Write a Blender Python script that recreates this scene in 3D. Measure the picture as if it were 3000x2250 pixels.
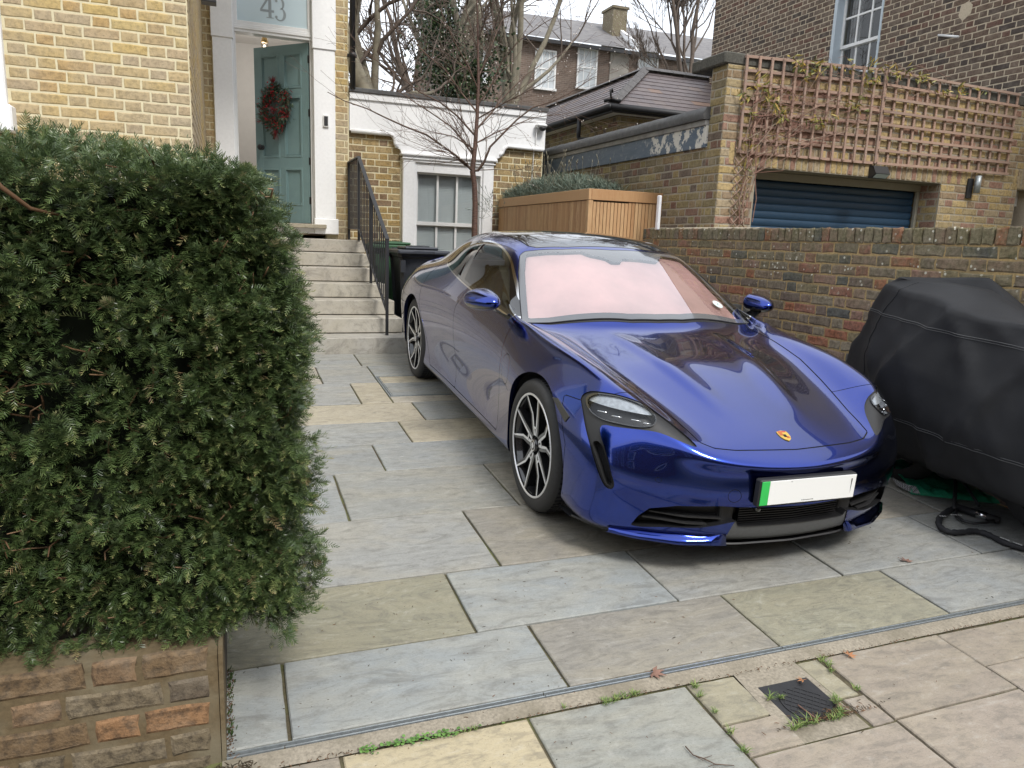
import bpy, bmesh, math, random
import numpy as np
from mathutils import Vector, Matrix
random.seed(7); RNG = np.random.RandomState(11)
for o in list(bpy.data.objects): bpy.data.objects.remove(o)
SC = bpy.context.scene
COL = SC.collection

# ------------------------------------------------------------------ camera
FPX = 2156.484
RC = np.array([[0.93565671, -0.03184052, 0.3514722], [-0.3508504552, -0.19140135, 0.91666214], [0.0380852558, -0.98099526, -0.19025722]])
CAM = np.array([0.0, 0.0, 1.622])
SX, SY = -0.001879, 0.062628          # fall of the forecourt
def gz(x, y): return SX * x + SY * y
cam = bpy.data.cameras.new('camera'); cam_ob = bpy.data.objects.new('camera', cam); COL.objects.link(cam_ob)
cam.sensor_width = 36.0; cam.lens = FPX / 3000 * 36.0; cam.clip_start = 0.05; cam.clip_end = 500
_m = np.column_stack([RC[:, 0], -RC[:, 1], -RC[:, 2]])
cam_ob.matrix_world = Matrix([list(_m[0]) + [CAM[0]], list(_m[1]) + [CAM[1]], list(_m[2]) + [CAM[2]], [0, 0, 0, 1]])
SC.camera = cam_ob
def ray(px, py):
    return RC @ np.array([px - 1500.0, py - 1125.0, FPX])
def at(px, py, axis, val):             # where the sight line through a photo pixel meets a plane of the site
    r = ray(px, py); t = (val - CAM[axis]) / r[axis]; return CAM + t * r
def project(w):
    c = RC.T @ (np.asarray(w, float) - CAM)
    return 1500 + FPX * c[0] / c[2], 1125 + FPX * c[1] / c[2], c[2]

# ------------------------------------------------------------------ sky, sun, exposure
SUN_EL, SUN_ROT = math.radians(50), math.radians(168)
world = bpy.data.worlds.new('World'); SC.world = world; world.use_nodes = True
wn = world.node_tree.nodes; wl = world.node_tree.links
for n_ in list(wn): wn.remove(n_)
wo = wn.new('ShaderNodeOutputWorld'); bg = wn.new('ShaderNodeBackground'); bg.inputs[1].default_value = 0.105
sky = wn.new('ShaderNodeTexSky'); sky.sky_type = 'NISHITA'; sky.sun_disc = False
sky.sun_elevation = SUN_EL; sky.sun_rotation = SUN_ROT; sky.air_density = 1.0; sky.dust_density = 2.0
tc = wn.new('ShaderNodeTexCoord'); mp = wn.new('ShaderNodeMapping'); mp.inputs['Scale'].default_value = (1.0, 1.0, 2.2)
nz = wn.new('ShaderNodeTexNoise'); nz.inputs['Scale'].default_value = 2.3; nz.inputs['Detail'].default_value = 7; nz.inputs['Roughness'].default_value = 0.58
cr = wn.new('ShaderNodeValToRGB')
cr.color_ramp.elements[0].position = 0.3; cr.color_ramp.elements[0].color = (0.66, 0.71, 0.78, 1)
cr.color_ramp.elements[1].position = 0.68; cr.color_ramp.elements[1].color = (0.90, 0.925, 0.96, 1)
vm = wn.new('ShaderNodeVectorMath'); vm.operation = 'SCALE'; vm.inputs['Scale'].default_value = 9.6
mx = wn.new('ShaderNodeMix'); mx.data_type = 'RGBA'; mx.inputs[0].default_value = 0.9
wl.new(tc.outputs['Generated'], mp.inputs[0]); wl.new(mp.outputs[0], nz.inputs['Vector']); wl.new(nz.outputs['Fac'], cr.inputs[0])
wl.new(cr.outputs[0], vm.inputs[0]); wl.new(sky.outputs[0], mx.inputs[6]); wl.new(vm.outputs[0], mx.inputs[7])
wl.new(mx.outputs[2], bg.inputs[0]); wl.new(bg.outputs[0], wo.inputs[0])
sun = bpy.data.lights.new('sun', 'SUN'); sun.energy = 1.5; sun.angle = math.radians(14); sun.color = (1.0, 0.96, 0.9)
sun_ob = bpy.data.objects.new('sun', sun); COL.objects.link(sun_ob)
_d = Vector((math.sin(SUN_ROT) * math.cos(SUN_EL), math.cos(SUN_ROT) * math.cos(SUN_EL), math.sin(SUN_EL)))
sun_ob.rotation_euler = _d.to_track_quat('Z', 'Y').to_euler(); sun_ob.location = (0, -5, 20)
vs = SC.view_settings; vs.view_transform = 'Standard'; vs.look = 'None'; vs.exposure = 0.95; vs.gamma = 1; vs.use_curve_mapping = False

# ------------------------------------------------------------------ mesh helpers
class MB:
    """collects polygons (with a per-face tone and material slot) for one mesh"""
    def __init__(s): s.v = []; s.f = []; s.t = []; s.m = []; s.sm = []
    def add(s, vs_, fs, tone=0.0, mi=0, smooth=False):
        b = len(s.v); s.v.extend([tuple(map(float, q)) for q in vs_])
        for q in fs: s.f.append(tuple(b + i for i in q)); s.t.append(tone); s.m.append(mi); s.sm.append(smooth)
    def box(s, x0, x1, y0, y1, z0, z1, tone=0.0, mi=0, M=None):
        vs_ = [(x0,y0,z0),(x1,y0,z0),(x1,y1,z0),(x0,y1,z0),(x0,y0,z1),(x1,y0,z1),(x1,y1,z1),(x0,y1,z1)]
        if M is not None: vs_ = [tuple(M @ Vector(q)) for q in vs_]
        s.add(vs_, [(0,3,2,1),(4,5,6,7),(0,1,5,4),(1,2,6,5),(2,3,7,6),(3,0,4,7)], tone, mi)
    def bbox(s, x0, x1, y0, y1, z0, z1, b=0.004, tone=0.0, mi=0, M=None):
        """box with chamfered edges"""
        xs=(x0,x1); ys=(y0,y1); zs=(z0,z1); V=[]; idx={}
        for i in (0,1):
            for j in (0,1):
                for k in (0,1):
                    sx_, sy_, sz_ = (1 if i==0 else -1)*b, (1 if j==0 else -1)*b, (1 if k==0 else -1)*b
                    for a,dv in enumerate(((0,sy_,sz_),(sx_,0,sz_),(sx_,sy_,0))):
                        idx[(i,j,k,a)] = len(V); V.append((xs[i]+dv[0], ys[j]+dv[1], zs[k]+dv[2]))
        F=[]
        for i in (0,1):
            q=[idx[(i,j,k,0)] for j,k in ((0,0),(1,0),(1,1),(0,1))]; F.append(q if i else q[::-1])
            q=[idx[(j,i,k,1)] for j,k in ((0,0),(0,1),(1,1),(1,0))]; F.append(q if i else q[::-1])
            q=[idx[(j,k,i,2)] for j,k in ((0,0),(1,0),(1,1),(0,1))]; F.append(q if i else q[::-1])
        for i in (0,1):
            for j in (0,1):
                F.append([idx[(i,j,0,0)],idx[(i,j,1,0)],idx[(i,j,1,1)],idx[(i,j,0,1)]][::(1 if i==j else -1)])
                F.append([idx[(i,0,j,0)],idx[(i,1,j,0)],idx[(i,1,j,2)],idx[(i,0,j,2)]][::(-1 if i==j else 1)])
                F.append([idx[(0,i,j,1)],idx[(1,i,j,1)],idx[(1,i,j,2)],idx[(0,i,j,2)]][::(1 if i==j else -1)])
        for i in (0,1):
            for j in (0,1):
                for k in (0,1):
                    q=[idx[(i,j,k,0)],idx[(i,j,k,1)],idx[(i,j,k,2)]]; F.append(q if (i+j+k)%2==1 else q[::-1])
        if M is not None: V=[tuple(M @ Vector(q)) for q in V]
        s.add(V, F, tone, mi)
    def tube(s, pts, rad, n=6, tone=0.0, mi=0, cap=True, smooth=True):
        pts=[np.array(p,float) for p in pts]; m=len(pts)
        if not hasattr(rad,'__len__'): rad=[rad]*m
        V=[]; up=None
        for i in range(m):
            t=pts[min(i+1,m-1)]-pts[max(i-1,0)]; t/= (np.linalg.norm(t)+1e-12)
            if up is None: a=np.array([0,0,1.]) if abs(t[2])<.9 else np.array([1.,0,0])
            else: a=up
            u=a-t*(a@t); u/=(np.linalg.norm(u)+1e-12); w=np.cross(t,u); up=u
            for k in range(n):
                an=2*math.pi*k/n; V.append(pts[i]+rad[i]*(u*math.cos(an)+w*math.sin(an)))
        F=[(i*n+k,i*n+(k+1)%n,(i+1)*n+(k+1)%n,(i+1)*n+k) for i in range(m-1) for k in range(n)]
        if cap: F.append(tuple(range(n))[::-1]); F.append(tuple((m-1)*n+k for k in range(n)))
        s.add(V,F,tone,mi,smooth)
    def lathe(s, prof, n=32, M=None, tone=0.0, mi=0, smooth=True):
        """prof: (radius, axial) pairs; axis = local z"""
        V=[(r*math.cos(2*math.pi*k/n), r*math.sin(2*math.pi*k/n), a) for r,a in prof for k in range(n)]
        F=[(i*n+k,i*n+(k+1)%n,(i+1)*n+(k+1)%n,(i+1)*n+k) for i in range(len(prof)-1) for k in range(n)]
        if M is not None: V=[tuple(M @ Vector(q)) for q in V]
        s.add(V,F,tone,mi,smooth)
    def prism(s, poly, d, tone=0.0, mi=0):
        """poly: 3d outline, extruded by vector d"""
        n=len(poly); V=[tuple(p) for p in poly]+[tuple(np.array(p)+np.array(d)) for p in poly]
        F=[tuple(range(n)), tuple(range(n,2*n))[::-1]]+[(i,n+i,n+(i+1)%n,(i+1)%n) for i in range(n)]
        s.add(V,F,tone,mi)
    def mesh(s, name):
        me=bpy.data.meshes.new(name); me.from_pydata(s.v,[],s.f)
        me.polygons.foreach_set('material_index', s.m); me.polygons.foreach_set('use_smooth', s.sm)
        a=me.attributes.new('tone','FLOAT','FACE'); a.data.foreach_set('value', s.t); me.update(); return me
    def fixn(s,me):
        bm=bmesh.new(); bm.from_mesh(me); bmesh.ops.recalc_face_normals(bm,faces=bm.faces); bm.to_mesh(me); bm.free(); return me

def put(name, me, mats, parent=None, kind=None, loc=None):
    o=bpy.data.objects.new(name, me); COL.objects.link(o)
    if mats is not None and len(me.materials)==0:
        for m in (mats if isinstance(mats,(list,tuple)) else [mats]): me.materials.append(m)
    if parent is not None: o.parent=parent
    if kind: o['kind']=kind
    if loc is not None: o.location=loc
    return o
def link(name, mb, mats, parent=None, kind=None, fix=True, loc=None):
    me=mb.mesh(name)
    if fix: mb.fixn(me)
    return put(name, me, mats, parent, kind, loc)
def tag(o, label, cat, group=None):
    o['label']=label; o['category']=cat
    if group: o['group']=group
    return o
def thing(name, label, cat, loc=(0,0,0), group=None, rot=None):
    o=bpy.data.objects.new(name,None); COL.objects.link(o); o.location=loc; o.empty_display_size=.1
    if rot is not None: o.rotation_euler=rot
    return tag(o,label,cat,group)
def copy_tree(o, parent=None):
    c=o.copy(); COL.objects.link(c)
    if parent is not None: c.parent=parent
    for ch in o.children: copy_tree(ch,c)
    return c
def np_mesh(name, V, F, tone=None, smooth=False):
    """V (n,3), F (m,k) numpy arrays, k = 3 or 4"""
    me=bpy.data.meshes.new(name); n=len(V); m,k=F.shape
    me.vertices.add(n); me.vertices.foreach_set('co', np.ascontiguousarray(V,dtype=np.float32).ravel())
    me.loops.add(m*k); me.loops.foreach_set('vertex_index', np.ascontiguousarray(F,dtype=np.int32).ravel())
    me.polygons.add(m); me.polygons.foreach_set('loop_start', np.arange(0,m*k,k,dtype=np.int32))
    if smooth: me.polygons.foreach_set('use_smooth', np.ones(m,bool))
    if tone is not None:
        a=me.attributes.new('tone','FLOAT','FACE'); a.data.foreach_set('value', np.ascontiguousarray(tone,dtype=np.float32))
    me.update(calc_edges=True); me.validate(); return me

# ------------------------------------------------------------------ material helpers
class NT:
    def __init__(s,name):
        s.m=bpy.data.materials.new(name); s.m.use_nodes=True; s.n=s.m.node_tree.nodes; s.l=s.m.node_tree.links
        s.b=s.n['Principled BSDF']; s.out=s.n['Material Output']
    def new(s,t,**kw):
        n=s.n.new(t)
        for k,v in kw.items():
            if k in n.inputs: s.set(n.inputs[k],v)
            else: setattr(n,k,v)
        return n
    def set(s,inp,v):
        if isinstance(v,bpy.types.NodeSocket): s.l.new(v,inp)
        else:
            if isinstance(v,(tuple,list)) and len(v)==3 and inp.type=='RGBA': v=(*v,1)
            inp.default_value=v
    def noise(s,scale,detail=4,rough=.55,vec=None,dist=0.0,dim='3D',w=None):
        n=s.n.new('ShaderNodeTexNoise'); n.noise_dimensions=dim
        n.inputs['Scale'].default_value=scale; n.inputs['Detail'].default_value=detail; n.inputs['Roughness'].default_value=rough; n.inputs['Distortion'].default_value=dist
        if vec is not None: s.l.new(vec,n.inputs['Vector'])
        if w is not None: s.set(n.inputs['W'],w)
        return n.outputs['Fac']
    def ramp(s,fac,stops,interp='LINEAR'):
        n=s.n.new('ShaderNodeValToRGB'); r=n.color_ramp; r.interpolation=interp
        while len(r.elements)<len(stops): r.elements.new(.5)
        for e,(p,c) in zip(r.elements,stops):
            e.position=p; e.color=(c,c,c,1) if not isinstance(c,(tuple,list)) else (*c,1)
        s.set(n.inputs[0],fac); return n.outputs[0]
    def mix(s,fac,a,b,mode='MIX'):
        n=s.n.new('ShaderNodeMix'); n.data_type='RGBA'; n.blend_type=mode
        s.set(n.inputs[0],fac); s.set(n.inputs[6],a); s.set(n.inputs[7],b); return n.outputs[2]
    def math(s,op,a,b=0.0,c=0.0,clamp=False):
        n=s.n.new('ShaderNodeMath'); n.operation=op; n.use_clamp=clamp
        s.set(n.inputs[0],a); s.set(n.inputs[1],b); s.set(n.inputs[2],c); return n.outputs[0]
    def coord(s,which='Object'): return s.n.new('ShaderNodeTexCoord').outputs[which]
    def pos(s): return s.n.new('ShaderNodeNewGeometry').outputs['Position']
    def xyz(s,vec):
        n=s.n.new('ShaderNodeSeparateXYZ'); s.l.new(vec,n.inputs[0]); return n.outputs
    def mapping(s,vec,scale=(1,1,1),rot=(0,0,0),loc=(0,0,0)):
        n=s.n.new('ShaderNodeMapping'); n.inputs['Scale'].default_value=scale; n.inputs['Rotation'].default_value=rot; n.inputs['Location'].default_value=loc
        s.l.new(vec,n.inputs[0]); return n.outputs[0]
    def tone(s):
        """a random number per piece: face attribute plus object random"""
        a=s.n.new('ShaderNodeAttribute'); a.attribute_name='tone'; o=s.n.new('ShaderNodeObjectInfo')
        return s.math('FRACT', s.math('ADD', a.outputs['Fac'], o.outputs['Random']))
    def bump(s,h,strength=.3,dist=.01,base=None):
        n=s.n.new('ShaderNodeBump'); n.inputs['Strength'].default_value=strength; n.inputs['Distance'].default_value=dist
        s.l.new(h,n.inputs['Height'])
        if base is not None: s.l.new(base,n.inputs['Normal'])
        s.l.new(n.outputs[0],s.b.inputs['Normal']); return n.outputs[0]
    def p(s,**kw):
        names={'color':'Base Color','rough':'Roughness','metal':'Metallic','spec':'Specular IOR Level','coat':'Coat Weight','coatr':'Coat Roughness','trans':'Transmission Weight','ior':'IOR','alpha':'Alpha'}
        for k,v in kw.items(): s.set(s.b.inputs[names[k]],v)
        return s.m
def flat(name,color,rough=.6,var=.12,scale=40,metal=0.0,spec=.5,bump=0.0,coat=0.0):
    """plain surface with faint mottling"""
    t=NT(name); v=t.coord(); f=t.noise(scale,5,.6,v)
    c=t.mix(t.ramp(f,[(.3,0.0),(.7,1.0)]),tuple(x*(1-var) for x in color),tuple(min(1,x*(1+var)) for x in color))
    t.p(color=c,rough=rough,metal=metal,spec=spec,coat=coat)
    if bump: t.bump(f,bump,.004)
    return t.m
# ------------------------------------------------------------------ shared materials
def mat_brick(name, palette, bump=.5, moss=None, dark=.35, rough=.9, lichen=False, patch=None):
    t=NT(name); tn=t.tone(); pos=t.pos(); n=len(palette)
    base=t.ramp(tn,[((i+.0)/n,c) for i,c in enumerate(palette)],'CONSTANT')
    f1=t.noise(38,6,.65,pos); f2=t.noise(9,4,.6,pos); f3=t.noise(120,3,.6,pos)
    if patch:                                    # paler weathered faces, in drifts over the wall
        base=t.mix(t.ramp(t.noise(1.1,3,.5,pos),[(.42,0.0),(.6,patch[1])]),base,patch[0])
    c=t.mix(t.ramp(f1,[(.38,dark),(.56,0.0)]),base,(0.035,0.028,0.022))
    c=t.mix(t.ramp(f2,[(.45,0.0),(.75,.35)]),c,t.mix(.5,base,(.6,.52,.4)))
    c=t.mix(t.ramp(f3,[(.62,0.0),(.72,.5)]),c,(0.03,0.025,0.02))
    if moss is not None:
        z=t.xyz(pos)[2]
        m=t.math('MULTIPLY', t.ramp(t.math('DIVIDE',t.math('SUBTRACT',z,moss[0]),moss[1]),[(0,0.0),(1,1.0)]), t.ramp(t.noise(14,5,.6,pos),[(.35,.25),(.6,1.0)]))
        c=t.mix(t.math('MULTIPLY',m,moss[2]),c,t.mix(t.ramp(t.noise(45,4,.6,pos),[(.4,0.0),(.6,1.0)]),(0.10,0.10,0.05),(0.24,0.215,0.13)))
    if lichen:
        v=t.n.new('ShaderNodeTexVoronoi'); v.inputs['Scale'].default_value=21; t.l.new(pos,v.inputs['Vector'])
        z=t.xyz(pos)[2]
        sp=t.math('MULTIPLY', t.math('LESS_THAN',v.outputs['Distance'],.19), t.ramp(t.noise(5,3,.6,pos),[(.44,0.0),(.56,1.0)]))
        sp=t.math('MULTIPLY',sp,t.ramp(t.math('SUBTRACT',z,.9),[(.2,0.0),(.5,1.0)]))
        c=t.mix(sp,c,(.62,.6,.5))
    t.p(color=c,rough=rough,spec=.25)
    h=t.math('ADD',t.math('MULTIPLY',f1,1.0),t.math('MULTIPLY',f3,.5)); t.bump(h,bump,.006); return t.m
def mat_mortar(name,col,var=.25,stain=None,scale=60):
    t=NT(name); pos=t.pos(); f=t.noise(scale,5,.65,pos); g=t.noise(5,4,.6,pos)
    c=t.mix(t.ramp(f,[(.3,0.0),(.7,1.0)]),tuple(x*(1-var) for x in col),tuple(min(1,x*(1+var*.6)) for x in col))
    if stain: c=t.mix(t.ramp(g,[(.45,0.0),(.7,.8)]),c,stain)
    t.p(color=c,rough=.95,spec=.2); t.bump(f,.5,.004); return t.m
M={}
M['brick_house']=mat_brick('buff_brick',[(.54,.40,.19),(.51,.39,.21),(.56,.41,.17),(.47,.37,.235),(.53,.40,.21),(.50,.34,.155),(.50,.385,.215),(.56,.43,.20),(.48,.36,.20),(.52,.41,.24),(.49,.37,.22),(.54,.40,.18)],.55,dark=.3,patch=((.44,.37,.27),.7))
M['mortar_cream']=mat_mortar('cream_mortar',(.70,.63,.43),.10,scale=30)
M['brick_ext']=mat_brick('ochre_brick',[(.36,.25,.11),(.42,.29,.12),(.30,.22,.12),(.45,.33,.16),(.33,.24,.13),(.26,.17,.10)],.5,dark=.4)
M['brick_garage']=mat_brick('olive_stock_brick',[(.25,.20,.10),(.30,.23,.11),(.21,.17,.10),(.34,.27,.13),(.17,.13,.10),(.28,.20,.11),(.21,.12,.085),(.27,.22,.13)],.5,dark=.35)
M['brick_front']=mat_brick('yellow_stock_brick',[(.42,.31,.14),(.36,.28,.15),(.47,.35,.17),(.28,.20,.12),(.38,.30,.19),(.31,.18,.13)],.5,dark=.38)
M['mortar_garage']=mat_mortar('grey_buff_mortar',(.36,.32,.25),.2)
M['brick_wall']=mat_brick('weathered_red_brick',[(.27,.19,.135),(.33,.15,.105),(.21,.165,.12),(.27,.22,.13),(.13,.13,.12),(.37,.15,.085),(.30,.21,.15),(.25,.205,.13),(.32,.19,.145),(.19,.14,.115),(.29,.24,.17),(.24,.19,.14)],.8,moss=(1.15,.65,.75),dark=.5,lichen=True)
M['mortar_wall']=mat_mortar('sandy_mortar',(.46,.33,.16),.3,stain=(.22,.18,.11))
M['brick_tall']=mat_brick('plum_brown_brick',[(.13,.093,.072),(.155,.108,.08),(.105,.078,.064),(.18,.13,.10),(.15,.085,.065),(.085,.068,.06),(.165,.125,.098)],.5,dark=.4)
M['mortar_tall']=mat_mortar('pale_mortar',(.52,.44,.33),.15)
M['brick_base']=mat_brick('old_brown_brick',[(.17,.115,.065),(.12,.095,.068),(.20,.13,.075),(.18,.145,.095),(.07,.067,.064),(.18,.085,.062),(.15,.12,.08),(.16,.12,.075),(.27,.155,.08)],1.0,dark=.65)
M['mortar_base']=mat_mortar('brown_mortar',(.14,.105,.06),.25,stain=(.20,.175,.12))
M['white']=flat('white_masonry_paint',(.88,.885,.89),.55,.04,30,bump=.1)
M['white_gloss']=flat('white_gloss_paint',(.78,.78,.77),.3,.03,12)
M['dark_lead']=flat('dark_lead',(.085,.085,.085),.6,.3,14,bump=.25)
M['black_metal']=flat('black_metal',(.018,.018,.02),.45,.1,30)
M['black_plastic']=flat('black_plastic',(.02,.02,.022),.5,.15,60)
M['galv']=flat('galvanised_steel',(.36,.39,.40),.45,.2,50,metal=.6)

# ------------------------------------------------------------------ brickwork, every brick a solid of its own
BRV={}
def brick_mesh(L,H,k,rough):
    key=(round(L,3),round(H,3),k,rough)
    if key in BRV: return BRV[key]
    r=np.random.RandomState(k*31+int(L*1000)); P=[]
    nx=3 if L>.15 else 2
    for i in range(nx): P.append((L*i/nx,0))
    P.append((L,0)); P.append((L,H*.5))
    for i in range(nx): P.append((L-L*i/nx,H))
    P.append((0,H)); P.append((0,H*.5))
    P=np.array(P); c=np.array([L/2,H/2]); m=len(P); j=rough
    E=P+r.uniform(-j,j,P.shape); cc=np.where((np.abs(P[:,0]-L/2)>L/2-.001)&(np.abs(P[:,1]-H/2)>H/2-.001),1,0)[:,None]
    E=E+(c-E)*cc*(.012+rough*2)*np.array([.35,1.]); I=E+np.sign(c-E)*np.minimum(np.abs(c-E),.004+rough)
    V=[(x,.014,z) for x,z in E]+[(x,.0012,z) for x,z in E]+[(x,-.0018-r.uniform(0,rough*.8),z) for x,z in I]
    F=[((i+1)%m,i,m+i,m+(i+1)%m)[::-1] for i in range(m)]+[(m+(i+1)%m,m+i,2*m+i,2*m+(i+1)%m)[::-1] for i in range(m)]+[tuple(range(2*m,3*m))]
    BRV[key]=(V,F); return BRV[key]
class Bricks:
    def __init__(s, mat, limit=300, rough=.002): s.items=[]; s.mat=mat; s.limit=limit; s.me={}; s.rough=rough
    def wall(s, parent, O, rz, length, z0, z1, ch=.075, sl=.225, holes=(), prio=None, soldier=None, margin=120, keep=None, zig=0, jt=None):
        """O: corner of the wall face; u runs along the wall, the face looks along -v of the frame turned by rz"""
        u=np.array([math.cos(rz),math.sin(rz),0]); jt=jt or .0125; hl=sl/2; c=0; z=z0
        while z<z1-.02:
            H=min(ch,z1-z)-jt; bond=[sl,hl]; x=-((c+zig)%2)*(sl*.75)-.0; i=0
            while x<length-.01:
                L=bond[i%2]; i+=1; a=max(x,0); b=min(x+L,length); x+=L
                segs=[(a,b)]
                for (h0,h1,hz0,hz1) in holes:
                    if z+H>hz0+.01 and z<hz1-.01:
                        ns=[]
                        for (p,q) in segs:
                            if q<=h0 or p>=h1: ns.append((p,q))
                            else:
                                if p<h0: ns.append((p,h0))
                                if q>h1: ns.append((h1,q))
                        segs=ns
                for (p,q) in segs:
                    if q-p<.03: continue
                    w=np.array(O)+u*((p+q)/2)+np.array([0,0,z+H/2]); px,py,d=project(w)
                    if d<.3 or px<-margin or px>3000+margin or py<-margin or py>2250+margin: continue
                    if keep is not None and not keep(w): continue
                    sz=FPX*math.sqrt((q-p)*H)/d
                    if prio is not None and not prio(w): sz-=1000
                    if 0<px<3000 and 0<py<2250: pass
                    else: sz-=500
                    s.items.append((sz,parent,np.array(O)+u*p+np.array([0,0,z]),rz,q-p-jt,H))
            z+=ch; c+=1
    def done(s):
        s.items.sort(key=lambda t:-t[0]); r=random.Random(5)
        for (sz,par,o,rz,L,H) in s.items[:s.limit]:
            k=r.randrange(6); Lr=round(L,2) if L>.05 else round(L,3); key=(round(Lr,3),round(H,3),k)
            if key not in s.me:
                mb=MB(); V,F=brick_mesh(Lr,H,k,s.rough); mb.add(V,F); s.me[key]=mb.mesh('brick'); s.me[key].materials.append(s.mat)
            ob=bpy.data.objects.new('brick',s.me[key]); COL.objects.link(ob); ob.parent=par
            ob.location=tuple(o+np.array([0,0,r.uniform(-.0015,.0015)])); ob.rotation_euler=(0,r.uniform(-.006,.006),rz)
            ob.scale=(L/Lr,1,1)
        rest={}
        for it in s.items[s.limit:]: rest.setdefault(it[1].name,[]).append(it)
        for nm,its in rest.items():
            V=[];F=[];T=[];b=0
            for (sz,par,o,rz,L,H) in its:
                v,f=brick_mesh(round(L,2),H,r.randrange(6),s.rough); v=np.array(v); co,si=math.cos(rz),math.sin(rz)
                V.append(np.column_stack([o[0]+v[:,0]*co-v[:,1]*si,o[1]+v[:,0]*si+v[:,1]*co,o[2]+v[:,2]])); F+= [tuple(b+i for i in q) for q in f]; T+=[r.random()]*len(f); b+=len(v)
            me=bpy.data.meshes.new('bricks'); me.from_pydata(np.vstack(V).tolist(),[],F)
            a=me.attributes.new('tone','FLOAT','FACE'); a.data.foreach_set('value',T); me.update()
            put('bricks',me,s.mat,its[0][1],'stuff')
def slab_wall(name, parent, x0,x1,y0,y1,z0,z1, mat, holes=(), axis='x', kind=None):
    """mortar body of a wall, built round its openings so nothing overlaps"""
    mb=MB(); lo,hi=(x0,x1) if axis=='x' else (y0,y1)
    cuts=sorted(set([lo,hi]+[h for q in holes for h in q[:2] if lo<h<hi]))
    for a,b in zip(cuts[:-1],cuts[1:]):
        zs=[(z0,z1)]
        for (h0,h1,hz0,hz1) in holes:
            if h0<=a+1e-6 and h1>=b-1e-6:
                n_=[]
                for (p,q) in zs:
                    if hz0>p: n_.append((p,min(q,hz0)))
                    if hz1<q: n_.append((max(p,hz1),q))
                zs=n_
        for (p,q) in zs:
            if q-p<1e-4: continue
            if axis=='x': mb.box(a,b,y0,y1,p,q)
            else: mb.box(x0,x1,a,b,p,q)
    return link(name,mb,mat,parent,kind)

# ------------------------------------------------------------------ ground: forecourt, pavement, road
def mat_stone(name, tints, scale=3.0, swirl=0.0, dirt=.3, grain=90, rough=.6):
    t=NT(name); oi=t.n.new('ShaderNodeObjectInfo'); rnd=oi.outputs['Random']; pos=t.pos()
    loc=t.n.new('ShaderNodeVectorMath'); loc.operation='MULTIPLY_ADD'; comb=t.n.new('ShaderNodeCombineXYZ')
    for i in range(3): t.l.new(rnd,comb.inputs[i])
    t.l.new(comb.outputs[0],loc.inputs[0]); loc.inputs[1].default_value=(37,91,53); t.l.new(pos,loc.inputs[2]); p=loc.outputs[0]
    base=t.ramp(rnd,[(i/len(tints),c) for i,c in enumerate(tints)],'CONSTANT')
    big=t.noise(1.6,4,.6,t.mapping(p,(1,2.2,1)),dist=1.2)
    strk=t.noise(scale*1.5,9,.72,t.mapping(p,(1.0,3.0,1),(0,0,.3)),dist=swirl*1.3); mott=t.noise(17,8,.7,p)
    fine=t.noise(grain,4,.7,t.mapping(p,(1,2.5,1)))
    c=t.mix(t.ramp(big,[(.40,0.0),(.62,.65)]),base,t.mix(.35,base,(.38,.33,.22)))
    c=t.mix(t.ramp(strk,[(.38,.6),(.50,0.0)]),c,t.mix(.62,c,(.10,.095,.085)))
    c=t.mix(t.ramp(strk,[(.55,0.0),(.72,.45)]),c,t.mix(.5,c,(.62,.62,.58)))
    c=t.mix(t.ramp(mott,[(.34,.30),(.48,0.0)]),c,(.13,.125,.11)); c=t.mix(t.ramp(mott,[(.58,0.0),(.72,.2)]),c,(.55,.54,.5)); c=t.mix(t.ramp(fine,[(.30,dirt),(.48,0.0)]),c,(.11,.10,.085))
    sp=t.noise(210,2,.5,pos); c=t.mix(t.ramp(sp,[(.70,0.0),(.74,.7)]),c,(.06,.05,.04))
    t.p(color=c,rough=t.ramp(fine,[(.3,rough+.1),(.7,rough-.12)]),spec=.35)
    t.bump(t.math('ADD',t.math('MULTIPLY',strk,1.3),t.math('MULTIPLY',fine,.35)),.45,.006); return t.m
M['sandstone']=mat_stone('grey_sandstone',[(.262,.272,.265),(.24,.247,.237),(.282,.29,.283),(.255,.257,.238),(.278,.280,.265),(.248,.26,.256),(.268,.268,.252)],3.2,1.4)
M['sandstone_olive']=mat_stone('olive_sandstone',[(.235,.225,.165),(.25,.24,.18)],2.2,3.2)
M['sandstone_blue']=mat_stone('blue_grey_sandstone',[(.262,.282,.28),(.27,.288,.286)],3.0,.8)
M['sandstone_buff']=mat_stone('buff_sandstone',[(.37,.33,.25),(.355,.325,.27)],2.5,2.0)
M['sandstone_brown']=mat_stone('brown_grey_sandstone',[(.245,.23,.20),(.255,.24,.208)],3,1.8)
M['pave_pink']=mat_stone('pinkish_concrete_paving',[(.285,.245,.20),(.30,.255,.21),(.275,.235,.19)],6,.3,.35,130,.75)
M['pave_cream']=mat_stone('cream_concrete_paving',[(.44,.375,.25)],6,.3,.25,130,.75)
M['pave_grey']=mat_stone('grey_dimpled_paving',[(.27,.275,.25)],6,.3,.35,130,.75)
M['pave_olive']=mat_stone('olive_concrete_paving',[(.29,.265,.19)],6,.3,.35,130,.75)
M['joint']=mat_mortar('mossy_joint',(.10,.085,.055),.4,stain=(.13,.145,.05))
M['concrete']=mat_mortar('rough_concrete',(.30,.265,.21),.35,stain=(.17,.15,.11),scale=90)
M['asphalt']=flat('asphalt',(.055,.055,.057),.85,.3,120,bump=.4)
M['soil']=flat('dark_soil',(.05,.04,.03),.95,.4,30,bump=.5)
M['far_ground']=flat('garden_ground',(.09,.085,.05),.95,.4,2,bump=.3)
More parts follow.
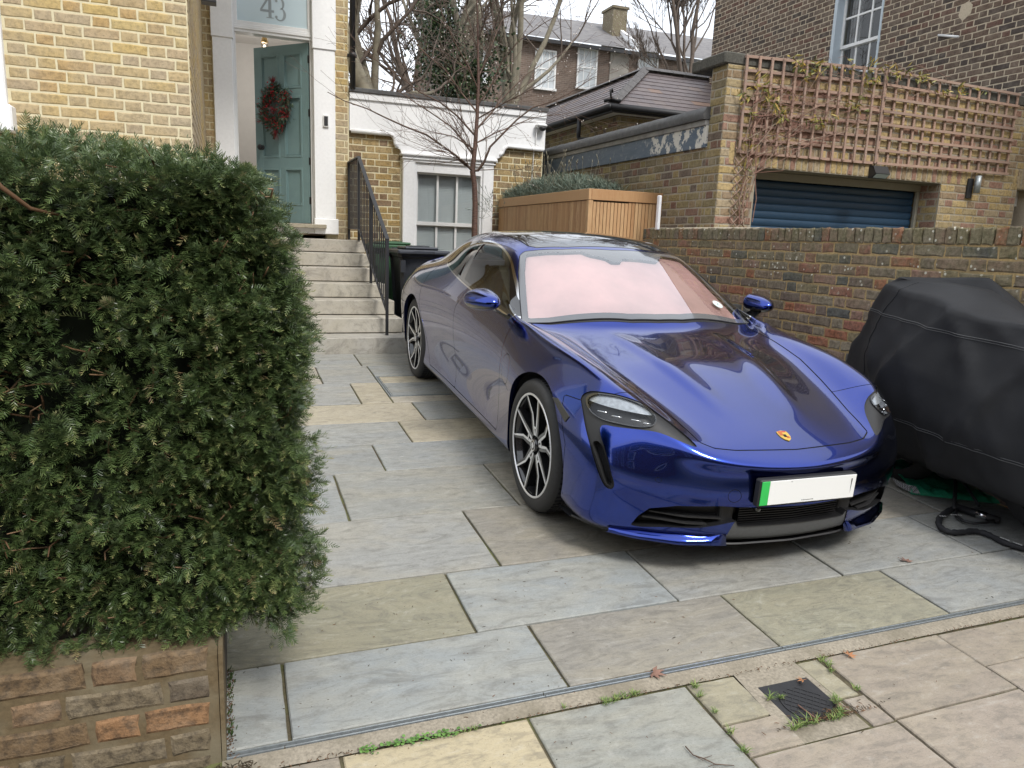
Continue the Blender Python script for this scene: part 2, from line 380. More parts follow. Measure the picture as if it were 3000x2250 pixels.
def sheet(name, x0,x1,y0,y1, dz, mat, parent=None, kind='structure', nx=1):
    mb=MB(); V=[(x,y,gz(x,y)+dz) for y in (y0,y1) for x in (x0,x1)]; mb.add(V,[(0,1,3,2)]); return link(name,mb,mat,parent,kind,fix=False)
def far_sheet():
    mb=MB(); z=lambda x,y: (gz(x,y) if y<12 else gz(x,12)+(y-12)*.0)-.045
    ys=[-60,-12,0,12,160]; xs=[-90,-20,20,120]
    V=[(x,y,z(x,max(y,-12))) for y in ys for x in xs]; n=len(xs)
    mb.add(V,[(j*n+i,j*n+i+1,(j+1)*n+i+1,(j+1)*n+i) for j in range(len(ys)-1) for i in range(n-1)]); return link('ground',mb,M['far_ground'],None,'structure',fix=False)
far_sheet()
sheet('road',-30,30,-7.0,-1.2,-.16,M['asphalt'])
drive=sheet('driveway',-.3,4.3,2.0,7.38,-.012,M['joint'])
pave=sheet('pavement',-6,12,-1.2,2.0,-.014,M['joint'])
kb=MB()
for i in range(20): kb.bbox(-9+i*.915,-9+i*.915+.905,-1.35,-1.2,-.30,-.085,.01)
kerb=link('kerb',kb,M['concrete'],None,'structure')
def paver(parent,x0,x1,y0,y1,mat,top=.0,j=.006,th=.03,seed=0,name='paving_slab'):
    r=random.Random(seed+int(x0*77+y0*991)); x0+=j;x1-=j;y0+=j*.8;y1-=j*.8; b=.004
    top+=r.uniform(-.0022,.0016); tA_,tB_=r.uniform(-.0022,.0022),r.uniform(-.003,.003)
    P=[(x0,y0),(x1,y0),(x1,y1),(x0,y1)]; cx,cy=(x0+x1)/2,(y0+y1)/2
    E=[]
    nseg=5
    for i in range(4):
        a,b_=P[i],P[(i+1)%4]
        for k in range(nseg):
            t=k/nseg; q=(a[0]+(b_[0]-a[0])*t, a[1]+(b_[1]-a[1])*t); jit=.0016
            E.append((q[0]+r.uniform(-jit,jit),q[1]+r.uniform(-jit,jit)))
    m=len(E); ins=[(x+np.sign(cx-x)*min(abs(cx-x),.004),y+np.sign(cy-y)*min(abs(cy-y),.004)) for x,y in E]
    V=[(x-cx,y-cy,gz(x,y)+top-th-gz(cx,cy)) for x,y in E]+[(x-cx,y-cy,gz(x,y)+top-.004-gz(cx,cy)+(x-cx)*tA_+(y-cy)*tB_) for x,y in E]+[(x-cx,y-cy,gz(x,y)+top-gz(cx,cy)+(x-cx)*tA_+(y-cy)*tB_) for x,y in ins]
    F=[(i,(i+1)%m,m+(i+1)%m,m+i) for i in range(m)]+[(m+i,m+(i+1)%m,2*m+(i+1)%m,2*m+i) for i in range(m)]+[tuple(range(2*m,3*m))]
    mb=MB(); mb.add(V,F); return link(name,mb,mat,parent,loc=(cx,cy,gz(cx,cy)))
ROWS=[2.055,2.445,2.912,3.527,4.168,4.643,5.112,5.585,6.210,6.840,7.365]
JN=[[-.07,.12,1.042,1.943,2.85,3.75,4.3],[-.07,.833,1.736,2.637,3.553,4.3],[-.25,.19,1.098,2.0,2.92,3.82,4.3],[-.25,.514,1.427,2.34,3.25,4.3],[-.25,.82,1.73,2.64,3.5,4.3],
    [-.25,.18,1.09,2.0,2.9,3.8,4.3],[-.25,.39,1.297,2.2,3.1,4.3],[-.25,.0,.908,1.82,2.7,3.6,4.3],[-.25,.687,1.6,2.5,3.4,4.3],[-.25,.2,1.112,2.02,2.9,3.8,4.3]]
SPEC={(0,0):'sandstone_blue',(0,1):'sandstone_blue',(0,2):'sandstone_brown',(0,3):'sandstone_olive',(1,0):'sandstone_olive',(1,1):'sandstone_blue',(3,2):'sandstone_brown',(3,1):'sandstone',(6,1):'sandstone_buff',(5,2):'sandstone_buff',(7,2):'sandstone_buff',(8,0):'sandstone_buff',(9,2):'sandstone',(2,2):'sandstone_brown',(2,4):'sandstone_brown',(1,4):'sandstone'}
for i in range(len(ROWS)-1):
    for k in range(len(JN[i])-1):
        x0,x1,y0,y1=JN[i][k],JN[i][k+1],ROWS[i],ROWS[i+1]; m=M[SPEC.get((i,k),'sandstone')]
        if i==7 and k==2: paver(drive,x0,x0+.0+.0+.25,y0+.0,y1,m,seed=i) if False else None
        if (i,k)==(7,2):                            # the slab cut round the inspection cover
            paver(drive,.908,1.155,y0,y1,m); paver(drive,1.155,1.82,y0,5.757,m); continue
        if (i,k)==(7,3): paver(drive,1.82,2.7,y0,5.757,m); paver(drive,2.02,2.7,5.757,y1,m); continue
        if (i,k)==(8,1): paver(drive,.687,1.155,y0,y1,m); paver(drive,1.155,1.6,6.44,y1,m); continue
        if (i,k)==(8,2): paver(drive,1.6,2.02,6.44,y1,m); paver(drive,2.02,2.5,y0,y1,m); continue
        paver(drive,x0,x1,y0,y1,m,seed=i)
# recessed inspection cover with stone inlay
ic=thing('inspection_cover','recessed inspection cover inlaid with grey stone, beside the rear wheel of the car','manhole cover',(1.6,6.1,gz(1.6,6.1)))
def rel(mb,root): 
    l=root.location; mb.v=[(a-l[0],b-l[1],c-l[2]) for a,b,c in mb.v]; return mb
def slope_box(mb,x0,x1,y0,y1,z0,z1,tone=0,mi=0):
    V=[(x,y,gz(x,y)+z) for z in (z0,z1) for y in (y0,y1) for x in (x0,x1)]
    mb.add(V,[(0,2,3,1),(4,5,7,6),(0,1,5,4),(1,3,7,5),(3,2,6,7),(2,0,4,6)],tone,mi)
mb=MB()
for (a,b,c,d) in [(1.158,2.017,5.760,5.772),(1.158,2.017,6.425,6.437),(1.158,1.168,5.772,6.425),(2.007,2.017,5.772,6.425),(1.176,2.0,5.780,5.788),(1.176,2.0,6.409,6.417),(1.176,1.184,5.788,6.409),(1.992,2.0,5.788,6.409)]: slope_box(mb,a,b,c,d,-.02,.001)
link('frame',rel(mb,ic),M['galv'],ic)
o=paver(None,1.186,1.99,5.79,6.19,M['sandstone'],j=.003,name='stone_inlay'); o.parent=ic; o.matrix_parent_inverse=Matrix.Translation(ic.location).inverted()
o=paver(None,1.186,1.99,6.19,6.405,M['sandstone_buff'],j=.003,name='stone_inlay'); o.parent=ic; o.matrix_parent_inverse=Matrix.Translation(ic.location).inverted()
# slot drain
dr=thing('channel_drain','galvanised twin slot drain running between the forecourt and the pavement','drain',(2,2.04,gz(2,2.04)))
for n_,(a,b) in enumerate([(2.041,2.0455),(2.0235,2.0285),(2.032,2.0345)]):
    mb=MB()
    for i in range(6):
        x0=-.06+i*1.0; slope_box(mb,x0+.002,x0+.998,a,b,-.03,.003 if n_<2 else -.006)
    link('steel_edge',rel(mb,dr),M['galv'],dr)
mb=MB(); slope_box(mb,-.06,6,2.0195,2.0520,-.05,-.011); link('channel',rel(mb,dr),M['black_metal'],dr)
# concrete haunching and the worn patch beside the stopcock cover
hm=MB(); r=random.Random(3); n_=60; V=[]
for i in range(n_+1):
    x=-.07+6.1*i/n_
    for y,dz in ((1.957+r.uniform(-.004,.004),-.006),(1.990,.0005+r.uniform(-.001,.001)),(2.0185,.002)): V.append((x,y,gz(x,y)+dz))
hm.add(V,[(3*i+j,3*i+3+j,3*i+4+j,3*i+1+j) for i in range(n_) for j in (0,1)],smooth=True)
hm.add([(x,y,gz(x,y)+z) for x,y,z in [(1.63,1.60,-.007),(1.93,1.60,-.007),(1.925,1.957,-.004),(1.65,1.957,-.004)]],[(0,1,2,3)])
link('concrete_haunching',hm,M['concrete'],pave,fix=False)
SL=[(-.62,.255,1.35,1.955,'pave_pink'),(.255,.848,1.35,1.955,'pave_cream'),(.848,1.445,1.35,1.955,'pave_grey'),(1.445,1.65,1.743,1.955,'pave_olive'),(1.445,2.045,1.35,1.60,'pave_pink'),(1.445,1.665,1.60,1.743,'pave_pink'),
    (1.925,2.03,1.743,1.955,'pave_olive'),(1.945,2.045,1.60,1.743,'pave_pink'),(2.045,2.645,1.605,1.955,'pave_pink'),(2.645,3.25,1.738,1.955,'pave_pink'),(2.645,3.25,1.35,1.738,'pave_pink'),(2.045,2.645,1.2,1.605,'pave_pink'),(3.25,3.85,1.5,1.955,'pave_pink'),(3.85,4.45,1.35,1.955,'pave_pink'),(4.45,5.2,1.35,1.955,'pave_pink')]
for i,(a,b,c,d,m) in enumerate(SL): paver(pave,a,b,c,d,M[m],top=-.004,j=.005,seed=i)
r=random.Random(2)
y=.75
for row in range(3):
    x=-2.0+.3*(row%2)
    while x<5.5: paver(pave,x,x+.6,y-.0,min(y+.6,1.35) if row==0 else y+.6,M[r.choice(['pave_pink','pave_pink','pave_grey','pave_olive'])],top=-.004,seed=row); x+=.6
    y-=.6
# stopcock cover
sc=thing('stopcock_cover','small black cast iron water cover sunk in the pavement, weeds round its edge','manhole cover',(1.80,1.765,gz(1.8,1.765)))
mb=MB(); slope_box(mb,1.690,1.905,1.668,1.872,-.03,-.0045); link('frame',rel(mb,sc),M['black_plastic'],sc)
mb=MB(); n_=40; cx,cy=1.80,1.755; ring=[(cx+.088*math.cos(2*math.pi*i/n_),cy+.088*math.sin(2*math.pi*i/n_)) for i in range(n_)]
mb.add([(x,y,gz(x,y)-.006) for x,y in ring]+[(x,y,gz(x,y)-.0015) for x,y in ring],[(i,(i+1)%n_,n_+(i+1)%n_,n_+i) for i in range(n_)]+[tuple(range(n_,2*n_))]); 
link('lid',rel(mb,sc),M['black_plastic'],sc)
mb=MB()
for a in (-1,1):
    for k in range(-4,5):
        c_=k*.022; h=math.sqrt(max(0,.08**2-c_**2)); dx,dy=math.cos(a*math.pi/4),math.sin(a*math.pi/4); nx_,ny_=-dy,dx
        p=[(cx+nx_*c_+dx*t+nx_*w,cy+ny_*c_+dy*t+ny_*w) for t,w in ((-h,-.0013),(h,-.0013),(h,.0013),(-h,.0013))]
        mb.add([(x,y,gz(x,y)-.0018) for x,y in p]+[(x,y,gz(x,y)+.0006+(.0002 if a>0 else 0)) for x,y in p],[(0,1,5,4),(1,2,6,5),(2,3,7,6),(3,0,4,7),(4,5,6,7)])
link('cross_ribs',rel(mb,sc),M['black_plastic'],sc)
# ------------------------------------------------------------------ number 43: the house
PI=math.pi
def quadlist(): return MB()
house=thing('brick_house','buff brick house with white door surround and number 43 over an open door','house',(0,6.3,0))
house.location=(0,0,0)
wl_=slab_wall('wall',house,-5.0,-.245,6.3012,6.5,-.2,7.2,M['mortar_cream'],holes=[(-3.4,-1.52,2.36,4.6)])
B=Bricks(M['brick_house'],300,.0022)
def vis_house(w): return w[2]>2.28
B.wall(wl_,(-5.0,6.30,.06),0,4.76,.03,7.0,ch=.0787,sl=.2363,holes=[(3.40,3.575,2.30,4.6),(1.6,3.575,2.36,4.6)],prio=vis_house,zig=1)
# side return and the recessed entrance bay
wr=slab_wall('wall',house,-.44,-.245,6.5,10.2,-.2,7.2,M['mortar_cream'],axis='y')
B2=Bricks(M['brick_ext'],60,.002)
B.wall(wr,(-.241,6.31,.06),PI/2,3.89,1.4,4.6,ch=.0787,sl=.2363,prio=lambda w:False)
wd=slab_wall('wall',house,-.245,1.492,10.2012,10.4,-.2,7.2,M['mortar_cream'],holes=[(-.02,1.2,1.2,5.4)])
B.wall(wd,(-.245,10.20,.06),0,1.735,1.5,5.0,ch=.085,sl=.225,holes=[(.115,1.555,1.0,5.5)],prio=lambda w:w[2]>2.4 or w[0]>1)
B.mat=M['brick_house']; B.done()
# return of the house towards the extension and roof slab (keeps the sky out of the hall)
mb=MB(); mb.box(1.30,1.490,10.4,14,-.2,7.2); mb.box(-5,-4.8,6.5,14,-.2,7.2); mb.box(-4.8,1.30,13.8,14,-.2,7.2); mb.box(-4.8,1.3,6.5,13.8,6.9,7.1); link('rear_walls',mb,M['brick_ext'],house)
# hall
mb=MB(); mb.box(-.02,1.2,10.41,13.5,1.60,1.70,0,1)
mb.box(-.12,-.02,10.41,13.5,1.6,4.6); mb.box(1.2,1.29,10.41,13.5,1.6,4.6); mb.box(-.12,1.29,13.5,13.6,1.6,4.6); mb.box(-.12,1.29,10.41,13.6,4.6,4.7)
hall=link('hall',mb,[flat('hall_paint',(.72,.70,.67),.7,.03,8),flat('hall_floor',(.30,.22,.14),.4,.2,6)],house)
mb=MB(); mb.box(-.018,.004,10.95,11.05,1.7,4.05); mb.box(-.018,.004,12.0,12.1,1.7,4.05); mb.box(-.018,.004,11.05,12.0,3.95,4.05); mb.box(-.012,-.001,11.07,11.98,1.71,3.94)
mb.box(-.018,.0,10.42,10.94,1.7,1.88); link('inner_door_frame',mb,M['white_gloss'],house)
# stucco surround: pilasters with raised upper blocks, plinths
def pil(x0,x1):
    mb=MB(); mb.bbox(x0,x1,10.135,10.2,1.82,3.90,.006); mb.bbox(x0-.012,x1+.012,10.118,10.2,3.90,5.6,.006); mb.bbox(x0-.012,x1+.03,10.115,10.2,1.62,1.82,.008)
    o=link('pilaster',mb,M['white'],house); return o
pil(-.133,.092); pil(1.045,1.312)
mb=MB(); mb.bbox(.092,1.045,10.16,10.24,1.62,1.735,.006); link('door_plinth',mb,M['white'],house)
mb=MB(); mb.bbox(.0,1.18,10.05,10.30,1.690,1.742,.006); link('door_sill',mb,M['sandstone_buff'],house)
mb=MB()
mb.bbox(.070,.118,10.20,10.36,1.735,5.5,.004); mb.bbox(1.030,1.075,10.20,10.36,1.735,5.5,.004)
mb.bbox(.118,1.030,10.22,10.36,4.005,4.105,.004); mb.bbox(.118,1.030,10.205,10.22,4.04,4.075,.003)
mb.bbox(.118,.135,10.24,10.30,1.735,4.005,.003); mb.bbox(1.012,1.030,10.24,10.30,1.735,4.005,.003)
mb.bbox(.118,.160,10.23,10.30,4.105,5.5,.003); mb.bbox(.990,1.030,10.23,10.30,4.105,5.5,.003); mb.bbox(.16,.99,10.23,10.30,4.105,4.14,.003); mb.bbox(.07,1.075,10.2,10.36,5.5,5.6,.003)
link('door_frame',mb,M['white_gloss'],house)
t=NT('frosted_glass'); t.p(color=(.50,.62,.66),rough=.25,spec=.6,coat=.6,coatr=.05); M['frost']=t.m
mb=MB(); mb.box(.16,.99,10.262,10.270,4.14,5.5); fl=link('fanlight',mb,M['frost'],house)
# numerals 43
M['numeral']=flat('clear_numeral',(.27,.31,.32),.3,.04,20)
def poly_plate(mb,pts,x0,z0,s,y,th=.002):
    n=len(pts); V=[(x0+a*s,y,z0+b*s) for a,b in pts]+[(x0+a*s,y+th,z0+b*s) for a,b in pts]
    mb.add(V,[tuple(range(n)),tuple(range(n,2*n))[::-1]]+[(i,n+i,n+(i+1)%n,(i+1)%n) for i in range(n)])
mb=MB(); s=.255; zx=4.215
# 4: stem, bar, diagonal, serif
for pts in ([(.40,.0),(.54,.0),(.54,1.),(.40,1.)],[(.02,.26),(.40,.26),(.40,.37),(.02,.37)],[(.54,.26),(.66,.26),(.66,.37),(.54,.37)],[(.02,.37),(.12,.37),(.52,1.0),(.40,1.0)],[(.30,-.0),(.40,-.0),(.40,.035),(.30,.035)],[(.54,-.0),(.64,-.0),(.64,.035),(.54,.035)]): poly_plate(mb,pts,.425,zx,s,10.259)
def arc(cx,cy,r0x,r0y,a0,a1,w0,w1,n=22):
    L=[]
    for i in range(n):
        a=math.radians(a0+(a1-a0)*i/n); b=math.radians(a0+(a1-a0)*(i+1)/n)
        def wd(t): return w0+(w1-w0)*math.sin(math.pi*min(1,max(0,t)))
        A=wd(i/n);Bw=wd((i+1)/n)
        L.append([(cx+r0x*math.cos(a),cy+r0y*math.sin(a)),(cx+r0x*math.cos(b),cy+r0y*math.sin(b)),(cx+(r0x-Bw)*math.cos(b),cy+(r0y-Bw*.5)*math.sin(b)),(cx+(r0x-A)*math.cos(a),cy+(r0y-A*.5)*math.sin(a))])
    return L
for pts in arc(.26,.27,.27,.30,-150,88,.04,.13)+arc(.24,.75,.22,.27,-88,150,.04,.11): poly_plate(mb,pts,.60,zx-.012,s,10.259)
for c in ((.075,.14),(.085,.86)): poly_plate(mb,[(c[0]+.06*math.cos(k*PI/6),c[1]+.06*math.sin(k*PI/6)) for k in range(12)],.60,zx-.012,s,10.2575)
link('number_43',mb,M['numeral'],fl)
# door leaf, swung inwards
dh=(1.012,10.31,1.752); ang=math.atan2(10.99-10.31,.375-1.012)
leaf=thing('x','x','x'); bpy.data.objects.remove(leaf)
Md=Matrix.Translation(dh)@Matrix.Rotation(ang,4,'Z')
M['door']=flat('blue_green_door_paint',(.205,.315,.32),.38,.05,10)
W_,H_=.925,2.245; mb=MB()
def dbox(mb_,x0,x1,y0,y1,z0,z1,b=.0015): mb_.bbox(x0,x1,y0,y1,z0,z1,b,M=Md)
# stiles, rails (the face seen from outside is local +y side)
rails=[(0,.24),(.70,.86),(1.60,1.72),(2.13,H_)]
fr=MB()
for a,b in ((0,.125),(W_-.125,W_)): dbox(fr,a,b,-.022,.022,0,H_)
for a,b in rails: dbox(fr,.125,W_-.125,-.022,.022,a,b)
for a,b in zip(rails[:-1],rails[1:]): dbox(fr,W_/2-.05,W_/2+.05,-.022,.022,a[1],b[0])
for a,b in zip(rails[:-1],rails[1:]):
    for c,d in ((.125,W_/2-.05),(W_/2+.05,W_-.125)): dbox(fr,c,d,-.006,.006,a[1],b[0],.0005)
door=link('door',fr,M['door'],house)
pm=MB()
for a,b in zip(rails[:-1],rails[1:]):
    for c,d in ((.125,W_/2-.05),(W_/2+.05,W_-.125)):
        z0,z1=a[1],b[0]
        for i,(g,w,pr) in enumerate(((-.012,.028,.027),(.020,.010,.018))):
            for sgn in (1,-1):
                ya,yb=(.007,pr) if sgn>0 else (-pr,-.007)
                dbox(pm,c+g,c+g+w,ya,yb,z0+g,z1-g); dbox(pm,d-g-w,d-g,ya,yb,z0+g,z1-g); dbox(pm,c+g+w,d-g-w,ya,yb,z0+g,z0+g+w); dbox(pm,c+g+w,d-g-w,ya,yb,z1-g-w,z1-g)
link('panel_moulding',pm,M['door'],door)
mb=MB(); mb.lathe([(0,.0),(.030,.0),(.030,.006),(.012,.010),(.012,.035),(.034,.045),(.038,.06),(.030,.075),(0,.08)],20,M=Md@Matrix.Translation((.80,.022,.98))@Matrix.Rotation(-PI/2,4,'X'))
M['brass']=flat('aged_brass',(.45,.31,.13),.35,.1,40,metal=1)
link('door_knob',mb,M['black_metal'],door)
mb=MB()
for z in (.25,.75,1.35,2.0): dbox(mb,-.012,.006,.0,.028,z,z+.09,.002)
link('hinge',mb,M['black_metal'],door)
# pendant lantern in the hall
ln=thing('hall_lantern','small brass lantern hanging in the white hall above the open door','lantern',(.52,11.3,4.1))
mb=MB(); mb.tube([(0,0,.5),(0,0,.16)],.004,6); link('chain',mb,M['brass'],ln)
mb=MB(); mb.lathe([(.004,.17),(.02,.15),(.045,.08),(.05,.07),(.05,.06),(.0,.06)],12); mb.lathe([(.0,-.09),(.03,-.08),(.035,-.06),(.0,-.055)],12)
for k in range(4): a=k*PI/2; mb.tube([(.035*math.cos(a),.035*math.sin(a),-.06),(.045*math.cos(a),.045*math.sin(a),.065)],.004,5)
link('cage',mb,M['brass'],ln)
t=NT('bulb'); t.p(color=(.9,.85,.75)); t.b.inputs['Emission Color'].default_value=(1,.85,.6,1); t.b.inputs['Emission Strength'].default_value=2.5; mb=MB(); mb.lathe([(0,-.03),(.016,-.02),(.018,0),(.008,.03),(0,.04)],10); link('bulb',mb,t.m,ln)
lt=bpy.data.lights.new('hall_fill','POINT'); lt.energy=10; lt.color=(1,.96,.92); lt.shadow_soft_size=.12; lo=bpy.data.objects.new('hall_fill',lt); COL.objects.link(lo); lo.location=(.5,11.9,3.9)  # point light added, set back from the lantern, to brighten the hall
# wreath on the door
wr_=thing('christmas_wreath','round pine and red berry wreath hanging on the blue green front door','wreath',tuple(Md@Vector((.50,.05,1.47))))
def rnd_needles(mb,c,d,n,L,w,r,spread=.5,tone=0):
    d=np.array(d,float); d/=np.linalg.norm(d)
    for _ in range(n):
        q=d+np.array([r.gauss(0,spread),r.gauss(0,spread),r.gauss(0,spread)]); q/=np.linalg.norm(q); s_=np.cross(q,[r.gauss(0,1) for _ in range(3)]); s_/=np.linalg.norm(s_)+1e-9
        l=L*r.uniform(.6,1.1); c_=np.array(c,float); mid=c_+q*l*.5
        mb.add([c_-s_*w*.3,mid-s_*w,c_+q*l,mid+s_*w],[(0,1,2,3)],r.random())
RW=random.Random(21); nv=Vector((math.sin(ang)*-1,math.cos(ang),0)); tv=Vector((math.cos(ang),math.sin(ang),0))
Rm=np.array([[tv[0],nv[0],0],[tv[1],nv[1],0],[0,0,1]])
g=MB(); rd=MB(); be=MB(); br=MB()
for i in range(900):
    a=RW.uniform(0,2*PI); rr_=.185+RW.gauss(0,.045); c=np.array([rr_*.95*math.cos(a),RW.uniform(0,.09),rr_*1.12*math.sin(a)])
    tdir=np.array([-math.sin(a)*RW.choice([1,1,-.4])+RW.gauss(0,.35)+math.cos(a)*.5,RW.uniform(-.1,.5),math.cos(a)+RW.gauss(0,.35)+math.sin(a)*.5-.25])
    rnd_needles(g if i%8 else rd,Rm@c,Rm@tdir,5 if i%8 else 4,.075,.0028 if i%3 else .006,RW,.28)
for i in range(160):
    a=RW.choice([1.6,2.6,.9,3.6,4.4,5.3,.2])+RW.gauss(0,.22); rr_=.18+RW.gauss(0,.05); c=Rm@np.array([rr_*math.cos(a),.07+RW.uniform(0,.05),rr_*1.1*math.sin(a)])
    q=.0085; V=[c+np.array(v)*q for v in ((1,0,0),(-1,0,0),(0,1,0),(0,-1,0),(0,0,1),(0,0,-1))]; be.add(V,[(0,2,4),(2,1,4),(1,3,4),(3,0,4),(2,0,5),(1,2,5),(3,1,5),(0,3,5)],RW.random())
for (x,z) in ((.02,.30),(-.20,-.10),(.24,-.16),(.0,-.02),(-.03,-.33)): 
    for k in range(8): rnd_needles(rd,Rm@np.array([x,.05,z]),Rm@np.array([RW.gauss(0,.5),.3,1 if z>0 else -.4+RW.random()]),5,.10,.003,RW,.4)
br.tube([Rm@np.array([.19*math.cos(a*PI/12),.03,.21*math.sin(a*PI/12)]) for a in range(25)],.02,6)
br.tube([Rm@np.array([.0,.03,-.22]),Rm@np.array([.03,.05,-.40])],.016,6)
def mat_leaf(name,stops,rough=.5,spec=.4,trans=0.0):
    t=NT(name); tn=t.tone(); t.p(color=t.ramp(tn,stops),rough=rough,spec=spec)
    return t.m
M['pine']=mat_leaf('pine_needles',[(0,(.02,.045,.03)),(.5,(.045,.085,.055)),(1,(.10,.14,.08))])
M['red_leaf']=mat_leaf('red_foliage',[(0,(.12,.015,.02)),(1,(.35,.03,.04))]); M['berry']=mat_leaf('red_berries',[(0,(.30,.01,.02)),(1,(.5,.03,.04))],.25)
M['twig']=flat('brown_twig',(.10,.065,.045),.85,.3,40)
link('foliage',g,M['pine'],wr_,'stuff',fix=False); link('red_sprays',rd,M['red_leaf'],wr_,'stuff',fix=False); link('berries',be,M['berry'],wr_,'stuff',fix=False); link('ring',br,M['twig'],wr_)
# doorbell, downpipe, lantern, window on the far left
db=thing('video_doorbell','slim white video doorbell with a black face on the right hand pilaster','doorbell',(1.19,10.13,3.04))
mb=MB(); mb.bbox(-.036,.036,-.02,.004,-.075,.075,.006); link('housing',mb,M['white_gloss'],db)
mb=MB(); mb.bbox(-.024,.024,-.027,-.0205,-.058,.058,.003); link('face',mb,M['black_plastic'],db)
dp=thing('drain_pipe','black cast iron downpipe at the corner between the house and the white parapet','pipe',(1.535,10.15,3.5))
mb=MB(); mb.tube([(0,0,-.02),(0,0,4)],.036,12); link('pipe',mb,M['black_metal'],dp)
mb=MB(); mb.lathe([(.036,0),(.045,0),(.045,.06),(.036,.06)],12,M=Matrix.Translation((0,0,.35))); mb.bbox(-.06,.06,.03,.05,.36,.40,.002); link('collar',mb,M['black_metal'],dp)
wlm=thing('wall_lantern','black framed wall lantern with pale glass at the corner beside the entrance','wall lamp',(-.10,6.62,3.36))
mb=MB(); mb.bbox(-.055,.055,-.06,.06,-.02,.0,.003)
for a in (-1,1):
    for b in (-1,1): mb.box(.048*a-.006,.048*a+.006,.052*b-.006,.052*b+.006,0,.34)
mb.bbox(-.06,.06,-.065,.065,.34,.37,.003); mb.box(-.14,-.05,-.01,.01,.36,.38); link('lantern_frame',mb,M['black_metal'],wlm)
mb=MB(); mb.box(-.04,.04,-.044,.044,.002,.338); link('lantern_glass',mb,M['frost'],wlm)
sw=thing('stucco_window','white stucco surround and sill of a window cut by the left edge of the photo','window',(-1.5,6.3,2.4))
mb=MB(); mb.bbox(-.06,.085,-.05,0.02,.01,2.2,.01); link('surround',mb,M['white'],sw)
mb=MB(); mb.bbox(-1.9,.125,-.12,0.03,-.17,.01,.012); link('sill',mb,M['white'],sw)
mb=MB(); mb.box(-1.9,-.06,.12,.13,.01,2.2); link('pane',mb,M['frost'],sw)

# ------------------------------------------------------------------ side extension with the white parapet
ext=thing('side_extension','low brick side extension with a white painted parapet and a dark coping','extension')
EW=4.27; we=slab_wall('wall',ext,1.50,EW,10.2512,10.45,-.2,3.30,M['mortar_cream'],holes=[(2.35,3.36,1.15,2.6)])
EB=Bricks(M['brick_ext'],300,.002)
EB.wall(we,(1.50,10.25,.04),0,EW-1.50,.6,3.02,ch=.0865,sl=.232,holes=[(.70,1.99,.9,3.1)],prio=lambda w:w[2]>1.3); EB.done()
# parapet with quarter round ears either side of the window head
def ear(cx,cz,r,a0,a1,n=8): return [(cx+r*math.cos(math.radians(a0+(a1-a0)*i/n)),cz+r*math.sin(math.radians(a0+(a1-a0)*i/n))) for i in range(n+1)]
out=[(1.50,3.44),(1.50,2.965)]+[(2.02,2.965)]+ear(2.02,2.885,.08,90,0,6)[1:]+ear(2.17,2.85,.07,180,270,4)+[(2.20,2.70),(3.56,2.70)]+ear(3.55,2.83,.07,270,360,4)+ear(3.73,2.84,.10,180,90,6)+[(EW,2.93),(EW,3.44)]
mb=MB(); mb.prism([(x,10.19,z) for x,z in out],(0,.11,0)); link('parapet',mb,M['white'],ext)
mb=MB()
pts=[(1.52,2.965),(2.02,2.965)]+ear(2.02,2.885,.08,90,0,6)[1:]+[(2.105,2.85),(2.13,2.80)]
pts2=[(3.60,2.80),(3.62,2.84)]+ear(3.73,2.84,.10,180,90,6)+[(EW-.02,2.93)]
for P_ in (pts,pts2): mb.tube([(x,10.195,z-.004) for x,z in P_],.028,8)
mb.bbox(1.5,EW,10.165,10.19,3.355,3.44,.006); link('moulding',mb,M['white'],ext)
mb=MB(); mb.bbox(1.49,EW+.02,10.145,10.6,3.44,3.495,.006); link('coping',mb,M['dark_lead'],ext)
mb=MB(); mb.box(1.5,EW,10.45,14,3.2,3.3); mb.box(EW-.1,EW,10.45,14,0,3.2); link('roof',mb,M['dark_lead'],ext)
wn_=link('window_surround',(lambda m:(m.bbox(2.205,2.375,10.16,10.25,1.0,2.62,.008),m.bbox(3.345,3.50,10.16,10.25,1.0,2.62,.008),m.bbox(2.205,3.50,10.16,10.25,2.62,2.70,.008),m.bbox(2.17,3.54,10.12,10.25,2.70,2.735,.01),m.bbox(2.19,3.52,10.14,10.25,2.655,2.675,.008),m.bbox(2.375,2.405,10.19,10.30,1.1,2.62,.003),m.bbox(3.315,3.345,10.19,10.30,1.1,2.62,.003),m.bbox(2.405,3.315,10.19,10.28,2.50,2.62,.003),m)[-1])(MB()),M['white'],ext)
t=NT('window_glass'); lw=t.n.new('ShaderNodeLayerWeight'); lw.inputs[0].default_value=.5
gl=t.n.new('ShaderNodeBsdfGlossy'); gl.inputs[1].default_value=.015; tr=t.n.new('ShaderNodeBsdfTransparent'); tr.inputs[0].default_value=(.82,.86,.86,1); ms=t.n.new('ShaderNodeMixShader')
t.l.new(t.math('ADD',t.math('MULTIPLY',t.math('POWER',lw.outputs['Facing'],5.0),.9),.08,clamp=True),ms.inputs[0]); t.l.new(tr.outputs[0],ms.inputs[1]); t.l.new(gl.outputs[0],ms.inputs[2]); t.l.new(ms.outputs[0],t.out.inputs[0]); M['glass']=t.m
sash=thing('sash_window','white sash window with twelve panes and closed white blinds behind the small tree','window',(2.86,10.27,1.1))
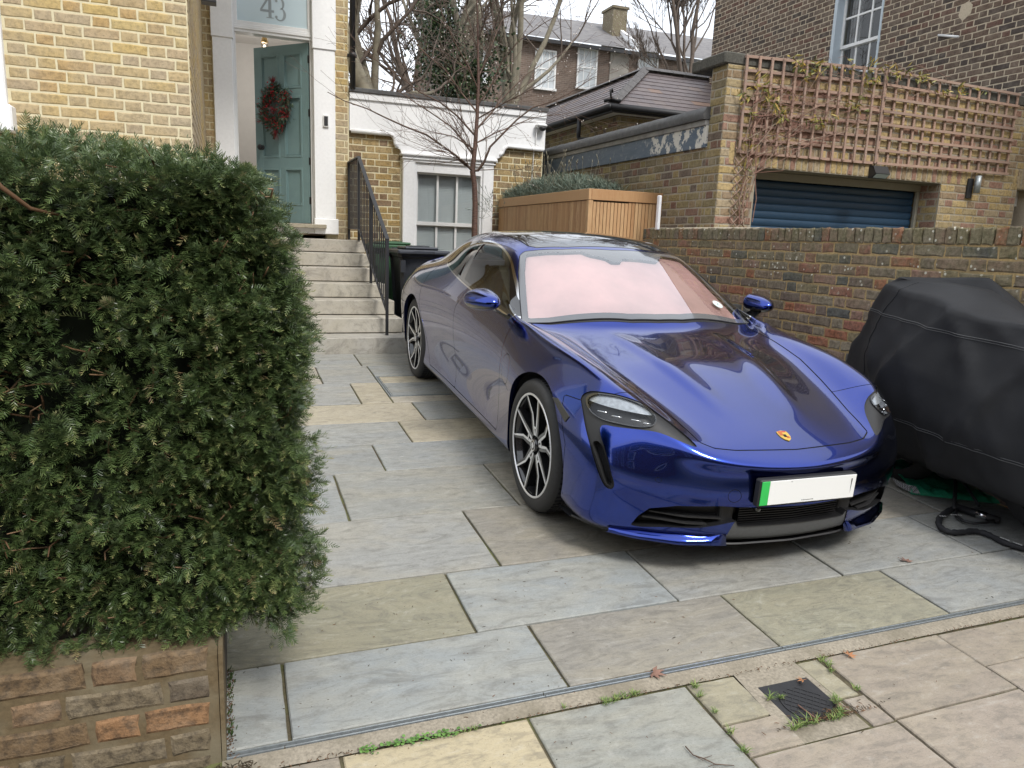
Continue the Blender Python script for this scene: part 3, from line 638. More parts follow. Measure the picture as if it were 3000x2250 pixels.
def sashwin(root,w,h,nc,nr,mat,bar=.03,split=True,glassmat=None):
    """origin: bottom centre; upper sash in front"""
    x0,x1=-w/2,w/2; hs=[(0,h/2+.015,.03),(h/2-.015,h,.0)]
    for (z0,z1,dy) in hs:
        f=MB(); f.bbox(x0,x0+.04,dy,dy+.035,z0,z1,.003); f.bbox(x1-.04,x1,dy,dy+.035,z0,z1,.003); f.bbox(x0+.04,x1-.04,dy,dy+.035,z0,z0+.05,.003); f.bbox(x0+.04,x1-.04,dy,dy+.035,z1-.04,z1,.003)
        so=link('sash',f,mat,root)
        bars=MB(); iw=w-.08
        for k in range(1,nc): x=x0+.04+iw*k/nc; bars.bbox(x-bar/2,x+bar/2,dy+.004,dy+.03,z0+.05,z1-.04,.002)
        hh=z1-z0-.09
        for k in range(1,nr):
            for c in range(nc): bars.bbox(x0+.04+iw*c/nc+bar/2,x0+.04+iw*(c+1)/nc-bar/2,dy+.004,dy+.03,z0+.05+hh*k/nr-bar/2,z0+.05+hh*k/nr+bar/2,.002)
        link('glazing_bar',bars,mat,so)
        for c in range(nc):
            for k in range(nr):
                g_=MB(); a,b=x0+.04+iw*c/nc,x0+.04+iw*(c+1)/nc; p,q=z0+.05+hh*k/nr,z0+.05+hh*(k+1)/nr
                g_.add([(a,dy+.018,p),(b,dy+.018,p),(b,dy+.018,q),(a,dy+.018,q)],[(0,1,2,3)]); link('pane',g_,glassmat or M['glass'],so,fix=False)
sashwin(sash,.92,1.42,3,1,M['white_gloss'],.032)
M['blind']=flat('blind_slats',(.62,.64,.65),.6,.03,10)
bl=MB()
for i in range(62):
    z=.04+i*.0222; bl.add([(-.45,.070,z),(.45,.070,z),(.45,.078,z+.021),(-.45,.078,z+.021)],[(0,1,2,3)])
link('blind',bl,M['blind'],sash,fix=False)
mb=MB(); mb.box(-.47,.47,.11,.12,0,1.5); link('backing',mb,M['blind'],sash)
sl_=thing('security_lamp','white floodlight with a dome sensor on the right end of the white parapet','lamp',(4.17,10.16,3.22))
mb=MB(); mb.bbox(-.08,.08,-.10,.02,.0,.05,.02); link('housing',mb,M['white_gloss'],sl_)
mb=MB(); mb.lathe([(0,-.05),(.03,-.045),(.05,-.02),(.05,0),(0,0)],14,M=Matrix.Translation((.02,-.05,0))); link('sensor',mb,M['black_plastic'],sl_)
cb=MB(); cb.tube([(4.12,10.15,3.2),(4.12,10.18,3.0),(4.118,10.225,2.9),(4.11,10.235,2.55),(4.06,10.235,2.1)],.008,6); tag(link('white_cable',cb,M['white_gloss']),'thin white cable running down the ochre brick below the floodlight','cable')

# ------------------------------------------------------------------ steps, railing
M['step']=mat_stone('sawn_step_stone',[(.42,.395,.345),(.44,.415,.36),(.40,.385,.35),(.43,.40,.35)],2.6,1.2,.15,120,.6)
st=thing('stone_steps','flight of seven sawn grey stone steps up to the open front door','steps',(.7,7.37,0)); st.location=(0,0,0)
Y0,TR=7.37,.33; Z0=.46; RI=.157
for k in range(7):
    y=Y0+TR*k; x1={0:1.72,1:1.68,2:1.66,3:1.64}.get(k,1.56); mb=MB()
    yb=y+TR+.06 if k<6 else 10.115
    mb.bbox(-.235,x1,y,yb,Z0+RI*k-(.10 if k==0 else 0)+.008,Z0+RI*(k+1),.006); link('step',mb,M['step'],st)
    mb=MB(); mb.box(-.23,x1-.05,y+.02,10.1,Z0+RI*k-.14,Z0+RI*k+.006); link('riser_core',mb,M['soil'],st)
rl=thing('metal_railing','black metal railing with thin balusters beside the stone steps','railing'); RX=1.485
def gp(y): return y
mb=MB()
tA=(RX,7.55,1.592); tB=(RX,9.35,2.555); tC=(RX,10.19,2.555)
def bar_(mb,a,b,w=.02,h=.008):
    a=np.array(a);b=np.array(b); d=(b-a)/np.linalg.norm(b-a); s=np.array([1,0,0.]); u=np.cross(d,s); 
    V=[p+s*w*i+u*h*j for p in (a,b) for i,j in ((-1,-1),(1,-1),(1,1),(-1,1))]
    mb.add(V,[(0,1,5,4),(1,2,6,5),(2,3,7,6),(3,0,4,7),(0,3,2,1),(4,5,6,7)])
bar_(mb,tA,tB); bar_(mb,tB,tC); link('handrail',mb,M['black_metal'],rl)
mb=MB(); bA=(RX,7.55,.86); bB=(RX,9.35,1.70); bC=(RX,10.19,1.70); bar_(mb,bA,bB,.012,.006); bar_(mb,bB,bC,.012,.006); link('bottom_rail',mb,M['black_metal'],rl)
def zt(y): return tA[2]+(tB[2]-tA[2])*(y-tA[1])/(tB[1]-tA[1]) if y<tB[1] else tB[2]
def zb(y): return bA[2]+(bB[2]-bA[2])*(y-bA[1])/(bB[1]-bA[1]) if y<bB[1] else bB[2]
for y,z0 in ((7.55,.617),(8.5,1.09),(9.35,1.56),(10.17,1.56)):
    mb=MB(); mb.box(RX-.014,RX+.014,y-.014,y+.014,z0,zt(y)); link('post',mb,M['black_metal'],rl)
me=None
for i in range(1,17):
    y=7.55+i*1.8/17; mb=MB(); mb.box(RX-.006,RX+.006,y-.006,y+.006,zb(y),zt(y)); link('baluster',mb,M['black_metal'],rl)
for i in range(1,8):
    y=9.35+i*.82/8; mb=MB(); mb.box(RX-.006,RX+.006,y-.006,y+.006,zb(y),zt(y)); link('baluster',mb,M['black_metal'],rl)

# ------------------------------------------------------------------ wheelie bins
def bin_(name,label,loc,w,mat,matlid,group,rz=0):
    b=thing(name,label,'wheelie bin',loc,group,rot=(0,0,rz)); h=.93; d=.62
    mb=MB(); rings=[(.0,.78),(.55,.88),(.88,.97),(.90,1.03),(h,1.03)]
    V=[]
    for z,s in rings:
        for sx_,sy_ in ((-1,-1),(1,-1),(1,1),(-1,1)):
            for c in ((.10,0),(0,.10)) if sx_*sy_>0 else ((0,.10),(.10,0)): V.append((sx_*(w/2*s-c[0]*.35),sy_*(d/2*s-c[1]*.35),z))
    n=8; F=[(i*n+k,i*n+(k+1)%n,(i+1)*n+(k+1)%n,(i+1)*n+k) for i in range(len(rings)-1) for k in range(n)]; mb.add(V,F)
    for k in (-1,1): mb.bbox(k*w*.42-.03,k*w*.42+.03,-d*.52,-d*.46,.72,.86,.004)
    link('body',mb,mat,b)
    mb=MB(); mb.bbox(-w/2*1.10,w/2*1.10,-d/2*1.15,d/2*1.10,h,h+.05,.012); mb.bbox(-w*.36,w*.36,-d*.40,d*.35,h+.05,h+.085,.015); mb.bbox(-w*.20,w*.20,-d*.25,d*.2,h+.085,h+.095,.004)
    mb.bbox(-w/2*1.04,-w*.2,-d/2*1.22,-d/2*1.15,h+.005,h+.035,.006); mb.bbox(w*.2,w/2*1.04,-d/2*1.22,-d/2*1.15,h+.005,h+.035,.006); mb.tube([(-w*.42,d*.55,h+.05),(w*.42,d*.55,h+.05)],.016,8); link('lid',mb,matlid,b)
    for k in (-1,1):
        mb=MB(); mb.lathe([(0,-.025),(.09,-.025),(.1,-.015),(.1,.015),(.09,.025),(0,.025)],18,M=Matrix.Translation((k*w*.40,d*.38,.1))@Matrix.Rotation(PI/2,4,'Y')); link('wheel',mb,M['black_plastic'],b)
    return b
M['bin_black']=flat('charcoal_bin_plastic',(.028,.031,.037),.42,.15,30); M['bin_green']=flat('green_bin_plastic',(.035,.10,.045),.45,.15,30); M['bin_lid']=flat('dark_grey_bin_lid',(.040,.044,.054),.36,.2,20)
bin_('wheelie_bin','charcoal black wheelie bin standing behind the rear of the blue car',(2.07,8.72,gz(2,8.7)-.04),.56,M['bin_black'],M['bin_lid'],'wheelie bins beside the steps')
bin_('wheelie_bin','dark green wheelie bin half hidden behind the railing and the black bin',(1.93,9.55,gz(2,9.5)-.05),.56,M['bin_green'],M['bin_green'],'wheelie bins beside the steps')

# ------------------------------------------------------------------ low boundary wall and the yew hedge
lw_=thing('low_brick_wall','low old brown brick wall with wide mortar under the yew hedge','wall')
lwb=slab_wall('wall',lw_,-3.2,-.072,2.0315,2.24,-.1,.455,M['mortar_base'])
LB=Bricks(M['brick_base'],300,.0042)
LB.wall(lwb,(-3.2,2.03,gz(-.3,2)-.045),0,3.118,.0,.42,ch=.0835,sl=.245,zig=0,jt=.016); LB.done()
mb=MB(); mb.box(-.070,-.058,2.028,2.26,.12,.46); link('render_edge',mb,M['mortar_base'],lw_)
mb=MB(); mb.box(-3.2,-.058,2.24,2.95,-.1,.36); link('earth_bank',mb,M['soil'],lw_)
# ------------------------------------------------------------------ boundary wall between forecourt and neighbour
bwall=thing('boundary_wall','weathered red and brown garden wall with mossy top, behind the blue car','wall')
WX=4.30; bb=slab_wall('wall',bwall,WX+.0015,WX+.215,.9,7.33,-.2,1.715,M['mortar_wall'],axis='y')
BW=Bricks(M['brick_wall'],300,.0055)
BW.wall(bb,(WX,7.33,.02),-PI/2,6.43,.0,1.69,ch=.0805,sl=.238,prio=lambda w:not(w[1]<3.9 and w[2]<1.35) and w[2]>.75,jt=.0105)
r=random.Random(8)
y=7.33
while y>1.0:                                    # brick on edge coping
    wd_=r.uniform(.070,.080); k=r.randrange(6)
    BW.items.append((45 if y>2.6 else -900,bb,np.array([WX-.006,y,1.708]),-PI/2,wd_,.108)); y-=wd_+.008
BW.done()
mb=MB(); mb.box(WX+.012,WX+.215,.9,7.33,1.715,1.812)
link('coping_core',mb,M['brick_wall'],bwall)
mb=MB(); n_=50; V=[]
for i in range(n_+1):
    yy=7.34-1.9*i/n_; 
    for xx,zz in ((WX+.03,1.815+r.uniform(-.004,.004)),(WX+.10,1.828+r.uniform(-.005,.005)),(WX+.3,1.83)): V.append((xx,yy,zz))
mb.add(V,[(3*i+j,3*i+1+j,3*i+4+j,3*i+3+j) for i in range(n_) for j in (0,1)],smooth=True); link('mortar_fillet',mb,M['mortar_garage'],bwall,fix=False)

# ------------------------------------------------------------------ neighbour's garage
gar=thing('neighbour_garage','yellow brick garage with a navy roller door, trellis and stone coping','garage')
GX,GY=4.50,6.30
gs=slab_wall('wall',gar,GX+.0015,GX+.22,GY+.25,10.9,-.2,2.70,M['mortar_garage'],axis='y')
gf=slab_wall('wall',gar,GX+.0015,9.6,GY+.0015,GY+.25,-.2,3.365,M['mortar_garage'],holes=[(4.94,7.47,0,2.44),(8.69,9.5,0,2.45)])
GB=Bricks(M['brick_garage'],300,.003)
GB.wall(gs,(GX,10.9,.015),-PI/2,4.6-.235,1.7,2.64,ch=.0805,sl=.236,prio=lambda w:not(w[1]>7.4 and w[2]<2.15))
GB.wall(gs,(GX,GY+.24,.015),-PI/2,.24,1.7,3.36,ch=.0805,sl=.236)
GB.done()
GF=Bricks(M['brick_front'],300,.003); GF.mat=M['brick_front']
# (front shares the 300 limit with the side: fewer singles here)
GF.limit=0
GF.wall(gf,(GX,GY,.015),0,5.1,1.7,3.36,ch=.0805,sl=.236,holes=[(.44,2.97,0,2.672),(4.19,5.0,0,2.672)])
r=random.Random(9); x=4.60
while x<8.1: GF.items.append((30,gf,np.array([x,GY-.002,2.445]),0,.064,.215)); x+=.0755
x=8.6
while x<9.6: GF.items.append((30,gf,np.array([x,GY-.002,2.455]),0,.064,.215)); x+=.0755
GF.done()
gr_=slab_wall('reveal',gar,7.474,7.52,GY+.25,GY+.75,0,2.6,M['mortar_garage'],axis='y')
RB=Bricks(M['brick_front'],0,.003); RB.wall(gr_,(7.47,GY+.75,.015),-PI/2,.74,1.7,2.44,ch=.0805,sl=.236); RB.done()
mb=MB(); mb.bbox(GX-.05,9.7,GY-.008,GY+.40,3.365,3.475,.012); mb.bbox(GX-.05,GX+.35,GY+.401,GY+.55,3.365,3.475,.012); link('stone_coping',mb,mat_mortar('mossy_coping_stone',(.12,.115,.10),.4,stain=(.06,.06,.05)),gar)
mb=MB(); mb.box(GX+.22,9.6,GY+.25,10.9,2.78,2.86); mb.box(GX+.22,9.6,10.7,10.9,0,2.8); mb.box(9.4,9.6,GY+.25,10.9,0,2.8); link('roof',mb,M['dark_lead'],gar)
# coping roll, grey strip and peeling blue fascia on the side
mb=MB(); n_=46
V=[]; 
for i in range(n_+1):
    yy=6.52+4.4*i/n_; w=.004*math.sin(i*2.1)+.003*math.sin(i*.7)
    for xx,zz in ((GX-.075+w,2.885),(GX-.085+w,2.93),(GX-.05,3.00),(GX+.06,3.02),(GX+.22,2.98)): V.append((xx,yy,zz+w*.5))
mb.add(V,[(5*i+j,5*i+1+j,5*i+6+j,5*i+5+j) for i in range(n_) for j in range(4)],smooth=True)
mb.add([(GX-.075,6.52,2.885),(GX-.085,6.52,2.93),(GX-.05,6.52,3.0),(GX+.06,6.52,3.02),(GX+.22,6.52,2.98),(GX+.22,6.52,2.885)],[(0,1,2,3,4,5)])
mb.add([(GX-.075,6.52,2.885),(GX-.0,6.52,2.88),(GX-.0,10.92,2.88),(GX-.075,10.92,2.885)],[(0,1,2,3)]); link('roof_edge',mb,M['dark_lead'],gar,fix=False)
mb=MB(); mb.bbox(GX-.045,GX,6.53,10.9,2.83,2.883,.004); link('grey_strip',mb,flat('grey_board',(.30,.29,.27),.8,.25,8),gar)
t=NT('peeling_blue_paint'); p=t.pos(); z=t.xyz(p)
n1=t.noise(9,6,.62,p); edge=t.math('ADD',t.math('MULTIPLY',t.ramp(z[1],[(0,1.0),(1,0.0)]),0),0)
my=t.n.new('ShaderNodeMapRange'); my.inputs['From Min'].default_value=7.9; my.inputs['From Max'].default_value=6.6; t.l.new(z[1],my.inputs['Value'])
pf=t.math('MULTIPLY',t.ramp(n1,[(.50,0.0),(.515,1.0)],'LINEAR'),t.ramp(t.math('ADD',my.outputs[0],t.math('MULTIPLY',n1,.6)),[(.52,0.0),(.62,1.0)]))
lo=t.math('MULTIPLY',t.ramp(t.noise(16,5,.6,p),[(.60,0.0),(.62,1.0)]),.8)
c=t.mix(t.ramp(t.noise(5,4,.6,t.mapping(p,(1,1,4))),[(.3,0.0),(.7,1.0)]),(.085,.12,.165),(.13,.165,.205)); c=t.mix(pf,c,(.62,.60,.54)); c=t.mix(t.math('MULTIPLY',lo,.25),c,(.5,.48,.42))
t.p(color=c,rough=.6); t.bump(pf,.6,.004); M['blue_fascia']=t.m
mb=MB(); mb.bbox(GX-.03,GX,6.53,10.9,2.62,2.829,.003); link('fascia',mb,M['blue_fascia'],gar)
# roller door in interlocking slats
M['navy']=flat('navy_powder_coat',(.021,.054,.10),.36,.08,6)
rd_=link('door_frame',(lambda m:(m.bbox(4.94,7.47,GY+.26,GY+.30,2.36,2.44,.004),m.bbox(7.43,7.468,GY+.26,GY+.30,0.2,2.36,.004),m.bbox(4.942,4.97,GY+.26,GY+.30,0.2,2.36,.004),m)[-1])(MB()),flat('cream_frame',(.33,.31,.25),.5,.06,10),gar)
dd=MB(); dd.box(4.97,7.43,GY+.335,GY+.35,.2,2.36); door2=link('roller_door',dd,M['navy'],gar)
z=2.36; me=None
while z>1.60:
    if me is None:
        sm=MB(); n_=6; pr=[(.0,0),(-.008,.012),(-.013,.035),(-.011,.058),(-.004,.074),(0,.077)]
        V=[(x,yy,zz) for yy,zz in pr for x in (0,2.46)]; sm.add(V,[(2*i,2*i+1,2*i+3,2*i+2) for i in range(5)],smooth=True); me=sm.mesh('slat'); me.materials.append(M['navy'])
    o=bpy.data.objects.new('slat',me); COL.objects.link(o); o.parent=door2; o.location=(4.97,GY+.325,z-.079); z-=.079
mb=MB(); mb.box(8.69,9.5,GY+.3,GY+.34,.2,2.3); link('side_door',mb,M['navy'],gar)
mb=MB(); mb.bbox(8.69,9.5,GY+.2,GY+.26,2.27,2.45,.004); link('side_door_frame',mb,M['white_gloss'],gar)
# trellis panels
M['trellis']=(lambda t:(t.p(color=t.mix(t.ramp(t.noise(6,6,.7,t.mapping(t.pos(),(3,3,14))),[(.35,0.0),(.65,1.0)]),(.33,.21,.155),t.ramp(t.tone(),[(0,(.35,.275,.235)),(.5,(.44,.295,.225)),(1,(.25,.195,.17))])),rough=.8),t.m)[1])(NT('weathered_cedar_trellis'))
def trellis(label,x0,x1,zb0,zt0,zb1,zt1,nv,nh,front_v):
    tr_=thing('trellis_panel',label,'trellis',(x0,GY-.03,zb0),'trellis panels on the garage front'); w=.026
    for i in range(nv):
        f=i/(nv-1); x=x0+(x1-x0)*f+r.uniform(-.004,.004); mb=MB(); zb=zb0+(zb1-zb0)*f; zt_=zt0+(zt1-zt0)*f; ya=(-.020,-.003) if front_v else (.0,.017)
        mb.bbox(x-x0-w/2,x-x0+w/2,ya[0],ya[1],zb-zb0,zt_-zb0,.002,r.random()); o_=link('slat',mb,M['trellis'],tr_); o_.rotation_euler=(0,r.uniform(-.006,.006),0)
    for k in range(nh):
        f=k/(nh-1); a=zb0+(zt0-.02-zb0)*f+.01; b=zb1+(zt1-.02-zb1)*f+.01; ya=(-.001,.016) if front_v else (-.019,-.002)
        mb=MB(); V=[(x,y_,z_+d) for y_ in ya for x,z_ in ((-.013,a-zb0),(x1-x0+.013,b-zb0)) for d in (-.013,.013)]
        mb.add(V,[(0,2,3,1),(4,5,7,6),(0,1,5,4),(2,6,7,3),(0,4,6,2),(1,3,7,5)],r.random()); link('slat',mb,M['trellis'],tr_)
    return tr_
pA=at(2165,447,1,GY-.04); pB=at(2190,160,1,GY-.04); pC=at(2593,483,1,GY-.04); pD=at(2625,215,1,GY-.04)
trellis('left trellis panel with upright slats in front, bare climber threaded through it',pA[0],6.42,pA[2],pB[2],pC[2]-.0,pD[2]+.03,13,8,True)
pE=at(2947,512,1,GY-.04); pF=at(2988,275,1,GY-.04)
trellis('right trellis panel with level slats in front, above the navy garage door',6.46,pF[0],pC[2]+.0,pD[2]+.02,pE[2],pF[2],14,8,False)
# expanding willow trellis beside the door
wt=thing('lattice_trellis','narrow diamond lattice of thin sticks beside the navy garage door','trellis',(4.75,GY-.03,1.7))
for k in range(9):
    for s_ in (1,-1):
        z=-.05+k*.095; mb=MB(); mb.tube([(-.10 if s_>0 else .10,-.005*s_,z),(.10 if s_>0 else -.10,-.005*s_,z+.20)],.0055,5); link('stick',mb,M['trellis'],wt)
# lights on the garage
so=thing('solar_light','black wedge solar light below the meeting of the two trellis panels','lamp',(6.49,GY-.005,2.43))
mb=MB(); mb.prism([(-.10,0,0),(-.10,0,.125),(-.10,-.055,.125),(-.10,-.10,.045),(-.10,-.05,0)],(.20,0,0)); link('housing',mb,M['black_plastic'],so)
mb=MB(); V=[(-.09,-.051,.004),(.09,-.051,.004),(.09,-.098,.042),(-.09,-.098,.042)]; mb.add([(a,b-.003,c-.003) for a,b,c in V],[(0,1,2,3)]); link('led_panel',mb,M['frost'],so)
ul=thing('up_down_light','steel cylinder wall light on a black plate right of the garage door','lamp',(7.90,GY-.005,2.42))
mb=MB(); mb.bbox(-.045,.035,-.02,.0,-.12,.10,.003); link('plate',mb,M['black_metal'],ul)
mb=MB(); mb.tube([(.05,-.06,-.06),(.05,-.06,.13)],.033,14); link('cylinder',mb,M['galv'],ul)

# ------------------------------------------------------------------ cedar bin store with lavender on top
M['cedar']=(lambda t:(t.p(color=t.mix(t.ramp(t.noise(7,7,.72,t.mapping(t.pos(),(9,9,1.1))),[(.35,0.0),(.62,1.0)]),t.ramp(t.tone(),[(0,(.32,.16,.07)),(.3,(.45,.24,.105)),(.55,(.52,.30,.145)),(.8,(.37,.20,.09)),(1,(.54,.34,.17))]),t.ramp(t.tone(),[(0,(.44,.25,.115)),(1,(.60,.39,.20))])),rough=.55),t.m)[1])(NT('oiled_cedar'))
cs=thing('cedar_bin_store','slatted cedar bin store with a planted roof tray, against the brick wall','bin store')
CX,CY,CZ=3.60,7.30,2.205; gr=lambda x,y:gz(x,y)
mb=MB(); mb.box(CX+.03,4.47,CY+.03,10.2,.35,CZ-.11); link('carcass',mb,M['soil'],cs)
mb=MB(); mb.bbox(CX-.012,CX+.02,CY-.012,10.18,CZ-.115,CZ,.003,.2); link('top_board',mb,M['cedar'],cs)
mb=MB(); mb.bbox(CX+.021,4.50,CY-.014,CY+.02,CZ-.115,CZ,.003,.6); link('top_board',mb,M['cedar'],cs)
mb=MB(); mb.bbox(CX-.008,CX+.045,CY-.008,CY+.045,.4,CZ-.117,.003,.1); link('corner_post',mb,M['cedar'],cs)
x=CX+.052; 
while x<4.47:
    wd_=.043 if not (3.98<x<4.02) else .043
    mb=MB(); mb.bbox(x,x+wd_-.006,CY,CY+.02,.42,CZ-.12-(.012 if x<4.05 else 0),.002,r.random()); link('slat',mb,M['cedar'],cs); x+=wd_
y=CY+.052
while y<10.15:
    mb=MB(); mb.bbox(CX,CX+.02,y,y+.037,.42,CZ-.12,.002,r.random()); link('slat',mb,M['cedar'],cs); y+=.043
mb=MB(); mb.box(CX+.02,4.45,CY+.02,10.15,CZ-.06,CZ-.035); link('soil',mb,M['soil'],cs)
wp=thing('white_post','white painted upright strip between the cedar store and the brick wall','post',(4.285,7.0,1.8))
mb=MB(); mb.bbox(-.02,.012,-.03,.03,.0,.36,.01); link('strip',mb,M['white'],wp)

# ------------------------------------------------------------------ slate roofed outbuilding behind the garage
ob_=thing('slate_outbuilding','brick outbuilding with a hipped purple slate roof behind the garage','outbuilding')
SXc,SYc,EZ=6.27,12.0,4.03
wb=slab_wall('wall',ob_,SXc+.25,10.5,SYc+.25,17.8,.4,4.0,M['mortar_garage'])
SB=Bricks(M['brick_garage'],140,.003)
SB.wall(wb,(SXc+.246,17.8,.0),-PI/2,5.55,2.6,3.95,ch=.08,sl=.236)
SB.wall(wb,(SXc+.25,SYc+.246,.0),0,3.4,2.6,3.95,ch=.08,sl=.236); SB.done()
mb=MB(); mb.box(SXc+.04,10.6,SYc+.04,17.95,3.90,3.96); link('soffit',mb,M['white'],ob_)
ridge=(7.6,13.33,4.95)
# two roof planes: south slope (faces the camera) and west hip slope; slates laid in courses
def slates(parent,E0,E1,R0,R1,ncourse,wid,name='slate',lim=None):
    """E0-E1 eaves, R0-R1 top line (may be a point)"""
    E0,E1,R0,R1=[np.array(q,float) for q in (E0,E1,R0,R1)]; nrm=np.cross(E1-E0,R0-E0); nrm/=np.linalg.norm(nrm)
    if nrm[2]<0: nrm=-nrm
    mb0=MB(); mb0.add([E0-nrm*.02,E1-nrm*.02,R1-nrm*.02,R0-nrm*.02] if np.linalg.norm(R1-R0)>.01 else [E0-nrm*.02,E1-nrm*.02,R0-nrm*.02],[(0,1,2,3)] if np.linalg.norm(R1-R0)>.01 else [(0,1,2)]); link('roof_deck',mb0,M['dark_lead'],parent,fix=False)
    ud=(E1-E0)/np.linalg.norm(E1-E0)
    for c in range(ncourse):
        f0,f1=c/ncourse,min(1,(c+1.12)/ncourse); A0,A1=E0+(R0-E0)*f0,E1+(R1-E1)*f0; B0,B1=E0+(R0-E0)*f1,E1+(R1-E1)*f1
        L0=(A0-E0)@ud; L1=(A1-E0)@ud; M0=(B0-E0)@ud; M1=(B1-E0)@ud; off=A0-ud*L0; offb=B0-ud*M0
        x=min(L0,M0)-wid*(.5 if c%2 else 0)
        x=math.floor(x/wid)*wid+(wid/2 if c%2 else 0)
        while x<max(L1,M1):
            a,b=max(x,L0),min(x+wid-.004,L1); p,q=max(x,M0),min(x+wid-.004,M1)
            if b-a>.03 or q-p>.03:
                b=max(a,b); q=max(p,q); h=.006+r.uniform(0,.002)
                V=[off+ud*a+nrm*(h+.004),off+ud*b+nrm*(h+.004),offb+ud*q+nrm*.002,offb+ud*p+nrm*.002,off+ud*a+nrm*(h-.004),off+ud*b+nrm*(h-.004)]
                m_=MB(); m_.add(V,[(0,1,2,3),(4,5,1,0)],r.random()); pr_=project((V[0]+V[2])/2)
                if pr_[2]>0 and -60<pr_[0]<3060 and pr_[1]>-60: link(name,m_,M['slate'],parent,fix=False)
            x+=wid
M['slate']=(lambda t:(t.p(color=t.mix(t.ramp(t.noise(30,5,.6,t.pos()),[(.3,0.0),(.7,.5)]),t.ramp(t.tone(),[(0,(.105,.085,.088)),(.35,(.125,.10,.10)),(.7,(.095,.08,.085)),(.93,(.14,.11,.10)),(.97,(.19,.12,.085))]),(.16,.14,.14)),rough=.5,spec=.4),t.m)[1])(NT('purple_slate'))
rp=thing('x','x','x'); bpy.data.objects.remove(rp)
slates(ob_,(SXc,SYc,EZ),(10.6,SYc,EZ),(7.6,13.33,4.95),(10.6,13.33,4.95),10,.26)
slates(ob_,(SXc,18.0,EZ),(SXc,SYc,EZ),(7.6,18.0,4.95),(7.6,13.33,4.95),10,.26)
def ridge_line(a,b,name='ridge_tiles',w=.11):
    a=np.array(a);b=np.array(b);n_=int(np.linalg.norm(b-a)/.32)+1; mb=MB()
    for i in range(n_):
        p=a+(b-a)*i/n_; q=a+(b-a)*(i+.97)/n_; d=(q-p)/np.linalg.norm(q-p); s=np.cross(d,[0,0,1.]); s/=np.linalg.norm(s); u=np.cross(s,d)
        V=[]
        for pt in (p,q):
            for k in (-1,-.5,0,.5,1): V.append(pt+s*w*k+u*(.055-.075*abs(k)))
        mb.add(V,[(j,j+1,j+6,j+5) for j in range(4)]+[(0,1,2,3,4),(9,8,7,6,5)],smooth=False)
    return link(name,mb,M['lead_ridge'],ob_)
M['lead_ridge']=flat('dark_ridge_tile',(.10,.095,.095),.75,.3,20,bump=.3)
ridge_line((SXc,SYc,EZ+.03),(7.6,13.33,4.98)); ridge_line((7.6,13.33,4.98),(10.6,13.33,4.98)); ridge_line((7.6,13.33,4.98),(7.6,18,4.98))
mb=MB(); 
for a,b in (((SXc-.06,SYc-.06,EZ-.06),(10.6,SYc-.06,EZ-.06)),((SXc-.06,SYc-.06,EZ-.06),(SXc-.06,18,EZ-.06))): mb.tube([a,b],.055,10)
mb.bbox(SXc-.02,10.6,SYc-.02,SYc+.04,EZ-.14,EZ-.01,.004); mb.bbox(SXc-.02,SXc+.04,SYc+.04,18,EZ-.14,EZ-.01,.004)
link('gutter',mb,M['black_plastic'],ob_)
mb=MB(); mb.tube([(SXc-.06,13.2,EZ-.08),(SXc-.06,13.2,EZ-.42),(SXc-.04,13.2,EZ-.47),(SXc+.05,12.95,EZ-.49),(SXc+.16,12.6,EZ-.49)],.04,10); link('downpipe',mb,M['black_plastic'],ob_)
mb=MB(); mb.tube([(SXc-.05,SYc-.05,EZ+.02),(SXc-.10,SYc-.1,EZ+.10),(SXc-.13,SYc-.13,EZ+.18),(SXc-.08,SYc-.08,EZ+.22),(SXc-.04,SYc-.04,EZ+.17)],.018,8); mb.tube([(SXc-.15,SYc+.05,EZ+.03),(SXc-.03,SYc-.03,EZ+.07),(SXc+.1,SYc-.1,EZ+.03)],.03,8); link('hip_iron',mb,M['black_metal'],ob_)

# ------------------------------------------------------------------ tall brick house on the right
th=thing('tall_brick_house','tall plum brown brick house side wall with one white sash window','house')
TX=9.0; tw=slab_wall('wall',th,TX+.0012,TX+.3,1.5,13.19,-.2,7.4,M['mortar_tall'],holes=[(8.98,9.93,3.95,5.75)],axis='y')
TB=Bricks(M['brick_tall'],300,.003)
TB.wall(tw,(TX,13.19,.02),-PI/2,11.69,2.6,6.6,ch=.0775,sl=.232,holes=[(3.26,4.21,3.95,5.75)],prio=lambda w:w[2]>3.4); TB.done()
mb=MB(); mb.box(TX+.3,16,1.5,1.7,-.2,7.4); mb.box(TX+.3,16,13.0,13.19,-.2,7.4); mb.box(TX,16,1.5,13.19,7.4,7.5); link('shell',mb,M['brick_tall'],th)
mb=MB(); mb.box(TX+.02,TX+.17,9.88,9.93,3.95,5.75); mb.box(TX+.02,TX+.17,8.98,9.0,3.95,5.75); mb.box(TX-.004,TX+.17,9.0,9.88,5.66,5.75); mb.box(TX-.012,TX+.02,9.88,9.945,3.95,5.77); mb.box(TX-.012,TX+.02,8.965,9.0,3.95,5.77); mb.bbox(TX-.06,TX+.2,8.93,9.98,3.87,3.95,.005); link('window_reveal',mb,flat('pale_blue_paint',(.50,.57,.62),.5,.05,14),th)
s2=thing('sash_window','white multi pane sash window high in the plum brown side wall','window',(TX+.12,9.44,3.95),rot=(0,0,-PI/2))
sashwin(s2,.88,1.71,3,2,M['white_gloss'],.03)
mb=MB(); mb.box(-.6,.6,.5,.52,-.2,2); link('room_back',mb,flat('dim_room',(.05,.05,.055),.8,.2,3),s2)
cu=MB()
for k in range(9): cu.box(-.42+.03*k,-.42+.03*k+.022,.10+.02*(k%2),.12+.02*(k%2),.05,1.68)
link('curtain',cu,flat('grey_curtain',(.20,.19,.19),.8,.1,10),s2)
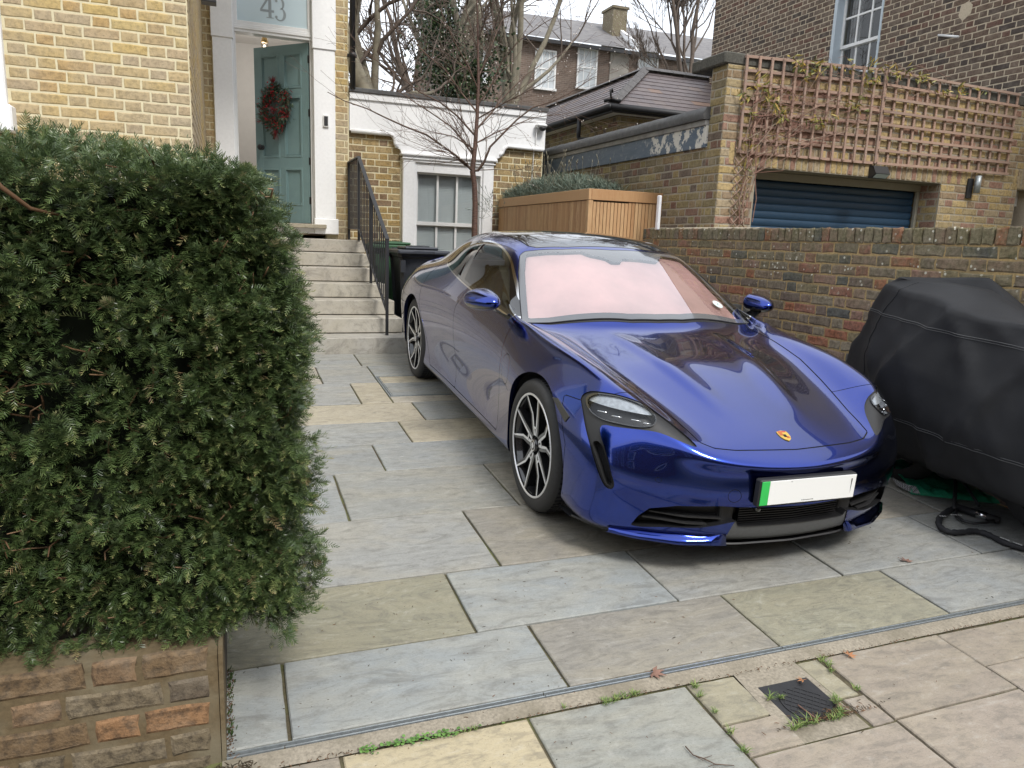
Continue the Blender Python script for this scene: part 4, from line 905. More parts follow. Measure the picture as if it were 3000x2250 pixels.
for lab,p0_,p1_ in (('short white stub of pipe sticking out of the plum brown wall',at(2750,103,0,TX),at(2808,108,0,TX-.14)),):
    mb=MB(); mb.tube([p0_,p1_],.016,8); o=link('pipe_stub',mb,M['white_gloss']); tag(o,lab,'pipe')
q=at(2828,32,0,TX); mb=MB(); mb.prism([(TX-.004,q[1]+dy,q[2]+dz) for dy,dz in ((-.09,-.05),(.02,-.12),(.09,-.04),(.07,.08),(-.03,.11),(-.1,.05))],(.01,0,0)); link('mortar_patch',mb,M['mortar_tall'],th)

# ------------------------------------------------------------------ terrace far behind
ft=thing('far_terrace','dark brown brick house far behind the trees with white sash windows and chimney','house')
FY=30.0; mb=MB(); mb.box(9.0,27,FY,FY+7,0,9.75); link('wall',mb,M['mortar_tall'],ft)
FB=Bricks(M['brick_tall'],0,.002)
FBmat=NT('far_brick'); p=FBmat.pos()
bt=FBmat.n.new('ShaderNodeTexBrick'); bt.inputs['Scale'].default_value=1; bt.inputs['Brick Width'].default_value=.225; bt.inputs['Row Height'].default_value=.075; bt.inputs['Mortar Size'].default_value=.008
bt.inputs['Color1'].default_value=(.13,.09,.07,1); bt.inputs['Color2'].default_value=(.20,.14,.11,1); bt.inputs['Mortar'].default_value=(.26,.22,.18,1)
cx_=FBmat.n.new('ShaderNodeCombineXYZ'); xx=FBmat.xyz(p); FBmat.l.new(xx[0],cx_.inputs[0]); FBmat.l.new(xx[2],cx_.inputs[1]); FBmat.l.new(cx_.outputs[0],bt.inputs['Vector'])
FBmat.p(color=FBmat.mix(FBmat.ramp(FBmat.noise(1.2,5,.6,p),[(.35,0.0),(.65,.6)]),bt.outputs['Color'],(.10,.08,.07)),rough=.9); M['far_brick']=FBmat.m
ft.children[0].data.materials.clear(); ft.children[0].data.materials.append(FBmat.m)
for (xa,xb,za,zb_,lb) in ((9.05,9.9,7.9,9.1,1),(11.95,12.90,7.93,9.42,1),(13.86,14.8,8.15,9.72,1),(16.75,17.75,8.35,9.95,1),(19.0,20.0,8.5,9.9,1),(9.4,10.3,4.9,6.5,1),(11.95,12.9,4.9,6.5,1),(13.86,14.8,4.9,6.5,1),(16.75,17.75,4.9,6.5,1)):
    m_=MB(); y=FY-.02; m_.box(xa,xa+.07,y-.04,y,za,zb_); m_.box(xb-.07,xb,y-.04,y,za,zb_); m_.box(xa+.07,xb-.07,y-.04,y,zb_-.07,zb_); m_.box(xa-.04,xb+.04,y-.1,y,za-.09,za); zm=(za+zb_)/2; m_.box(xa+.07,xb-.07,y-.03,y,zm-.03,zm+.03)
    for k in (1,2): xk=xa+(xb-xa)*k/3; m_.box(xk-.018,xk+.018,y-.025,y,za,zm-.03); m_.box(xk-.018,xk+.018,y-.025,y,zm+.03,zb_-.07)
    wo_=link('window',m_,M['white_gloss'],ft); g_=MB(); g_.box(xa+.07,xb-.07,y-.008,y-.003,za,zb_-.07); link('pane',g_,M['blind_pale'] if 'blind_pale' in M else M.setdefault('blind_pale',flat('pale_blind',(.52,.55,.57),.35,.12,3)),wo_)
mb=MB(); mb.box(15.40,16.30,FY-.05,FY,4,9.75); link('rendered_strip',mb,flat('stained_render',(.30,.28,.25),.9,.25,1.5),ft)
mb=MB(); E0=[(8.6,FY-.35,9.80),(27,FY-.35,11.2)]
zr=lambda x:9.75+(x-9)*.012
mb.add([(8.6,FY-.35,9.78),(27,FY-.35,9.9),(27,FY+3.2,11.9),(9.8,FY+3.2,11.6)],[(0,1,2,3)]); mb.add([(8.6,FY-.35,9.78),(9.8,FY+3.2,11.6),(8.6,FY+7,9.78)],[(0,1,2)])
t=NT('far_slates'); p=t.pos(); fr_=t.math('FRACT',t.math('MULTIPLY',t.xyz(p)[2],9.0))
t.p(color=t.mix(t.ramp(t.noise(3,6,.65,t.mapping(p,(1,1,6))),[(.35,0.0),(.65,1.0)]),(.11,.105,.11),(.20,.19,.185)),rough=.7); t.bump(fr_,.4,.02); M['far_slate']=t.m
link('roof',mb,t.m,ft,fix=False)
mb=MB(); mb.box(8.6,27,FY-.40,FY-.30,9.62,9.76); link('gutter',mb,M['black_plastic'],ft)
mb=MB(); mb.box(16.05,16.75,FY+1.2,FY+2.2,10.2,11.85); mb.box(15.99,16.81,FY+1.14,FY+2.26,11.85,11.95); ch=link('chimney',mb,M['brick_wall'],ft)
mb=MB(); mb.prism([(16.45,FY-.3,9.85),(16.45,FY+3.0,11.7),(16.45,FY+3.0,12.0),(16.45,FY-.3,10.15)],(.14,0,0)); link('parapet_gable',mb,M['white'],ft)
ft2=thing('far_house','low brown house glimpsed far off through the bare branches, left of the trees','house')
mb=MB(); mb.box(-2,7.2,40,46,0,6.2); link('wall',mb,M['far_brick'],ft2)
mb=MB(); mb.add([(-2.3,39.7,6.2),(7.5,39.7,6.2),(7.5,43,8.2),(-2.3,43,8.2)],[(0,1,2,3)]); link('roof',mb,M['far_slate'],ft2,fix=False)

# ------------------------------------------------------------------ the other side of the street (seen mirrored in the car)
op=thing('street_terrace','brick terrace across the street mirrored in the bodywork of the car','house')
mb=MB(); mb.box(-26,22,-19,-13,-1,9.4); link('wall',mb,M['brick_tall'],op)
mb=MB(); me_=None; wi=MB(); fr2=MB()
for i in range(14):
    for z in (.9,3.7,6.5):
        x=-24+i*3.4; wi.box(x,x+1.3,-12.99,-12.96,z,z+2.0); fr2.box(x-.12,x,-13.0,-12.9,z-.1,z+2.1); fr2.box(x+1.3,x+1.42,-13.0,-12.9,z-.1,z+2.1); fr2.box(x,x+1.3,-13.0,-12.9,z+2.0,z+2.15); fr2.box(x,x+1.3,-13,-12.9,z-.15,z); fr2.box(x,x+1.3,-12.955,-12.93,z+.96,z+1.04)
fo=link('window_frames',fr2,M['white_gloss'],op); link('panes',wi,flat('dark_pane',(.05,.06,.07),.1,.1,3),fo)
mb=MB(); mb.add([(-26,-12.7,9.4),(22,-12.7,9.4),(22,-16,11),(-26,-16,11)],[(0,1,2,3)]); link('roof',mb,M['far_slate'],op,fix=False)
# ------------------------------------------------------------------ vegetation
def needle_sheet(name, P, D, N, L, W, tone, bend=.15, segs=2):
    """P roots, D directions, N width directions, all (n,3)"""
    n=len(P); s=W[:,None]*N; up=np.cross(D,N); V=[]
    V.append(P-s*.35); V.append(P+s*.35)
    m=P+D*(L*.5)[:,None]+up*(L*bend*.6)[:,None]; V.append(m-s*.5); V.append(m+s*.5)
    e=P+D*(L*.97)[:,None]+up*(L*bend*.2)[:,None]; V.append(e-s*.12); V.append(e+s*.12)
    V=np.stack(V,1).reshape(-1,3); b=(np.arange(n)*6)[:,None]
    F=np.concatenate([b+np.array([[0,1,3,2]]),b+np.array([[2,3,5,4]])],1).reshape(-1,4)
    return np_mesh(name,V,F,np.repeat(tone,2))
def norm(a): return a/(np.linalg.norm(a,axis=-1,keepdims=True)+1e-9)
def mat_yew():
    t=NT('yew_needles'); a=t.n.new('ShaderNodeAttribute'); a.attribute_name='tone'; f=a.outputs['Fac']
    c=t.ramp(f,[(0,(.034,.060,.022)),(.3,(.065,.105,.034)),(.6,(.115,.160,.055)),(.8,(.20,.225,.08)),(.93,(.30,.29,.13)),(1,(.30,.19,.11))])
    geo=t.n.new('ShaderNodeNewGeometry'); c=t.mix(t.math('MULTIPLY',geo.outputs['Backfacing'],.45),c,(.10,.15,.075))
    t.p(color=c,rough=.33,spec=.55)
    tl=t.n.new('ShaderNodeBsdfTranslucent'); t.l.new(c,tl.inputs[0]); ms=t.n.new('ShaderNodeMixShader'); ms.inputs[0].default_value=.12
    t.l.new(t.b.outputs[0],ms.inputs[1]); t.l.new(tl.outputs[0],ms.inputs[2]); t.l.new(ms.outputs[0],t.out.inputs[0]); return t.m
M['yew']=mat_yew()
def vnoise(P,sc,seed):
    """cheap smooth value noise in numpy"""
    rs=np.random.RandomState(seed); T=rs.rand(24,24,24); q=P*sc; i=np.floor(q).astype(int); f=q-i; f=f*f*(3-2*f); out=0
    for dx in (0,1):
        for dy in (0,1):
            for dz in (0,1):
                w=(f[:,0] if dx else 1-f[:,0])*(f[:,1] if dy else 1-f[:,1])*(f[:,2] if dz else 1-f[:,2])
                out=out+w*T[(i[:,0]+dx)%24,(i[:,1]+dy)%24,(i[:,2]+dz)%24]
    return out
hedge=thing('yew_hedge','large dark green clipped yew hedge growing over the low brown brick wall','hedge')
HX0,HX1,HY0,HY1,HZ0,HZ1=-1.75,.142,2.13,2.75,.47,1.775
R_=np.random.RandomState(4)
def hedge_sprigs(n,face):
    u=R_.rand(n); v=R_.rand(n)
    if face=='front':
        P=np.stack([HX0+(HX1-HX0)*u,np.full(n,HY0),HZ0+(HZ1-HZ0)*v],1); out=np.tile([0,-1.,0],(n,1))
    elif face=='edge':
        P=np.stack([-.10+(HX1+.10)*u,np.full(n,HY0),HZ0+(HZ1-HZ0)*v],1); out=np.tile([0,-1.,0],(n,1)); P[:,1]+=.22*R_.rand(n)
    elif face=='top':
        P=np.stack([HX0+(HX1-HX0)*u,HY0+(HY1-HY0)*v,np.full(n,HZ1)],1); out=np.tile([0,0,1.],(n,1))
    elif face=='right':
        P=np.stack([np.full(n,HX1),HY0+(HY1-HY0)*u,HZ0+(HZ1-HZ0)*v],1); out=np.tile([1.,0,0],(n,1))
    else:
        P=np.stack([HX0+(HX1-HX0)*u,HY0+.35*v,np.full(n,HZ0)],1); out=np.tile([0,-.3,-1.],(n,1))
    # the clipped faces swell and sink; the right corner leans out at mid height, the top rises to the left
    h=(P[:,2]-HZ0)/(HZ1-HZ0); g=(P[:,0]-HX0)/(HX1-HX0)
    P[:,0]+=g**6*(.06*np.sin(h*2.6+.45)-.055*(h>.8)*(h-.8)/.2-.03)
    P[:,2]+=np.where(face=='top',.045*(1-g)-.02*np.maximum(0,g-.85)/.15*1.5,0)
    P[:,2]+=(1-h)*(-.055*(1-g)+.0)
    d1=vnoise(P+7,4.2,3)-.5; d2=vnoise(P+3,9.5,5)-.5
    P+=out*(d1*.12+d2*.07)[:,None]
    depth=R_.rand(n)**1.6*.13; P-=out*depth[:,None]
    keep=(vnoise(P+11,8.0,9)*.6+vnoise(P,17.,2)*.4)>.36+.12*(depth<.03)*0
    return P[keep],out[keep],depth[keep]
def sprig_needles(P,out,depth,nn=26):
    n=len(P); ax=norm(out*1.0+R_.normal(0,.55,(n,3))+np.array([0,0,.10])); L=R_.uniform(.028,.058,n)
    side=norm(np.cross(ax,R_.normal(0,1,(n,3))+np.array([0,0,2.2]))); upv=np.cross(side,ax)
    t=np.tile(np.linspace(.05,1,nn),(n,1)); sg=np.tile(np.where(np.arange(nn)%2==0,1,-1),(n,1))
    root=P[:,None,:]+ax[:,None,:]*(t*L[:,None])[:,:,None]+upv[:,None,:]*((-.25*t**2)*L[:,None])[:,:,None]
    fan=R_.normal(0,.18,(n,nn))
    D=norm(side[:,None,:]*sg[:,:,None]*(1.05-.55*t[:,:,None])+ax[:,None,:]*(.45+.75*t[:,:,None]**2)+upv[:,None,:]*(.25+fan)[:,:,None])
    Nn=norm(np.cross(D,upv[:,None,:]+R_.normal(0,.25,(n,nn,3))))
    Ln=(.0175*(1-.35*t**3)*R_.uniform(.8,1.15,(n,1))); W=np.full((n,nn),.0027)*R_.uniform(.85,1.15,(n,1))
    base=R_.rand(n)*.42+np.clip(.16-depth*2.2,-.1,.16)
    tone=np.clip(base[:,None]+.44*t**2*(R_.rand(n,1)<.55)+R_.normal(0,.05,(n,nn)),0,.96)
    rare=R_.rand(n)<.012; tone[rare]=R_.uniform(.93,1,(rare.sum(),nn))
    return [a.reshape(-1,3) for a in (root,D,Nn)]+[a.reshape(-1) for a in (Ln,W,tone)]
parts=[]
for face,n in (('front',23000),('top',4800),('right',6000),('edge',8500),('bottom',2400)):
    P,o_,d_=hedge_sprigs(n,face)
    if face in ('front','bottom','edge'): k=P[:,0]>-.80
    else: k=P[:,0]>-.95
    parts.append(sprig_needles(P[k],o_[k],d_[k],16))
A=[np.concatenate([q[i] for q in parts]) for i in range(6)]
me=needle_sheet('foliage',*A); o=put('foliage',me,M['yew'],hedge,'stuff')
# inside: near-black box painted as the inner shade, and woody stems
mb=MB(); mb.box(HX0,HX1-.085,HY0+.10,HY1,HZ0+.07,HZ1-.045); link('inner_shade',mb,mat_leaf('hedge_inner_shade',[(0,(.010,.014,.008)),(1,(.012,.016,.01))],.95,.1),hedge)
st_=MB(); RH=random.Random(17)
for _ in range(260):
    x=RH.uniform(-.85,HX1-.05); z=RH.uniform(HZ0+.03,HZ1-.02); p=np.array([x,HY0+.16,z]); pts=[p]
    d=np.array([RH.gauss(0,.5),-1,RH.gauss(.2,.4)]); 
    for k in range(4): pts.append(pts[-1]+d/np.linalg.norm(d)*RH.uniform(.03,.055)); d=d+np.array([RH.gauss(0,.35),0,RH.gauss(.1,.3)])
    st_.tube(pts,[.004,.0035,.003,.0025,.0015],4,RH.random())
st_.tube([(-.62,2.10,1.86),(-.505,2.055,1.72),(-.49,2.05,1.70),(-.44,2.07,1.655),(-.38,2.12,1.64)],[.004,.006,.006,.005,.003],6)
M['stem']=mat_leaf('yew_stem',[(0,(.10,.055,.03)),(.6,(.18,.11,.06)),(1,(.30,.19,.12))],.8,.2)
link('stems',st_,M['stem'],hedge,'stuff',fix=False)

# ------------------------------------------------------------------ bare trees
def grow(rng,p,d,L,r0,depth,maxd,out,spread=.55,up=.12,nseg=5,kids=(2,4),shrink=.68,wob=.18,minr=.0025,tips=None,gnarl=0):
    pts=[p]; rad=[r0]; q=np.array(d,float); seg=L/nseg; r1=max(r0*.55,minr)
    for i in range(nseg):
        q=q+np.array([rng.gauss(0,wob),rng.gauss(0,wob),rng.gauss(up*.4,wob)]); q/=np.linalg.norm(q); pts.append(pts[-1]+q*seg); rad.append(r0+(r1-r0)*(i+1)/nseg)
    out.append((pts,rad,depth))
    if depth>=maxd:
        if tips is not None: tips.append((pts[-1],q))
        return
    n=rng.randint(*kids)
    for k in range(n):
        i=rng.randint(max(1,nseg//3),nseg); b=pts[i]; s=np.cross(q,[rng.gauss(0,1),rng.gauss(0,1),rng.gauss(0,1)]); s/=np.linalg.norm(s)+1e-9
        nd=q*(1-spread*.5)+s*spread*rng.uniform(.7,1.3)+np.array([0,0,up]); nd/=np.linalg.norm(nd)
        grow(rng,b,nd,L*shrink*rng.uniform(.75,1.15),max(rad[i]*rng.uniform(.5,.72),minr),depth+1,maxd,out,spread,up,max(3,nseg-1) if depth<2 else nseg,kids,shrink,wob,minr,tips)
    grow(rng,pts[-1],q,L*shrink,max(rad[-1]*.9,minr),depth+1,maxd,out,spread,up,nseg,kids,shrink,wob,minr,tips)
M['bark_grey']=flat('grey_green_bark',(.19,.17,.125),.9,.35,6,bump=.5); M['bark_brown']=flat('brown_bark',(.12,.078,.058),.85,.3,30,bump=.4); M['twig_dark']=flat('dark_twigs',(.11,.085,.068),.9,.25,12)
def tree_from(name,label,cat,trunk_sets,mat_trunk,mat_twig,split=1,group=None,loc=(0,0,0)):
    t_=thing(name,label,cat,group=group or 'bare trees behind the houses'); a=MB(); b=MB()
    for out in trunk_sets:
        for pts,rad,dp in out: (a if dp<=split else b).tube(pts,rad,(8 if dp<=0 else 6) if dp<=split else (4 if rad[0]>.012 else 3),0,0,cap=False)
    link('trunk',a,mat_trunk,t_,fix=False); link('twigs',b,mat_twig,t_,'stuff',fix=False); return t_
V3=lambda *a: np.array(a,float)
# the great tree behind the extension: several limbs from one base
TY=16.5
def limb(px0,py0,px1,py1,y0,y1,r0,rng,depth=0,maxd=5,**kw):
    a=at(px0,py0,1,y0); b=at(px1,py1,1,y1); out=[]; L=np.linalg.norm(b-a); grow(rng,a,(b-a)/L,L,r0,depth,maxd,out,**kw); return out
rg=random.Random(31); kw=dict(spread=.62,up=.10,kids=(2,4),shrink=.66,wob=.10,nseg=5,minr=.0045)
sets=[]
base=at(1365,330,1,TY)
def limb3(p,q,r0,rng,maxd,**kw):
    out=[]; L=np.linalg.norm(q-p); grow(rng,p,(q-p)/L,L,r0,0,maxd,out,**kw); return out
for (px,py,dy,r0) in ((1345,-260,.2,.24),(1240,-120,-.6,.12),(1290,-250,.8,.15),(1430,-220,.3,.16),(1180,40,.5,.07),(1460,40,-.5,.085)):
    sets.append(limb3(base+V3(0,0,-.4),at(px,py,1,TY+dy),r0,rg,4,**dict(kw,kids=(2,3),minr=.005)))
sets.append([([base+V3(.05,0,-4.0),base+V3(.0,0,-2),base+V3(0,0,.2)],[.48,.42,.34],0)])
big=tree_from('bare_tree','thick leafless tree with ivy up its trunk, behind the white parapet','tree',sets,M['bark_grey'],M['twig_dark'],1)
sets=[]; b2=at(1490,340,1,17.5)
for (px,py,dy,r0) in ((1530,-120,.2,.16),(1600,-60,-.4,.10),(1700,20,.3,.08),(1450,-100,.3,.10),(1560,60,-.5,.075)):
    sets.append(limb3(b2,at(px,py,1,17.5+dy),r0,rg,4,**dict(kw,kids=(2,3))))
sets.append([([b2+V3(0,0,-4),b2+V3(0,0,.1)],[.30,.22],0)])
tree_from('bare_tree','leafless grey green tree right of the ivy clad trunk, before the far terrace','tree',sets,M['bark_grey'],M['twig_dark'],1)
sets=[]; b3=at(1100,330,1,14.0)
for (px,py,dy,r0) in ((1060,-60,.2,.10),(1010,120,-.6,.09),(1160,-20,.5,.08),(1200,120,.2,.06),(1040,200,0,.05)):
    sets.append(limb3(b3,at(px,py,1,14+dy),r0,rg,4,**dict(kw,minr=.006,wob=.22,spread=.8,kids=(2,3))))
b3b=at(1075,290,1,12.5)
sets.append([([b3b+V3(.1,0,-1.5),b3b+V3(0,0,0),at(1030,170,1,12.6),at(1003,60,1,12.8)],[.16,.15,.11,.08],0)])
tree_from('bare_tree','crooked leafless tree close beside the house, left of the white parapet','tree',sets,M['bark_grey'],M['twig_dark'],0)
sets=[]; b4=at(2010,300,1,24.0)
for (px,py,dy,r0) in ((1990,-60,.2,.10),(1940,0,-.6,.08),(2060,-40,.5,.09),(2040,60,.2,.07),(1900,120,0,.06)):
    sets.append(limb3(b4,at(px,py,1,24+dy),r0,rg,5,**dict(kw,minr=.008,up=.2,spread=.5)))
sets.append([([b4+V3(0,0,-3),b4+V3(0,0,.1)],[.2,.12],0)])
tree_from('bare_tree','fine leafless tree beyond the slate roof, beside the tall plum brown wall','tree',sets,M['twig_dark'],M['twig_dark'],0)
sets=[]; b5=at(1225,330,1,26.0)
for (px,py,dy,r0) in ((1220,-60,.2,.16),(1130,60,-.6,.12),(1290,100,.5,.10),(1170,160,0,.08)):
    sets.append(limb3(b5,at(px,py,1,26+dy),r0,rg,4,**dict(kw,minr=.014,up=.15,spread=.6,kids=(2,3))))
sets.append([([b5+V3(0,0,-5),b5+V3(0,0,.1)],[.3,.2],0)])
tree_from('bare_tree','thin distant leafless tree between the house and the ivy clad trunk','tree',sets,M['twig_dark'],M['twig_dark'],0)
# ivy on the great trunk
def leaves(name,P,size,mat,parent,seed,kind='stuff',tone=None,flatten=0.0):
    rs=np.random.RandomState(seed); n=len(P); D=norm(rs.normal(0,1,(n,3))); N=norm(np.cross(D,rs.normal(0,1,(n,3)))); L=size*rs.uniform(.6,1.2,n)
    V=np.stack([P,P+D*(L*.5)[:,None]+N*(L*.42)[:,None],P+D*L[:,None],P+D*(L*.5)[:,None]-N*(L*.42)[:,None]],1).reshape(-1,3)
    F=(np.arange(n)*4)[:,None]+np.array([[0,1,2,3]])
    return put(name,np_mesh(name,V,F,rs.rand(n) if tone is None else tone),mat,parent,kind)
M['ivy']=mat_leaf('ivy_leaves',[(0,(.012,.028,.012)),(.6,(.03,.058,.022)),(1,(.07,.10,.035))],.4)
rs=np.random.RandomState(6); P=[]
for (px,py,dx,n) in ((1290,60,30,900),(1285,130,34,1200),(1300,200,36,1200),(1320,270,36,900),(1400,215,30,500),(1440,190,30,420),(1255,0,26,500),(1340,320,40,500),(1405,250,20,200)):
    c=at(px,py,1,TY-.3); s_=dx/FPX*16.; P.append(c+rs.normal(0,1,(n,3))*np.array([s_,.25,.42]))
ivy=leaves('ivy',np.vstack(P),.075,M['ivy'],big,3)
# ------------------------------------------------------------------ small cherry in front of the extension window
ch=thing('small_cherry_tree','slim young cherry tree with sparse pale buds in front of the sash window','tree')
yC=9.15; key=[(1392,760),(1390,690),(1392,600),(1390,540),(1384,500)]
pts=[at(px,py,1,yC) for px,py in key]; base=pts[0].copy(); base[2]=gz(base[0],yC)
tk=MB(); tk.tube([base]+pts,[.046,.043,.040,.036,.034,.036],10,cap=False)
lead=[at(px,py,1,yC) for px,py in ((1384,500),(1392,430),(1398,340),(1402,240),(1400,120),(1398,0),(1394,-120))]
tk.tube(lead,[.034,.028,.024,.019,.014,.010,.006],8,cap=False); link('trunk',tk,(lambda t:(t.p(color=t.mix(t.ramp(t.noise(22,6,.7,t.mapping(t.pos(),(1,1,6))),[(.4,0.0),(.6,1.0)]),(.055,.028,.022),(.15,.085,.062)),rough=.6),t.m)[1])(NT('cherry_bark')),ch,fix=False)
bm_=MB(); tipz=[]; RC2=random.Random(12)
def cbranch(pxs,r0,yo=0.0,sub=8):
    n=len(pxs); pts=[at(px,py,1,yC+yo*i/(n-1)) for i,(px,py) in enumerate(pxs)]
    rad=[r0*(1-.75*i/(n-1)) for i in range(n)]; bm_.tube(pts,rad,5,cap=False)
    for _ in range(sub):
        i=RC2.randint(0,n-2); f=RC2.random(); p=pts[i]+(pts[i+1]-pts[i])*f; d=pts[i+1]-pts[i]; d=d/np.linalg.norm(d)
        d=d+np.array([RC2.gauss(0,.55),RC2.gauss(0,.6),RC2.gauss(.12,.45)]); d/=np.linalg.norm(d); out=[]
        grow(RC2,p,d,RC2.uniform(.25,.62),rad[i]*.42,0,1,out,spread=.5,up=.05,kids=(1,3),shrink=.6,wob=.12,nseg=4,minr=.0016,tips=tipz)
        for a,b,dp in out: bm_.tube(a,b,3,cap=False); tipz.extend([(q,d) for q in a[1:]])
BR=[([(1384,500),(1400,500),(1418,475),(1436,430),(1475,390),(1515,350),(1560,315),(1610,300),(1665,275),(1740,225)],.018,-.5),
    ([(1384,500),(1365,480),(1335,455),(1300,430),(1250,395),(1190,372),(1130,345),(1075,318),(1010,296),(960,270)],.017,-.7),
    ([(1390,460),(1350,405),(1320,370),(1262,330),(1215,300),(1150,255),(1118,235)],.013,.5),
    ([(1394,400),(1340,340),(1290,300),(1230,270),(1180,230),(1120,190),(1080,160)],.013,-.3),
    ([(1395,380),(1440,330),(1480,280),(1540,220),(1600,180),(1660,150)],.013,.5),
    ([(1398,330),(1350,270),(1310,210),(1250,160),(1200,110),(1140,80)],.012,.4),
    ([(1398,310),(1440,250),(1470,180),(1520,120),(1590,70),(1640,40)],.012,-.5),
    ([(1400,260),(1370,190),(1330,120),(1300,50),(1270,-20)],.011,-.3),([(1400,230),(1430,160),(1460,80),(1500,10)],.011,.4),
    ([(1400,150),(1380,80),(1360,10),(1350,-60)],.008,.3),([(1400,120),(1425,50),(1440,-30)],.008,-.3),
    ([(1394,420),(1450,390),(1500,370),(1560,345),(1640,335),(1700,325)],.010,.3),([(1392,440),(1330,400),(1260,385),(1200,360)],.009,-.5),
    ([(1396,350),(1480,300),(1560,260),(1620,225)],.010,-.8),([(1390,470),(1370,400),(1330,340),(1250,300),(1160,290)],.009,.6),([(1384,495),(1300,445),(1230,440),(1180,420)],.006,.3)]
for a,b,c in BR: cbranch(a,b,c,13)
link('branches',bm_,M['bark_brown'],ch,'stuff',fix=False)
M['blossom']=mat_leaf('pale_buds',[(0,(.62,.55,.50)),(1,(.80,.76,.72))],.7,.2)
bs=MB()
for i,(p,d) in enumerate(tipz):
    if RC2.random()<.10 and p[0]>2.35 or RC2.random()<.012:
        q=RC2.uniform(.005,.011); c=p+np.array([RC2.gauss(0,.006) for _ in range(3)]); V=[c+np.array(v)*q for v in ((1,0,0),(-1,0,0),(0,1,0),(0,-1,0),(0,0,1.2),(0,0,-1))]
        bs.add(V,[(0,2,4),(2,1,4),(1,3,4),(3,0,4),(2,0,5),(1,2,5),(3,1,5),(0,3,5)],RC2.random())
link('buds',bs,M['blossom'],ch,'stuff',fix=False)

# ------------------------------------------------------------------ lavender on the store, climber on the trellis
lav=thing('lavender','grey green lavender spilling over the roof tray of the cedar store','plant',(3.9,8.6,2.17)); lav.location=(0,0,0)
M['lavender']=mat_leaf('lavender_leaves',[(0,(.07,.095,.065)),(.5,(.14,.18,.14)),(.85,(.22,.27,.22)),(1,(.30,.30,.22))],.6,.3)
rs=np.random.RandomState(2); n=15000; y=7.75+2.45*rs.rand(n)**.9; x=3.63+.66*rs.rand(n); hgt=.05+.26*np.sin(np.clip((y-7.55)/2.75,0,1)*PI)**.6*np.clip(1-.5*np.abs(x-3.95)/.35,.2,1)
P=np.stack([x,y,2.17+hgt*rs.rand(n)],1); D=norm(np.stack([rs.normal(-.15,.6,n),rs.normal(-.1,.6,n),np.abs(rs.normal(.7,.4,n))],1)); N=norm(np.cross(D,rs.normal(0,1,(n,3))))
put('foliage',needle_sheet('foliage',P,D,N,rs.uniform(.04,.10,n),rs.uniform(.004,.007,n),rs.rand(n)),M['lavender'],lav,'stuff')
mb=MB(); 
for _ in range(70):
    y_=random.uniform(7.9,10.1); x_=random.uniform(3.55,4.25); p=np.array([x_,y_,2.3]); h=random.uniform(.15,.36); q=p+np.array([random.gauss(-.04,.08),random.gauss(-.05,.08),h]); m_=(p+q)/2+np.array([random.gauss(0,.02)]*3)
    mb.tube([p,m_,q],.0022,3,cap=False); mb.tube([q,q+(q-m_)*.28],[.006,.003],4,.97)
link('flower_stalks',mb,mat_leaf('dry_lavender_stalks',[(0,(.22,.20,.14)),(1,(.30,.27,.20))],.8),lav,'stuff',fix=False)
mb=MB(); 
for _ in range(40):
    p=np.array([random.uniform(3.3,3.6),10.1+random.uniform(-.25,.1),random.uniform(1.95,2.2)]); d=np.array([random.gauss(-.3,.4),random.gauss(-.2,.3),random.gauss(0,.4)]); mb.tube([p,p+d*.12,p+d*.2+np.array([0,0,.03])],.002,3,cap=False); mb.tube([p+d*.2+np.array([0,0,.03]),p+d*.25+np.array([0,0,.05])],[.006,.002],4,.5)
link('hanging_stalks',mb,M['lavender'],lav,'stuff',fix=False)
cl=thing('climbing_plant','bare climber with yellowing leaves threaded through the left trellis panel','climber')
cm=MB(); tp=[]; RL=random.Random(44)
roots=[at(2165+RL.uniform(0,45),650,1,GY-.06) for _ in range(7)]
for i,p in enumerate(roots):
    tgt=at(2200+RL.uniform(0,60),300+RL.uniform(-40,60),1,GY-.06); pts=[p]
    for k in range(1,7): pts.append(p+(tgt-p)*k/6+np.array([RL.gauss(0,.03),RL.gauss(0,.012),RL.gauss(0,.02)]))
    cm.tube(pts,[.006,.006,.005,.005,.0045,.004,.004],4,RL.random(),cap=False)
    for j in range(7):
        q=pts[RL.randint(3,6)]; tx=at(RL.uniform(2260,2640),RL.uniform(200,430),1,GY-.06+RL.uniform(-.05,.03)); L_=[q]; m_=5
        for k in range(1,m_+1): L_.append(q+(tx-q)*k/m_+np.array([RL.gauss(0,.05),RL.gauss(0,.015),RL.gauss(.02,.05)]))
        cm.tube(L_,[.0038,.003,.003,.0025,.002,.0015],3,RL.random(),cap=False); tp+=L_[2:]
for _ in range(26):
    a=at(RL.uniform(2280,2700),RL.uniform(170,260),1,GY-.05); cm.tube([a]+[a+np.array([.12*k+RL.gauss(0,.03),RL.gauss(0,.02),-.03*k+RL.gauss(0,.04)]) for k in range(1,5)],.002,3,RL.random(),cap=False)
link('stems',cm,mat_leaf('climber_stems',[(0,(.20,.10,.08)),(.5,(.28,.17,.13)),(1,(.36,.29,.22))],.8,.2),cl,'stuff',fix=False)
C=[(2186,268,9),(2188,290,7),(2330,180,10),(2345,200,14),(2365,215,10),(2390,190,14),(2400,205,8),(2225,240,6),(2240,262,8),(2255,285,12),(2275,300,10),(2285,325,8),(2200,325,6),(2290,345,8),(2380,350,9),(2400,365,10),(2430,350,5),(2545,240,12),(2560,225,8),(2500,300,8),(2520,305,10),(2530,285,5),(2600,205,8),(2660,215,8),(2695,225,10),(2720,235,8),(2765,265,9),(2810,260,9),(2820,270,6),(2880,265,3),(2190,420,5),(2190,495,5),(2560,195,8),(2450,200,4),(2480,195,5),(2630,210,6)]
lf=MB()
